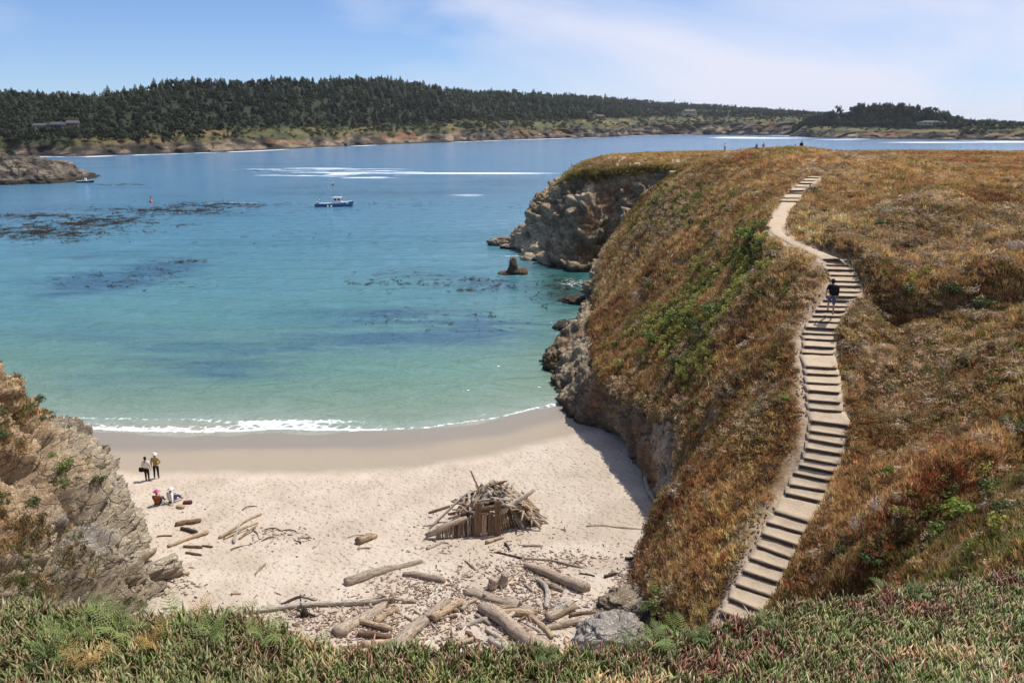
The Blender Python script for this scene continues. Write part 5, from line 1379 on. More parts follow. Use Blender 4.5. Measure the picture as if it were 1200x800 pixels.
# earth path between the flights
PM = np.array([np.array(p_) for p_ in [STEP[N_LOW - 1]] + PATH_MID + [STEP[N_LOW]]]); PM[0] += [0, 0, .17]
D = catmull(PM.reshape(len(PM), 6), 70).reshape(70, 2, 3)
row = []
for u in np.linspace(-0.16, 1.12, 11): row.append(D[:, 0] * (1 - u) + D[:, 1] * u + [0, 0, 0.03 - 0.30 * max(0, abs(2 * u - 0.96) - .75) * 2])
G = np.array(row).transpose(1, 0, 2); G[..., 2] += 0.03 * fbm(G, 1.5, 3, s=601)
tag(obj('dirt_path', mesh_np('dirt_path', G.reshape(-1, 3), grid_faces(*G.shape[:2]), M_TRAIL)), 'bending dirt path between the two flights of steps', kind='structure')

# ------------------------------------------------------------------ driftwood
WD = {'pale': wood_mat('driftwood_pale', (0.50, 0.43, 0.35), (0.72, 0.645, 0.55)), 'tan': wood_mat('driftwood_tan', (0.43, 0.31, 0.20), (0.66, 0.51, 0.35)), 'brown': wood_mat('driftwood_brown', (0.17, 0.10, 0.062), (0.34, 0.225, 0.145)),
      'dark': wood_mat('driftwood_dark', (0.055, 0.042, 0.035), (0.13, 0.10, 0.08)), 'grey': wood_mat('driftwood_grey', (0.41, 0.315, 0.235), (0.62, 0.50, 0.385)), 'sandy': wood_mat('driftwood_sanded', (0.46, 0.37, 0.275), (0.60, 0.49, 0.38))}
def log_mesh(name, L, r0, r1, mat, seed, bend=0.03, ns=10, flat=1.0, knots=2, butt=0.0):
    r = np.random.default_rng(seed); n = max(7, min(24, int(L / 0.16)))
    t_ = np.linspace(0, 1, n); ph = r.uniform(0, 6.28, 2)
    pts = np.stack([L * (t_ - .5), bend * L * (np.sin(t_ * 3.1 + 0.2) - .5) + 0.01 * L * np.sin(t_ * 9 + ph[0]), 0.3 * bend * L * np.sin(t_ * 4 + ph[1])], -1)
    rad = r0 + (r1 - r0) * t_; rad = rad * (1 + 0.07 * np.sin(t_ * 11 + ph[0]) + 0.05 * r.normal(size=n)); rad[0] *= 0.86; rad[-1] *= 0.82
    if butt: rad = rad * (1 + butt * np.exp(-((1 - t_) / 0.07) ** 2))
    V, F = [], []; tube_into(V, F, pts, rad, ns)
    V = np.array(V); c_ = np.array([np.interp(V[:, 0], pts[:, 0], pts[:, k]) for k in range(3)]).T; c_[:, 0] = V[:, 0]
    V = c_ + (V - c_) * (1 + 0.34 * fbm(V * [.5, 1, 1], 1.6 / max(r0, .03) * .35, 3, s=seed)[:, None]) * [1, 1, flat]
    tipn = np.abs(V[:, 0]) > L * .47; V[tipn, 0] += np.sign(V[tipn, 0]) * r0 * 0.7 * fbm(V[tipn], 2.2 / max(r0, .03) * .4, 2, s=seed + 3)
    V = list(V)
    for k in range(knots):
        q = r.uniform(.15, .85); b0 = np.array([np.interp(q, t_, pts[:, j]) for j in range(3)]); rr = np.interp(q, t_, rad); a = r.uniform(0.3, 2.8)
        d_ = np.array([r.uniform(-.3, .5), math.cos(a), math.sin(a)]); tube_into(V, F, [b0 + d_ * rr * .5, b0 + d_ * rr * 1.25], [rr * .35, rr * .2], 6)
    return mesh_pd(name, V, F, mat)
def place_log(name, me, A, B, label, cat='driftwood', group=None, roll=0.0):
    A, B = Vector(A), Vector(B); d_ = (B - A)
    o = obj(name, me); o.location = (A + B) / 2
    o.rotation_mode = 'QUATERNION'; o.rotation_quaternion = d_.to_track_quat('X', 'Z') @ Euler((roll, 0, 0)).to_quaternion()
    return tag(o, label, cat, group)
LG_ = 'driftwood logs on the beach'
def beach_log(p0, p1, r0, r1, mat, label, lift=0.55, group=LG_, name='driftwood_log', **kw):
    A, B = sand(*p0), sand(*p1); A[2] += r0 * lift; B[2] += r1 * lift + kw.pop('rise', 0.0)
    me = log_mesh(name, float(np.linalg.norm(B - A)), r0, r1, WD[mat], int(p0[0] * 7 + p0[1]), **kw)
    return place_log(name, me, A, B, label, 'driftwood', group)
LOGS = [
 ((286,717),(462,704),.10,.15,'pale','long pale pole-like log lying at the beach edge with an upturned root end',dict(lift=.9, bend=.008, butt=.5)),
 ((405,684),(494,658),.30,.15,'sandy','tapering tan log half buried in the sand above the pole-like log',dict(lift=.25, bend=.02)),
 ((473,673),(521,682),.15,.20,'grey','short grey log right of the half buried tan log',dict(lift=.5)),
 ((395,745),(452,708),.42,.28,'sandy','broad sand covered log below the root end of the pole-like log',dict(lift=.15, flat=.7)),
 ((440,731),(466,714),.17,.14,'tan','stubby tan log beside the broad sand covered log',dict(lift=.7)),
 ((421,731),(459,740),.12,.13,'tan','uppermost of the three short logs stacked at the bluff edge',dict(lift=1.2)),
 ((420,745),(458,748),.15,.12,'brown','middle of the three short logs stacked at the bluff edge',dict(lift=.8)),
 ((424,757),(468,752),.16,.13,'tan','lowest of the three short logs stacked at the bluff edge',dict(lift=.6)),
 ((456,772),(524,702),.40,.26,'sandy','wide sand coloured log slanting down to the bluff edge',dict(lift=.25, flat=.75, bend=.03)),
 ((506,730),(541,709),.24,.20,'tan','round brown ended stub on top of the wide slanting log',dict(lift=1.0)),
 ((538,737),(571,726),.08,.11,'pale','curved white stick between the stub and the thickest log',dict(lift=.8, bend=.10)),
 ((566,714),(641,772),.31,.37,'grey','thickest grey brown log running down into the ice plant',dict(lift=.7, bend=.012)),
 ((617,664),(688,693),.22,.28,'grey','thick smooth brown log lying above the wood chips on the right',dict(lift=.6, bend=.012)),
 ((548,694),(626,716),.30,.30,'sandy','broad log almost covered by sand above the thickest log',dict(lift=.0, flat=.6)),
 ((585,719),(624,722),.17,.18,'tan','short round log just right of the top of the thickest log',dict(lift=.7)),
 ((632,681),(644,713),.10,.13,'pale','curved white log leaning below the thick smooth log',dict(lift=.9, bend=.10)),
 ((641,728),(671,713),.26,.24,'sandy','light tan block of log at the centre of the chip heap',dict(lift=.8, flat=.85)),
 ((639,738),(686,729),.13,.15,'sandy','pale straight log just below the tan block',dict(lift=.8)),
 ((668,722),(698,718),.10,.06,'brown','dark pointed log sticking out right of the tan block',dict(lift=.8)),
 ((622,724),(648,748),.13,.11,'tan','thin log crossing down left of the pale straight log',dict(lift=.8)),
 ((570,738),(598,762),.12,.14,'pale','white log lying against the left side of the thickest log',dict(lift=.6)),
 ((575,752),(612,776),.16,.14,'pale','lower white log between the thickest log and the bluff edge',dict(lift=.7)),
 ((638,685),(660,693),.13,.12,'grey','grey log wedged under the thick smooth log',dict(lift=.8)),
 ((628,748),(645,762),.10,.09,'tan','small log just right of the lower end of the thickest log',dict(lift=.7)),
 ((618,732),(636,742),.08,.07,'pale','small white log between the crossing log and the thickest log',dict(lift=.7)),
 ((206,616),(235,611),.16,.14,'brown','dark chunky log farthest up the sand right of the outcrop',dict(lift=.8)),
 ((213,620),(231,625),.12,.12,'dark','dark short log just below the chunky dark log',dict(lift=.7)),
 ((197,641),(243,625),.10,.14,'tan','orange tan pole slanting beside the outcrop',dict(lift=1.0)),
 ((215,641),(237,642),.08,.09,'brown','brown stick just below the orange tan pole',dict(lift=.7)),
 ((237,640),(249,641),.06,.06,'brown','short brown stick at the right end of the stick below the pole',dict(lift=.7)),
 ((218,648),(236,651),.07,.07,'brown','lowest short brown stick below the orange tan pole',dict(lift=.7)),
 ((184,629),(202,628),.06,.06,'brown','thin brown stick touching the edge of the outcrop',dict(lift=.7)),
 ((420,637),(437,630),.24,.20,'tan','rounded brown stump lying alone in the middle of the sand',dict(lift=.8, bend=.0)),
 ((434,632),(441,629),.16,.14,'tan','small round end piece touching the rounded stump',dict(lift=.8)),
 ((406,630),(433,627),.025,.03,'grey','crooked twig left of the rounded stump',dict(lift=1, bend=.12)),
 ((419,643),(434,642),.05,.05,'grey','thin curved stick below the rounded stump',dict(lift=.7, bend=.1)),
 ((299,673),(311,661),.05,.05,'tan','single straight stick standing out on the sand below the stick pile',dict(lift=1.2)),
 ((283,598),(301,592),.03,.03,'dark','curved dark twig alone on the upper sand',dict(lift=1, bend=.2)),
 ((500,644),(521,635),.12,.09,'sandy','sand covered log end just left of the shelter front',dict(lift=.2)),
 ((613,640),(636,640),.09,.07,'sandy','low buried stick right of the shelter front',dict(lift=.5)),
 ((579,647),(612,655),.04,.05,'dark','dark thin stick above the thick smooth log',dict(lift=1)),
 ((600,652),(684,664),.07,.05,'sandy','long thin stick half buried above the thick smooth log',dict(lift=.4)),
 ((592,637),(598,646),.07,.05,'dark','dark twisted chunk just below the shelter',dict(lift=1)),
 ((570,637),(590,630),.11,.08,'tan','tan log lying across the foot of the shelter front',dict(lift=.8)),
 ((679,672),(697,675),.04,.04,'dark','thin dark stick right of the thick smooth log',dict(lift=1)),
 ((708,677),(726,672),.09,.05,'dark','dark forked stick at the edge of the right chip patch',dict(lift=.8)),
 ((733,656),(748,657),.09,.07,'dark','dark log end poking out beside the bushy bulge',dict(lift=1.2)),
 ((180,689),(192,672),.07,.06,'pale','pale stick at the foot of the outcrop',dict(lift=.7)),
 ((205,676),(222,672),.09,.08,'tan','tan stick right of the foot of the outcrop',dict(lift=.7)),
 ((271,696),(283,696),.06,.05,'tan','short tan stick left above the pole-like log',dict(lift=.7)),
 ((330,709),(356,698),.07,.05,'dark','dark branch lying across behind the pole-like log',dict(lift=.9)),
 ((352,698),(372,703),.13,.12,'pale','pale slab just above the pole-like log',dict(lift=.5, flat=.5)),
 ((690,718),(702,708),.05,.05,'pale','white stick end beside the right chip patch',dict(lift=1)),
 ((545,657),(558,668),.05,.05,'grey','short grey stick left of the two upright stumps',dict(lift=.8)),
 ((688,616),(755,620),.09,.07,'sandy','long sand covered pole near the shaded alcove',dict(lift=.1)),
]
for p0, p1, r0, r1, m, lab, kw in LOGS: beach_log(p0, p1, r0, r1, m, lab, **kw)
rs_ = np.random.default_rng(90); made = 0
while made < 46:
    u = rs_.normal(585, 75); v = rs_.normal(733, 20)
    if not (400 < u < 705 and 668 < v < 768): continue
    a_ = rs_.uniform(-1.0, 1.0); L = rs_.uniform(9, 30); r_ = rs_.uniform(.045, .12)
    beach_log((u - L / 2 * math.cos(a_), v - L / 3 * math.sin(a_)), (u + L / 2 * math.cos(a_), v + L / 3 * math.sin(a_)), r_, r_ * rs_.uniform(.6, 1), rs_.choice(['pale', 'tan', 'sandy', 'grey', 'brown']), 'small loose log among the wood chips at the foot of the bluff', group='small logs among the wood chips', lift=rs_.uniform(.5, 1.6), bend=rs_.uniform(.01, .09), knots=1)
    made += 1
# upturned root at the end of the pole-like log
def root_stump(px_, py_, sc, mat, lab, seed):
    r = np.random.default_rng(seed); V, F = [], []
    tube_into(V, F, [(0, 0, -.1), (.05, 0, .25), (.02, .05, .55)], [.17, .14, .05], 8)
    for k in range(7):
        a = r.uniform(0, 6.28); e = np.array([math.cos(a) * r.uniform(.3, .8), math.sin(a) * r.uniform(.3, .7), r.uniform(-.05, .55)])
        tube_into(V, F, [(0, 0, .15), e * .5 + [0, 0, .12], e], [.09, .06, .018], 6)
    o = obj('root_stump', mesh_pd('root_stump', V, F, WD[mat])); o.location = sand(px_, py_); o.scale = (sc,) * 3
    tag(o, lab, 'driftwood', 'root stumps')
root_stump(459, 705, 1.0, 'grey', 'grey upturned root at the right end of the pole-like log', 1)
root_stump(357, 722, .95, 'dark', 'dark twisted root standing over the middle of the pole-like log', 2)
root_stump(497, 728, .9, 'grey', 'grey splintered root on the wide slanting log', 3)
for px_, py_, h, lab in ((576,690,.62,'left one of two rounded upright stumps above the buried broad log'),(589,687,.72,'right one of two rounded upright stumps above the buried broad log')):
    A = sand(px_, py_); me = log_mesh('upright_stump', h, .24, .20, WD['sandy'], int(px_), .02, 12, knots=1)
    place_log('upright_stump', me, A, A + np.array([.1, .12, h * .85]), lab, 'driftwood', 'upright stumps')
boulder('white_stone', sand(656, 719) + np.array([0, 0, .25]), (.32, .3, .28), 21, 'rounded white stone among the logs of the chip heap', (0.55, 0.53, 0.50), (0.7, 0.68, 0.64), weed=False, sub=3)
# little pile of sticks left of centre
for k, (p0, p1, r_, m, lab, rise) in enumerate([((257,631),(306,611),.09,'tan','longest pole of the small stick pile on the left sand',.45),((262,632),(302,617),.06,'tan','second pole under the longest pole of the small stick pile',.25),((274,637),(281,622),.08,'pale','pale prop stick under the left part of the small pile',.35),((280,632),(302,619),.06,'tan','stick laid across the right part of the small pile',.2),((296,619),(306,632),.04,'pale','thin pale prop at the right end of the small pile',0)]):
    beach_log(p0, p1, r_, r_ * .9, m, lab, lift=1.0, rise=rise, group='sticks of the small pile')
for k, (p0, p1) in enumerate([((311,620),(333,622)),((331,621),(349,623)),((306,634),(322,629)),((345,633),(354,637)),((270,645),(292,637))]):
    beach_log(p0, p1, .035, .03, 'dark', ['crooked dark branch right of the small stick pile','dark branch tip right of the crooked dark branch','dark twig under the right end of the small pile','small dark twig right of the dark weed patch','thin dark twig below the small stick pile'][k], lift=1.0, bend=.14, group='dark twigs by the stick pile', name='branch')

# --- the driftwood shelter: stakes, roof sticks and a few big pieces, each one lying or leaning by itself
Fc = sand(560, 628); YF = Fc[1]; ZF = Fc[2]
XL, XR = sand(503, 626)[0], sand(628, 612)[0]; XC = sand(580, 630)[0]
apex = at_y(582, 566, YF + 1.7)
ST = {m: [log_mesh('driftwood_stick', 1.0, rr, rr * .8, WD[m], 700 + i + 13 * len(m), .03, 7, knots=1) for i, rr in enumerate((.055, .075, .10))] for m in ('pale', 'tan', 'brown', 'grey', 'sandy')}
PL_ME = {}
for m in ('brown', 'tan'):
    bm = bmesh.new(); bmesh.ops.create_cube(bm, size=1.0)
    for v in bm.verts: v.co = Vector((v.co.x, v.co.y * .28, v.co.z * .07))
    bmesh.ops.bevel(bm, geom=bm.edges[:], offset=.012, segments=1, affect='EDGES'); me = bpy.data.meshes.new('plank'); bm.to_mesh(me); bm.free(); me.materials.append(WD[m]); PL_ME[m] = me
def stick(A, B, m, th, label, group, name='driftwood_stick', me=None):
    A, B = np.array(A, float), np.array(B, float); L = float(np.linalg.norm(B - A))
    o = place_log(name, me or ST[m][th], A, B, label, 'driftwood', group, random.uniform(0, 6.28) if me is None else 0.0)
    o.scale = (L, 1, 1); return o
sx = lambda px_: float(sand(px_, 628)[0])
R_ = random.Random(5)
WL = 'upright stake in the front wall of the driftwood shelter'
hw = lambda u: np.interp(u, [500, 515, 545, 560, 582, 600, 612], [.25, .55, 1.0, 1.35, 1.55, 1.2, .9])
for k, u in enumerate(np.arange(512, 560, 2.6)):
    x = sx(u); h = float(hw(u)) * R_.uniform(.88, 1.12); y = YF + .02 * (u - 560) / 5 + R_.uniform(-.08, .08)
    z = float(beach_z(np.array([x]), np.array([y]))[0])
    stick((x, y, z - .1), (x + R_.uniform(-.08, .08), y + .28, z + h), R_.choice(['tan', 'tan', 'brown', 'brown', 'pale']), R_.choice([0, 1, 1]), WL, 'stakes of the front wall')
for k, u in enumerate(np.arange(586, 612, 3.0)):
    x = sx(u); y = YF + .35 + (u - 586) * .035; h = float(hw(u)) * R_.uniform(.9, 1.1); z = ZF
    stick((x + .05, y, z + (.25 if u < 600 else -.05)), (x - .25, y + .4, z + h + .25), R_.choice(['tan', 'brown', 'tan']), 1, 'upright stake in the wall right of the planks', 'stakes right of the planks')
# planks of the doorway
for u, w_, h, m, lab in ((560, 1.25, 1.95, 'brown', 'tall dark brown plank at the left of the shelter doorway'), (583, 1.3, 2.05, 'brown', 'tall grey brown plank at the right of the shelter doorway'), (567, 1.0, 1.35, 'tan', 'short tan plank beside the left tall plank'), (575, 1.1, 1.35, 'brown', 'short reddish plank between the tall planks')):
    x = sx(u); y = YF - .10 + (.06 if h < 1.5 else 0); o = stick((x, y, ZF - .12), (x + .02, y + .30, ZF + h), m, 1, lab, 'planks of the shelter doorway', 'plank', PL_ME[m]); o.scale = (o.scale[0], w_, 1)
o = stick((sx(557), YF + .25, ZF + 1.55), (sx(590), YF + .25, ZF + 1.75), 'brown', 1, 'short thick brown beam laid over the two tall planks', 'beams of the shelter', 'beam'); o.scale = (o.scale[0], 2.0, 2.0)
for dz_, dy_ in ((.0, .12), (.10, .3)):
    o = stick((sx(562), YF + dy_, ZF + 1.38 + dz_), (sx(580), YF + dy_ + .1, ZF + 1.30 + dz_), 'tan', 1, 'flat tan slat stacked between the two tall planks', 'slats of the doorway')
o = stick(sand(499, 631) + np.array([0, 0, .2]), (sx(547), YF + .2, ZF + 1.05), 'grey', 2, 'grey white log sloping up along the left front wall', 'big pole of the shelter'); o.scale = (o.scale[0], 1.9, 1.9)
o = stick((sx(585), YF + .5, ZF + 1.15), (sx(627), YF + 1.3, ZF + 2.25), 'pale', 2, 'big white log leaning out to the upper right of the shelter', 'big pole of the shelter'); o.scale = (o.scale[0], 1.5, 1.5)
stick((sx(504), YF + .3, ZF + .35), (sx(547), YF + 1.6, ZF + 1.95), 'pale', 1, 'long thin white pole leaning on the left side of the shelter', 'big pole of the shelter')
stick((sx(549), YF + 3.2, ZF + 2.55), (sx(566), YF + 1.2, ZF + 1.75), 'brown', 0, 'dark thin stick jutting up from the top left of the heap', 'big pole of the shelter')
stick(apex + np.array([-.5, -.2, -.12]), apex + np.array([.6, .3, .02]), 'brown', 1, 'brown piece crowning the top of the heap', 'big pole of the shelter')
stick((sx(499), YF + 1.9, ZF + .45), (sx(524), YF + 2.4, ZF + .65), 'brown', 2, 'dark log end at the left rear of the shelter', 'big pole of the shelter')
# leaning sticks all round and over the top
RS = 'leaning stick in the roof heap of the driftwood shelter'
ax_, ay_, az_ = float(apex[0]), float(apex[1]), float(apex[2])
for k in range(100):
    a = R_.uniform(-0.35, math.pi + 0.15) if k < 66 else R_.uniform(math.pi * .98, math.pi * 1.28)
    rx, ry = R_.uniform(2.3, 3.2), R_.uniform(1.6, 2.4)
    b0 = np.array([ax_ + rx * math.cos(a), ay_ + ry * math.sin(a), 0.0]); b0[2] = float(beach_z(b0[0:1], b0[1:2])[0]) - .05
    tp_ = np.array([ax_ + R_.uniform(-.9, .7), ay_ + R_.uniform(-.5, .5), az_ - R_.uniform(.1, .6)])
    st_ = R_.uniform(0, .18); b0 = b0 + (tp_ - b0) * st_
    stick(b0, tp_, R_.choice(['tan', 'pale', 'tan', 'pale', 'brown', 'sandy']), R_.choice([0, 1, 1, 2]), RS, 'roof sticks of the shelter')
for k in range(120):
    u = R_.uniform(0, 1); s_ = R_.choice([-1, 1]); q = R_.uniform(.1, 1.0)
    # on the two roof slopes falling left and right of the apex and on the front slope over the wall
    cx_ = ax_ + s_ * q * 2.3 - .1; cz0 = az_ - .15 - q * 1.45; cy_ = ay_ + R_.uniform(-1.15, .5)
    cz0 = max(cz0 - max(0, (ay_ - .5 - cy_)) * .55, ZF + .35)
    L = R_.uniform(.5, 1.5); an = R_.choice([R_.gauss(0.5, .3), R_.gauss(-.4, .4), R_.gauss(1.4, .4)]) * (1 if s_ < 0 else -1)
    d_ = np.array([math.cos(an) , math.sin(an) * .8, -s_ * .55 * math.cos(an) + .45 * math.sin(an) * .8]) * L / 2
    c0 = np.array([cx_, cy_, cz0 + .08])
    stick(c0 - d_, c0 + d_, R_.choice(['tan', 'sandy', 'pale', 'pale', 'brown', 'tan']), R_.choice([0, 1, 2]), 'short stick lying loose over the roof heap of the shelter', 'loose sticks over the shelter roof')
for k in range(12):
    u = 603 + k * 2.3; x = sx(u); y = YF + .9 + k * .13
    z = float(beach_z(np.array([x]), np.array([y]))[0])
    stick((x + .45, y - .3, z - .05), (x - .55, y + .5, z + 1.5 - k * .07), R_.choice(['tan', 'brown', 'grey', 'pale']), R_.choice([0, 1, 1]), 'stick leaning on the right side of the driftwood shelter', 'right side sticks of the shelter')
# ---- log leaning in the shaded alcove, white branch and other wood on the slope
A, B = sand(768, 592), at_y(751, 523, 52.5)
place_log('driftwood_log', log_mesh('driftwood_log', float(np.linalg.norm(A - B)), .15, .11, WD['grey'], 77, .02), A + np.array([-.1, 0, .15]), B, 'long grey log leaning in the dark alcove below the cliff', 'driftwood')
def slope_pt(px_, py_, up=0.15):
    for Yq in np.arange(18, 130, 0.1):
        q = at_y(px_, py_, Yq)
        if q[2] < land_z(q[0], q[1]) + up: return q
    return q
pts = [slope_pt(*p_, .35) for p_ in ((799,478),(813,469),(822,461),(831,453),(830,447),(826,438))]
V, F = [], []; tube_into(V, F, [np.array(q) - pts[0] for q in pts], [.05, .07, .06, .055, .04, .02], 7); tube_into(V, F, [pts[1] - pts[0], pts[1] - pts[0] + [.3, .2, .35]], [.03, .01], 5)
o = obj('dead_branch', mesh_pd('dead_branch', V, F, WD['pale'])); o.location = pts[0]; tag(o, 'bare white crooked branch lying on the brown slope', 'branch')
for (p0, p1, lab) in (((660 + 130, 492), (797, 483), 'short white stick left below the crooked white branch'), ((857, 487), (865, 500), 'thin grey stick right below the crooked white branch'), ((1158, 299), (1168, 292), 'pale branch on the far right hillside'), ((849, 419), (853, 425), 'tiny white stick above the crooked white branch')):
    a, b_ = slope_pt(*p0, .35), slope_pt(*p1, .35); L = float(np.linalg.norm(a - b_))
    place_log('dead_branch', log_mesh('dead_branch', L, .035, .02, WD['pale'], int(p0[0]), .05, 6), a, b_, lab, 'branch', 'white sticks on the slope')

# ---- chips, bark and small debris: nobody could count it
t = NT('chip_wood'); c = t.attr('tint', 'INSTANCER')
M_CHIP = t.done(c, 0.85, None, 0.15)
def stick_piece(name, L, r_, seed):
    V, F = [], []; rr = np.random.default_rng(seed); tube_into(V, F, [(-L / 2, 0, 0), (0, rr.uniform(-.1, .1) * L, .02), (L / 2, 0, 0)], [r_, r_ * 1.2, r_ * .7], 5)
    return mesh_pd(name, V, F, M_CHIP)
bxx = rng.uniform(-24, 12, 300000); byy = rng.uniform(26, 58, 300000)
BP = np.stack([bxx, byy, beach_z(bxx, byy)], -1)
u_, v_, _ = project(BP)
def pb(cx_, cy_, rx, ry): return np.exp(-(((u_ - cx_) / rx) ** 2 + ((v_ - cy_) / ry) ** 2))
nz_ = fbm(BP, 0.7, 3, s=620)
dens = 1.0 * pb(600, 730, 85, 38) + .95 * pb(420, 735, 75, 26) + .75 * pb(618, 672, 45, 16) + .8 * pb(560, 690, 30, 16) + .8 * pb(480, 690, 40, 14) + .9 * pb(733, 690, 20, 24) + .5 * pb(300, 725, 90, 16) + .45 * pb(205, 688, 28, 14) + .30 * pb(330, 628, 40, 12) + .14 * pb(560, 630, 90, 25) + .5 * pb(700, 715, 22, 16)+ .4 * pb(660, 655, 60, 8)
dens = dens * np.clip(1 + 1.3 * nz_, 0.05, 2) + 0.004 * (yw(bxx) - byy > 13) + 0.012 * np.exp(-((yw(bxx) - byy - 15 - nz_) / 0.7) ** 2)
near_wt = dens * (coast_dist(bxx, byy) < 0.6)
pick = rng.uniform(size=300000) < np.clip(near_wt, 0, 1) ** 1.3 * 0.26
P = BP[pick]; n = len(P)
lp = rng.uniform(size=n)
tt = palette(lp, [(0, (0.09, 0.06, 0.045)), (.18, (0.20, 0.125, 0.08)), (.45, (0.34, 0.235, 0.165)), (.8, (0.50, 0.40, 0.31)), (1, (0.66, 0.58, 0.49))])
big = rng.uniform(size=n) < .10
far_d = near_wt[pick] < .1
tt = np.where(far_d[:, None], tt * .45, tt)
sc = np.where(big, rng.uniform(1.2, 2.6, n), rng.uniform(.4, 1.0, n)) * np.where(far_d, .7, 1)
scl = np.stack([sc, np.where(big, 1.5, 1) * rng.uniform(.6, 1.5, n), rng.uniform(.5, 1.2, n)], -1)
scatter('driftwood_chips', stick_piece('chip', .24, .022, 1), P + [0, 0, .02], np.stack([rng.normal(0, .3, n), rng.normal(0, .22, n), rng.uniform(0, 6.28, n)], -1), scl, tt, 'wood chips, bark and twigs strewn over the sand')
# kelp floating on the bay
kx, ky = [], []
for cx_, cy_, rx, ry, n in ((45,272,80,8,2000),(95,262,60,3,600),(40,253,45,2.5,400),(130,258,40,4,600),(200,247,70,4,800),(255,240,60,3,500),(310,200,30,1.2,160),(140,216.5,40,1,120),(500,330,70,10,220),(565,335,50,6,160),(430,332,14,2,40),(210,306,28,1.6,90),(150,330,90,7,160),(655,340,16,14,260),(520,375,90,12,120),(220,264,20,1.5,30),(380,280,120,14,50),(170,318,50,4,80),(640,330,26,12,120),(480,240,100,6,50)):
    kx.append(rng.normal(cx_, rx * .6, n)); ky.append(rng.normal(cy_, ry * .6, n))
kx, ky = np.concatenate(kx), np.concatenate(ky); P = at_z(kx, ky, 0.05)
P[:, :2] += 1.6 * np.stack([fbm(P, .25, 3, s=630), fbm(P, .25, 3, s=631)], -1) * 3
okk = (coast_dist(P[:, 0], P[:, 1]) < -5) & (P[:, 1] > yw(P[:, 0]) + 6); P = P[okk]; n = len(P)
V = np.array([(-.5, 0, 0), (-.2, .09, .02), (.3, .07, .01), (.6, -.04, 0), (.2, -.09, .02), (-.25, -.08, .015), (-.5, .02, .05), (-.42, .05, .12), (-.38, -.05, .1)]); Fk = [(0, 1, 5), (1, 2, 4), (1, 4, 5), (2, 3, 4), (6, 7, 8), (0, 6, 8), (0, 7, 6)]
kme = mesh_np('kelp_blade', V, Fk, M_CHIP, False)
tt = palette(rng.uniform(size=n), [(0, (0.018, 0.014, 0.013)), (.7, (0.042, 0.032, 0.025)), (1, (0.085, 0.06, 0.042))])
ks = rng.uniform(.5, 1.5, n) * np.clip(P[:, 1] / 150, .6, 1.6)
scatter('kelp', kme, P, np.stack([0 * ks, rng.normal(0, .06, n), rng.uniform(0, 6.28, n)], -1), ks, tt, 'dark kelp floating in drifts on the bay')
# ------------------------------------------------------------------ people
SKIN = plain('skin', (0.42, 0.26, 0.19), 0.6)
def cloth(name, c): return plain(name, c, 0.9, 0.2, 18, 0.1)
CL = {k: cloth('cloth_' + k, v) for k, v in {'white': (0.72, 0.71, 0.70), 'black': (0.018, 0.018, 0.020), 'mustard': (0.34, 0.24, 0.07), 'navy': (0.025, 0.045, 0.11), 'denim': (0.075, 0.12, 0.20), 'rust': (0.22, 0.075, 0.025), 'pink': (0.55, 0.10, 0.22), 'maroon': (0.10, 0.035, 0.04), 'tan': (0.36, 0.27, 0.18), 'olive': (0.10, 0.11, 0.06), 'grey': (0.22, 0.22, 0.23), 'purple': (0.06, 0.04, 0.09)}.items()}
HAIRM = plain('dark_hair', (0.02, 0.014, 0.010), 0.6)
STAND = dict(pelvis=(0, 0, .95), waist=(0, 0, 1.08), chest=(0, .01, 1.30), neck=(0, .0, 1.47), chin=(0, -.02, 1.55), head=(0, -.02, 1.64), top=(0, -.01, 1.735),
             hipL=(.095, 0, .90), kneeL=(.105, -.02, .50), ankL=(.11, .02, .09), toeL=(.12, -.16, .035), hipR=(-.095, 0, .90), kneeR=(-.105, -.02, .50), ankR=(-.11, .02, .09), toeR=(-.12, -.16, .035),
             shL=(.185, .01, 1.41), elL=(.24, .04, 1.13), wrL=(.26, -.02, .88), shR=(-.185, .01, 1.41), elR=(-.24, .04, 1.13), wrR=(-.26, -.02, .88))
BONES = [('pelvis','waist'),('waist','chest'),('chest','neck'),('neck','chin'),('chin','head'),('head','top')] + [x for s in 'LR' for x in (('pelvis','hip'+s),('hip'+s,'knee'+s),('knee'+s,'ank'+s),('ank'+s,'toe'+s),('chest','sh'+s),('sh'+s,'el'+s),('el'+s,'wr'+s))]
RAD = dict(pelvis=(.135,.10), waist=(.12,.09), chest=(.14,.10), neck=(.052,.052), chin=(.062,.075), head=(.078,.095), top=(.045,.055), hip=(.085,.085), knee=(.055,.055), ank=(.038,.038), toe=(.035,.025), sh=(.058,.058), el=(.042,.042), wr=(.028,.024))
def skin_mesh(name, verts, edges, radii, root, mat, sub=1):
    me = bpy.data.meshes.new(name + '_bones'); me.from_pydata(verts, edges, [])
    o = link(bpy.data.objects.new(name + '_bones', me)); md = o.modifiers.new('s', 'SKIN'); md.use_smooth_shade = True
    for k, v in enumerate(me.skin_vertices[0].data): v.radius = radii[k]; v.use_root = (k == root)
    o.modifiers.new('u', 'SUBSURF').levels = sub
    dg = bpy.context.evaluated_depsgraph_get(); out = bpy.data.meshes.new_from_object(o.evaluated_get(dg))
    bpy.data.objects.remove(o); bpy.data.meshes.remove(me)
    out.name = name; out.materials.clear(); out.materials.append(mat)
    return out
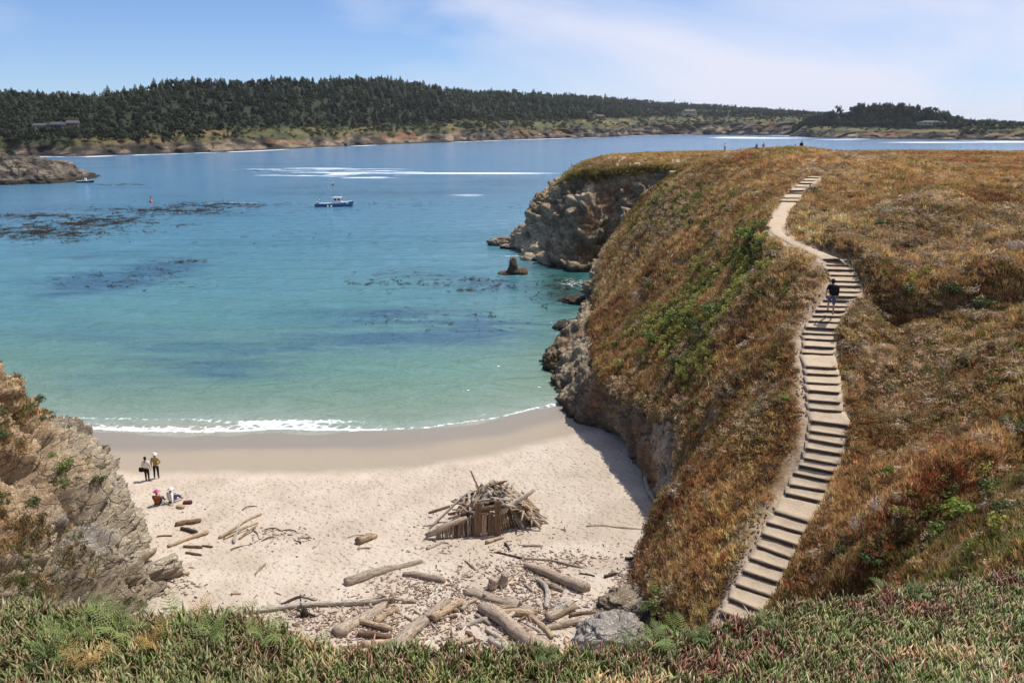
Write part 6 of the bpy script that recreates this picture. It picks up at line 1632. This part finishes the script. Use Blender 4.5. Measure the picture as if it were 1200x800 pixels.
def person(loc, rz, pose, label, top, bottom, hair='hair', hat=None, shoes='black', short=False, sleeve='el', scale=1.0, group=None, fingers=True):
    J = dict(STAND); J.update(pose)
    root = None
    names = list(J); ix = {n: k for k, n in enumerate(names)}
    V = [Vector(J[n]) for n in names]; E = [(ix[a], ix[b_]) for a, b_ in BONES]; R = [RAD[n.rstrip('LR') if n[-1] in 'LR' else n] for n in names]
    for s in 'LR':                                             # palm, five fingers of unequal length
        w_ = Vector(J['wr' + s]); e = Vector(J['el' + s]); d_ = (w_ - e).normalized(); side = d_.cross(Vector((1, 0, 0))); side = side.normalized() if side.length > .1 else Vector((0, 1, 0)); nrm = d_.cross(side)
        V.append(w_ + d_ * .075); R.append((.036, .018)); pm = len(V) - 1; E.append((ix['wr' + s], pm))
        if fingers:
            for j, (o_, l) in enumerate(((-.030, .068), (-.010, .078), (.010, .072), (.029, .055))):
                V.append(w_ + d_ * .105 + side * o_ ); R.append((.009, .009)); E.append((pm, len(V) - 1))
                V.append(w_ + d_ * (.105 + l * .85) + side * o_ + nrm * .02); R.append((.0075, .0075)); E.append((len(V) - 2, len(V) - 1))
            V.append(w_ + d_ * .055 + side * -.052 + nrm * .01); R.append((.010, .010)); E.append((pm, len(V) - 1))
            V.append(w_ + d_ * .095 + side * -.068 + nrm * .02); R.append((.008, .008)); E.append((len(V) - 2, len(V) - 1))
    body = skin_mesh('person', V, E, R, ix['pelvis'], SKIN)
    # face: nose, ears, eyes as small relief merged in the body mesh
    bm = bmesh.new(); bm.from_mesh(body); h = Vector(J['head']); fwd = Vector((0, -1, 0))
    for off, r_ in ((Vector((0, -.095, -.01)), .016), (Vector((.078, 0, 0)), .02), (Vector((-.078, 0, 0)), .02)):
        q = bmesh.ops.create_icosphere(bm, subdivisions=1, radius=r_)
        for v in q['verts']: v.co = v.co + h + off
    bm.to_mesh(body); bm.free(); body.polygons.foreach_set('use_smooth', [True] * len(body.polygons))
    o = obj('person', body); o.location = loc; o.rotation_euler = (0, 0, rz); o.scale = (scale,) * 3
    tag(o, label, 'person', group)
    fat = lambda n, f: tuple(x * f for x in RAD[n.rstrip('LR') if n[-1] in 'LR' else n])
    def garment(nm, bones, mat, f, root_n, cut=None):
        ns = []
        for a, b_ in bones:
            for q in (a, b_):
                if q not in ns: ns.append(q)
        vv = [Vector(J[q]) for q in ns]
        if cut:
            for q, toward, amt in cut: vv[ns.index(q)] = vv[ns.index(q)].lerp(Vector(J[toward]), amt)
        me = skin_mesh(nm, vv, [(ns.index(a), ns.index(b_)) for a, b_ in bones], [fat(q, f) for q in ns], ns.index(root_n), mat)
        obj(nm, me, o)
    sb = [('pelvis','waist'),('waist','chest'),('chest','neck')]
    cut = [('neck', 'chest', .45)]
    for s in 'LR':
        sb += [('chest','sh' + s), ('sh' + s,'el' + s)]
        if sleeve == 'wr': sb.append(('el' + s, 'wr' + s))
        else: cut.append(('el' + s, 'sh' + s, .25))
    garment('shirt', sb, CL[top], 1.34, 'chest', cut)
    tb = []; cut = []
    for s in 'LR':
        tb += [('pelvis','hip' + s), ('hip' + s,'knee' + s)]
        if not short: tb.append(('knee' + s,'ank' + s)); 
    garment('shorts' if short else 'trousers', [('waist','pelvis')] + tb, CL[bottom], 1.40, 'pelvis', [('waist', 'pelvis', .9)])
    for s in 'LR':
        me = skin_mesh('shoe', [Vector(J['ank' + s]) + Vector((0, 0.02, -.04)), Vector(J['toe' + s])], [(0, 1)], [(.048, .045), (.042, .032)], 0, CL[shoes]); obj('shoe', me, o)
    hd = Vector(J['head'])
    if hair:
        bm = bmesh.new(); bmesh.ops.create_uvsphere(bm, u_segments=14, v_segments=10, radius=1)
        for v in bm.verts:
            c_ = v.co.copy(); v.co = Vector((c_.x * .096, c_.y * .11 + .018, c_.z * .125 + .025))
            if c_.y < -.35 and c_.z < .35: v.co.y = max(v.co.y, -.06); 
            if c_.z < -.4 and c_.y > 0: v.co.z -= .03
        for v in bm.verts: v.co = v.co + hd
        me = bpy.data.meshes.new('hair'); bm.to_mesh(me); bm.free(); me.materials.append(HAIRM); me.polygons.foreach_set('use_smooth', [True] * len(me.polygons)); obj('hair', me, o)
    if hat:
        V2, F2 = [], []; n = 18
        for r_, z_ in ((.0, .135), (.085, .13), (.108, .06), (.112, .035), (.19, .025), (.19, .017), (.10, .012)):
            for k in range(n): V2.append(hd + Vector((r_ * math.cos(6.2832 * k / n), r_ * math.sin(6.2832 * k / n) * 1.1, z_ + .01)))
        for a in range(6):
            for k in range(n): F2.append((a * n + k, a * n + (k + 1) % n, (a + 1) * n + (k + 1) % n, (a + 1) * n + k))
        obj('hat', mesh_pd('hat', V2, F2, CL[hat]), o)
    return o
def V3(p): return Vector((float(p[0]), float(p[1]), float(p[2])))
# the pair standing at the damp sand
P1 = V3(sand(173, 563)); P2 = V3(sand(184, 560))
person(P1, math.pi, dict(kneeL=(.10, -.06, .50), ankL=(.11, -.03, .09), toeL=(.12, -.2, .035), elR=(-.25, .02, 1.14), wrR=(-.24, -.06, .9)), 'standing person with dark hair in white top and black trousers by the outcrop', 'white', 'black', scale=1.0)
person(P2, math.pi + .1, dict(elR=(-.36, .10, 1.18), wrR=(-.17, .14, 1.02), kneeL=(.13, -.05, .5), ankL=(.15, .0, .09), toeL=(.17, -.16, .035)), 'standing person in white hat and mustard shirt beside the person in white', 'mustard', 'black', hat='white', sleeve='wr', scale=1.05)
def bag(loc, size, mat, label, seed, cat='bag', strap=False, rz=0.0):
    bm = bmesh.new(); bmesh.ops.create_cube(bm, size=1.0); bmesh.ops.subdivide_edges(bm, edges=bm.edges[:], cuts=3, use_grid_fill=True)
    for v in bm.verts:
        c_ = v.co; rr = c_.length; k = .5 / max(abs(c_.x), abs(c_.y), abs(c_.z), 1e-6); s_ = (rr * k) ; f = .55 + .45 * (.5 / max(rr, .3)); n_ = 1 + .12 * math.sin(7 * c_.x + seed) * math.cos(6 * c_.y + 2 * seed)
        v.co = Vector((c_.x * size[0] * f * n_ * 1.3, c_.y * size[1] * f * 1.3, c_.z * size[2] * f * n_ * 1.3))
    me = bpy.data.meshes.new('bag'); bm.to_mesh(me); bm.free(); me.materials.append(CL[mat]); me.polygons.foreach_set('use_smooth', [True] * len(me.polygons))
    o = obj('bag', me); o.location = loc; o.rotation_euler = (0, 0, rz); tag(o, label, cat)
    if strap:
        V2, F2 = [], []; tube_into(V2, F2, [(-size[0] * .4, 0, size[2] * .4), (-size[0] * .25, 0, size[2] * .9), (size[0] * .25, 0, size[2] * .9), (size[0] * .4, 0, size[2] * .4)], .012, 5); obj('strap', mesh_pd('strap', V2, F2, CL[mat]), o)
    return o
bag(P1 + Vector((-.33, .03, .80)), (.30, .14, .24), 'black', 'black bag hanging at the hand of the person in white', 1, strap=True)
# the seated pair
SIT = dict(pelvis=(0, 0, .13), waist=(0, .05, .27), chest=(0, .06, .50), neck=(0, .02, .67), chin=(0, -.02, .75), head=(0, -.03, .84), top=(0, -.02, .935), hipL=(.10, -.03, .13), kneeL=(.14, -.36, .40), ankL=(.13, -.62, .09), toeL=(.13, -.78, .05),
           hipR=(-.10, -.03, .13), kneeR=(-.14, -.36, .40), ankR=(-.13, -.62, .09), toeR=(-.13, -.78, .05), shL=(.185, .05, .60), elL=(.27, -.08, .38), wrL=(.12, -.30, .42), shR=(-.185, .05, .60), elR=(-.27, -.08, .38), wrR=(-.12, -.30, .42))
P3_ = V3(sand(185, 592)); P4 = V3(sand(201, 589))
person(P3_, math.pi * 1.0, SIT, 'person in pink hat and rust jacket sitting on the sand', 'rust', 'navy', hat='pink', sleeve='wr', scale=1.08)
person(P4, math.pi * .86, dict(SIT, elR=(-.36, .22, .34), wrR=(-.42, .30, .10), kneeL=(.16, -.42, .26), ankL=(.17, -.78, .09), toeL=(.18, -.92, .12)), 'person in white hat and white shirt sitting beside the pink hat', 'white', 'navy', hat='white', shoes='maroon', sleeve='wr', scale=1.08)
bag(V3(sand(212, 595)) + Vector((0, 0, .10)), (.42, .26, .15), 'tan', 'tan bundle on the sand in front of the seated pair', 2, 'bundle', rz=-.3)
bag(V3(sand(220, 590)) + Vector((0, 0, .10)), (.46, .24, .15), 'maroon', 'dark maroon bundle on the sand right of the seated pair', 3, 'bundle', rz=.15)
# the walker on the steps
stp = np.array(STEP[30]).mean(0)
wl_ = V3(at_z(973, 369, stp[2] + .20)); 
W = dict(chest=(0, -.06, 1.29), neck=(0, -.12, 1.45), chin=(0, -.16, 1.52), head=(0, -.18, 1.60), top=(0, -.18, 1.70), shL=(.19, -.06, 1.40), shR=(-.19, -.06, 1.40), elL=(.27, .0, 1.13), elR=(-.26, .02, 1.13), wrL=(.26, -.14, .93), wrR=(-.26, -.10, .91), kneeL=(.11, -.22, .62), ankL=(.11, -.16, .24), toeL=(.12, -.34, .20))
wk = person(wl_, math.pi - .25, W, 'person in dark shirt and blue shorts climbing the wooden steps', 'black', 'denim', hat=None, short=True, scale=1.10, shoes='grey')
V2, F2 = [], []
bp = bag(wl_ + Vector((0.05, -.17, 1.35)), (.30, .17, .44), 'black', 'black backpack on the back of the person on the steps', 4, 'backpack', rz=-.25)
# tiny figures at the far rim of the headland
def rim_point(px_, Y): 
    q = at_y(px_, 180, Y); return Vector((float(q[0]), float(q[1]), float(land_z(q[0], q[1]))))
RIM = [(849, 'white', 'grey', None, 'distant standing person in white far out on the headland rim', 1.0, {}), (886, 'black', 'black', None, 'distant dark dressed person on the rim, left one of a pair', .85, {}), (894, 'tan', 'black', 'olive', 'distant person in tan on the rim, right one of a pair', .95, {}), (931, 'olive', 'olive', None, 'distant person in olive left of the big dark figure on the rim', .9, {}), (938.5, 'black', 'black', None, 'largest dark figure standing on the headland rim', 1.25, dict(elL=(.30, .02, 1.16), elR=(-.30, .02, 1.16)))]
RIM_Y = 176
for px_, a, b_, ht, lab, sc, ps in RIM:
    person(rim_point(px_, RIM_Y), .4 * px_, ps, lab, a, b_, hat=ht, scale=sc * 1.05, group='people on the headland rim', fingers=False, sleeve='wr')
bag(rim_point(938.5, RIM_Y) + Vector((0, .1, 1.45)), (.55, .3, .75), 'black', 'big black pack on the largest dark figure of the rim', 5, 'backpack')
V2, F2 = [], []; tube_into(V2, F2, [(0, 0, -.1), (0, 0, .9)], .06, 6); tube_into(V2, F2, [(0, 0, .88), (0, 0, .97)], .075, 6)
o = obj('marker_post', mesh_pd('marker_post', V2, F2, WD['grey'])); o.location = rim_point(871, RIM_Y); tag(o, 'thin wooden marker post on the headland rim', 'post')

# ------------------------------------------------------------------ boats
def paint(name, c, r_=0.35): return plain(name, c, r_, 0.08, 3, 0.4)
PB = dict(blue=paint('hull_blue', (0.03, 0.12, 0.32)), navy=paint('hull_bottom', (0.012, 0.03, 0.085)), white=paint('boat_white', (0.74, 0.74, 0.72)), grey=paint('boat_grey', (0.35, 0.36, 0.37)), glass=paint('window_dark', (0.015, 0.02, 0.03), .1), steel=paint('mast_steel', (0.30, 0.31, 0.32)), red=paint('buoy_red', (0.45, 0.04, 0.03)), orange=paint('buoy_float', (0.75, 0.72, 0.68)), black=paint('hull_black', (0.02, 0.02, 0.022)), deck=paint('deck_grey', (0.42, 0.41, 0.38)))
def hull_mesh(name, L, B, zb, zt, bow, mat, z0=None, sheer=.5, n=16, m=8):
    V, F = [], []
    for i in range(n):
        u = i / (n - 1); x = (u - .5) * L; hb = B / 2 * (1 - max(0, (u - .45) / .55) ** 2.2) * (0.88 + .12 * min(1, u * 4)); top = zt + sheer * max(0, (u - .35) / .65) ** 1.8
        for j in range(m + 1):
            w_ = j / m; z = zb + (top - zb) * w_; hw_ = hb * (0.55 + .45 * w_ ** .6); V.append((x + bow * u ** 3 * w_ ** 1.5 * (1 if u > .6 else 0), hw_, z))
        for j in range(m + 1):
            w_ = 1 - j / m; z = zb + (top - zb) * w_; hw_ = hb * (0.55 + .45 * w_ ** .6); V.append((x + bow * u ** 3 * w_ ** 1.5 * (1 if u > .6 else 0), -hw_, z))
    k = 2 * m + 2
    for i in range(n - 1):
        for j in range(k - 1): F.append((i * k + j, i * k + j + 1, (i + 1) * k + j + 1, (i + 1) * k + j))
        F.append((i * k + k - 1, i * k, (i + 1) * k, (i + 1) * k + k - 1))      # bottom
    F.append(tuple(range(k)))
    return mesh_pd(name, V, F, mat)
def box_me(name, size, mat, taper=1.0, bev=.04, shift=0.0):
    bm = bmesh.new(); bmesh.ops.create_cube(bm, size=1.0)
    for v in bm.verts:
        f = taper if v.co.z > 0 else 1; v.co = Vector((v.co.x * size[0] * f + (shift if v.co.z > 0 else 0), v.co.y * size[1] * f, (v.co.z + .5) * size[2]))
    bmesh.ops.bevel(bm, geom=bm.edges[:], offset=bev, segments=2, affect='EDGES'); me = bpy.data.meshes.new(name); bm.to_mesh(me); bm.free(); me.materials.append(mat); return me
def part(name, me, root, loc=(0, 0, 0), rot=(0, 0, 0)):
    o = obj(name, me, root); o.location = loc; o.rotation_euler = rot; return o
def tube_me(name, pts, r_, mat, ns=6):
    V2, F2 = [], []; tube_into(V2, F2, pts, r_, ns); return mesh_pd(name, V2, F2, mat)
bpos = at_z(391, 242, 0.0); wpx = bpos[1] / FPX * 1.0
LB = 43 * np.linalg.norm(bpos - np.array(CAM)) / FPX * 0.97
fb = empty('fishing_boat', bpos, 0.06); tag(fb, 'blue and white fishing boat with mast under way in the bay', 'boat'); s_ = LB / 10.5; fb.scale = (s_,) * 3
part('hull', hull_mesh('hull', 10.2, 3.0, -.6, .75, .7, PB['blue'], sheer=.75), fb)
part('hull_stripe', hull_mesh('hull_stripe', 10.25, 3.06, .70, .92, .72, PB['white'], sheer=.78), fb)
part('bottom_paint', hull_mesh('bottom_paint', 10.22, 3.03, -.6, .12, .4, PB['navy'], sheer=.05), fb)
cb = part('cabin', box_me('cabin', (2.6, 2.0, 1.75), PB['white'], .88, .06, -.12), fb, (1.2, 0, .75))
part('roof', box_me('roof', (2.7, 2.1, .12), PB['white'], 1, .04), cb, (-.12, 0, 1.75))
for y in (-1, 1):
    part('window', box_me('window', (.7, .05, .55), PB['glass'], 1, .015), cb, (.45, y * .93, .95), (y * .07, 0, 0)); part('window', box_me('window', (.7, .05, .55), PB['glass'], 1, .015), cb, (-.55, y * .93, .95), (y * .07, 0, 0))
part('window', box_me('window', (.05, 1.5, .55), PB['glass'], 1, .015), cb, (1.17, 0, .95), (0, -.12, 0))
part('window', box_me('window', (.05, 1.4, .9), PB['glass'], 1, .015), cb, (-1.33, 0, .5))
part('foredeck', box_me('foredeck', (2.2, 1.8, .5), PB['white'], .8, .06), fb, (3.2, 0, .85))
part('stern_box', box_me('stern_box', (.9, 2.2, .55), PB['grey'], .95, .04), fb, (-4.3, 0, .8))
part('mast', tube_me('mast', [(0, 0, 0), (0, 0, 4.4)], [.09, .05], PB['steel']), fb, (.15, 0, 2.5)); 
part('radar', box_me('radar', (.55, .55, .38), PB['black'], .8, .06), fb, (.15, 0, 5.9)); part('mast_lamp', box_me('mast_lamp', (.35, .35, .28), PB['white'], .8, .05), fb, (.15, 0, 6.55))
part('boom', tube_me('boom', [(0, 0, 0), (-1.3, 0, 3.1)], .05, PB['steel']), fb, (.0, 0, 2.7)); part('stay', tube_me('stay', [(0, 0, 6.3), (3.9, 0, 1.4)], .02, PB['steel'], 4), fb, (.15, 0, 0)); part('stay', tube_me('stay', [(0, 0, 6.2), (-4.6, 0, 1.2)], .02, PB['steel'], 4), fb, (.15, 0, 0))
part('bow_rail', tube_me('bow_rail', [(2.4, -1.2, 1.2), (2.5, -1.2, 1.9), (4.6, -.35, 2.15), (5.3, 0, 2.2), (4.6, .35, 2.15), (2.5, 1.2, 1.9), (2.4, 1.2, 1.2)], .035, PB['steel'], 5), fb)
for k, lab in ((0, 'left one of two white floats on the side of the fishing boat'), (1, 'right one of two white floats on the side of the fishing boat')):
    bl = obj('float_ball', pebble_mesh('float_ball', .27 * s_, 60 + k, PB['white'], 3)); bl.location = V3(bpos) + Vector((-1.3 * s_ + k * 1.0 * s_, -1.72 * s_, .22 * s_)); tag(bl, lab, 'float', 'floats of the fishing boat')
person(V3(bpos) + Vector((-4.2 * s_ + .3, -.2, .80 * s_)), 1.2, {}, 'person in white at the stern of the fishing boat', 'white', 'black', scale=.95, fingers=False)
# small open motorboat by the rocky point
mp_ = at_z(100, 214, 0.0); mb = empty('motorboat', mp_, .12); tag(mb, 'small white motorboat drifting by the rocky point', 'boat')
part('hull', hull_mesh('hull', 7.0, 2.3, -.35, .55, .5, PB['black'], sheer=.4), mb); part('gunwale', hull_mesh('gunwale', 7.05, 2.36, .48, .85, .52, PB['white'], sheer=.45), mb)
part('console', box_me('console', (1.0, 1.0, 1.3), PB['white'], .8, .05), mb, (.2, 0, .7)); part('windscreen', box_me('windscreen', (.06, .9, .5), PB['glass'], 1, .015), mb, (.55, 0, 1.9), (0, -.3, 0)); part('outboard_motor', box_me('outboard_motor', (.5, .5, 1.0), PB['black'], .8, .06), mb, (-3.6, 0, .3))
person(V3(mp_) + Vector((-1.1, .1, .45)), 1.6, {}, 'person in grey standing in the small motorboat', 'grey', 'navy', fingers=False)
# red mooring buoy
by_ = at_z(177, 237, 0.0); bo = empty('mooring_buoy', by_); tag(bo, 'small red mooring buoy with a short pole in the bay', 'buoy')
part('float', pebble_mesh('float', .55, 71, PB['red'], 3), bo, (0, 0, .2)); part('pole', tube_me('pole', [(0, 0, .4), (0, 0, 1.7)], .07, PB['black']), bo); part('topmark', box_me('topmark', (.4, .4, .4), PB['red'], .8, .05), bo, (0, 0, 1.6))

# ------------------------------------------------------------------ houses across the bay
HM = dict(wood=wood_mat('house_wood', (0.16, 0.11, 0.08), (0.26, 0.19, 0.14)), dark=paint('house_dark', (0.05, 0.055, 0.07), .7), tan=paint('house_tan', (0.42, 0.31, 0.17), .8), roof=plain('roof_shingle', (0.075, 0.075, 0.085), .8), pale=paint('house_pale', (0.30, 0.29, 0.26), .8), rroof=plain('roof_brown', (0.14, 0.10, 0.08), .8))
def far_ground(px_, py_):
    a, b_, _ = project(FARG.reshape(-1, 3)); d2 = (a - px_) ** 2 + (b_ - py_) ** 2; return FARG.reshape(-1, 3)[np.argmin(d2)]
def head_ground(px_, py_):
    a, b_, _ = project(HEADG.reshape(-1, 3)); d2 = (a - px_) ** 2 + (b_ - py_) ** 2; return HEADG.reshape(-1, 3)[np.argmin(d2)]
def house(P, wpx_, hpx_, wall, roof, label, rz=0.0, nwin=3, gable=True):
    k = P[1] / FPX; W_, H_ = wpx_ * k * .85, hpx_ * k * .8; Dp = max(7, W_ * .5)
    h = empty('house', (P[0], P[1] - 6, P[2] - .5), rz); tag(h, label, 'house', 'houses across the bay')
    wl_ = part('wall', box_me('wall', (W_, Dp, H_ * .62 + 1.2), HM[wall], 1, .05), h)
    zt_ = H_ * .62 + 1.2; rh = H_ * .42; e = .6
    V2 = [(-W_ / 2 - e, -Dp / 2 - e, 0), (W_ / 2 + e, -Dp / 2 - e, 0), (W_ / 2 + e, Dp / 2 + e, 0), (-W_ / 2 - e, Dp / 2 + e, 0), (-W_ / 2 + (0 if gable else W_ * .2), 0, rh), (W_ / 2 - (0 if gable else W_ * .2), 0, rh)]
    V2 += [(x, y, z - .25) for x, y, z in V2[:4]]
    part('roof', mesh_pd('roof', V2, [(0, 1, 5, 4), (2, 3, 4, 5), (1, 2, 5), (3, 0, 4), (0, 6, 7, 1), (1, 7, 8, 2), (2, 8, 9, 3), (3, 9, 6, 0), (6, 9, 8, 7)], HM[roof], False), h, (0, 0, zt_))
    for q in range(nwin): part('window', box_me('window', (W_ / nwin * .45, .12, zt_ * .32), PB['glass'], 1, .02), h, ((q + .5) / nwin * W_ - W_ / 2, -Dp / 2 - .03, zt_ * .48))
    part('chimney', box_me('chimney', (1.0, 1.0, rh + 1.0), HM['rroof'], 1, .04), h, (W_ * .25, .8, zt_))
house(far_ground(52, 151), 17, 7, 'tan', 'roof', 'tan house at the left end of the house row across the bay', .1, 4)
house(far_ground(72, 151), 16, 9, 'dark', 'roof', 'dark gabled house next to the tan house across the bay', -.1, 3)
house(far_ground(89, 150), 14, 9, 'wood', 'roof', 'brown house at the right end of the house row across the bay', .2, 3)
house(far_ground(808, 134), 14, 6, 'pale', 'rroof', 'small pale house in a clearing high above the far cliffs', 0, 3)
house(far_ground(702, 139), 10, 5, 'wood', 'rroof', 'small brown house at the edge of the wood above the cliffs', .2, 2)
house(far_ground(590, 146), 9, 4.5, 'pale', 'roof', 'pale roofed cottage on the grassy terrace across the bay', -.2, 2)
house(head_ground(1092, 147), 34, 5.5, 'pale', 'roof', 'long low pale house among the trees of the far headland', 0, 6, False)

# ------------------------------------------------------------------ sea air
bm = bmesh.new(); bmesh.ops.create_cube(bm, size=1.0)
for v in bm.verts: v.co = Vector((v.co.x * 44000, v.co.y * 11000 + 4500, -9 if v.co.z < 0 else 175))
hz_me = bpy.data.meshes.new('haze'); bm.to_mesh(hz_me); bm.free()
hm = bpy.data.materials.new('sea_air'); hm.use_nodes = True; hm.node_tree.nodes.clear()
ho = hm.node_tree.nodes.new('ShaderNodeOutputMaterial'); pv = hm.node_tree.nodes.new('ShaderNodeVolumePrincipled')
pv.inputs['Color'].default_value = (0.80, 0.87, 0.96, 1); pv.inputs['Density'].default_value = 0.00003; pv.inputs['Anisotropy'].default_value = 0.2
hm.node_tree.links.new(pv.outputs[0], ho.inputs['Volume']); hz_me.materials.append(hm)
tag(obj('haze', hz_me), 'thin sea haze over the bay', kind='stuff')
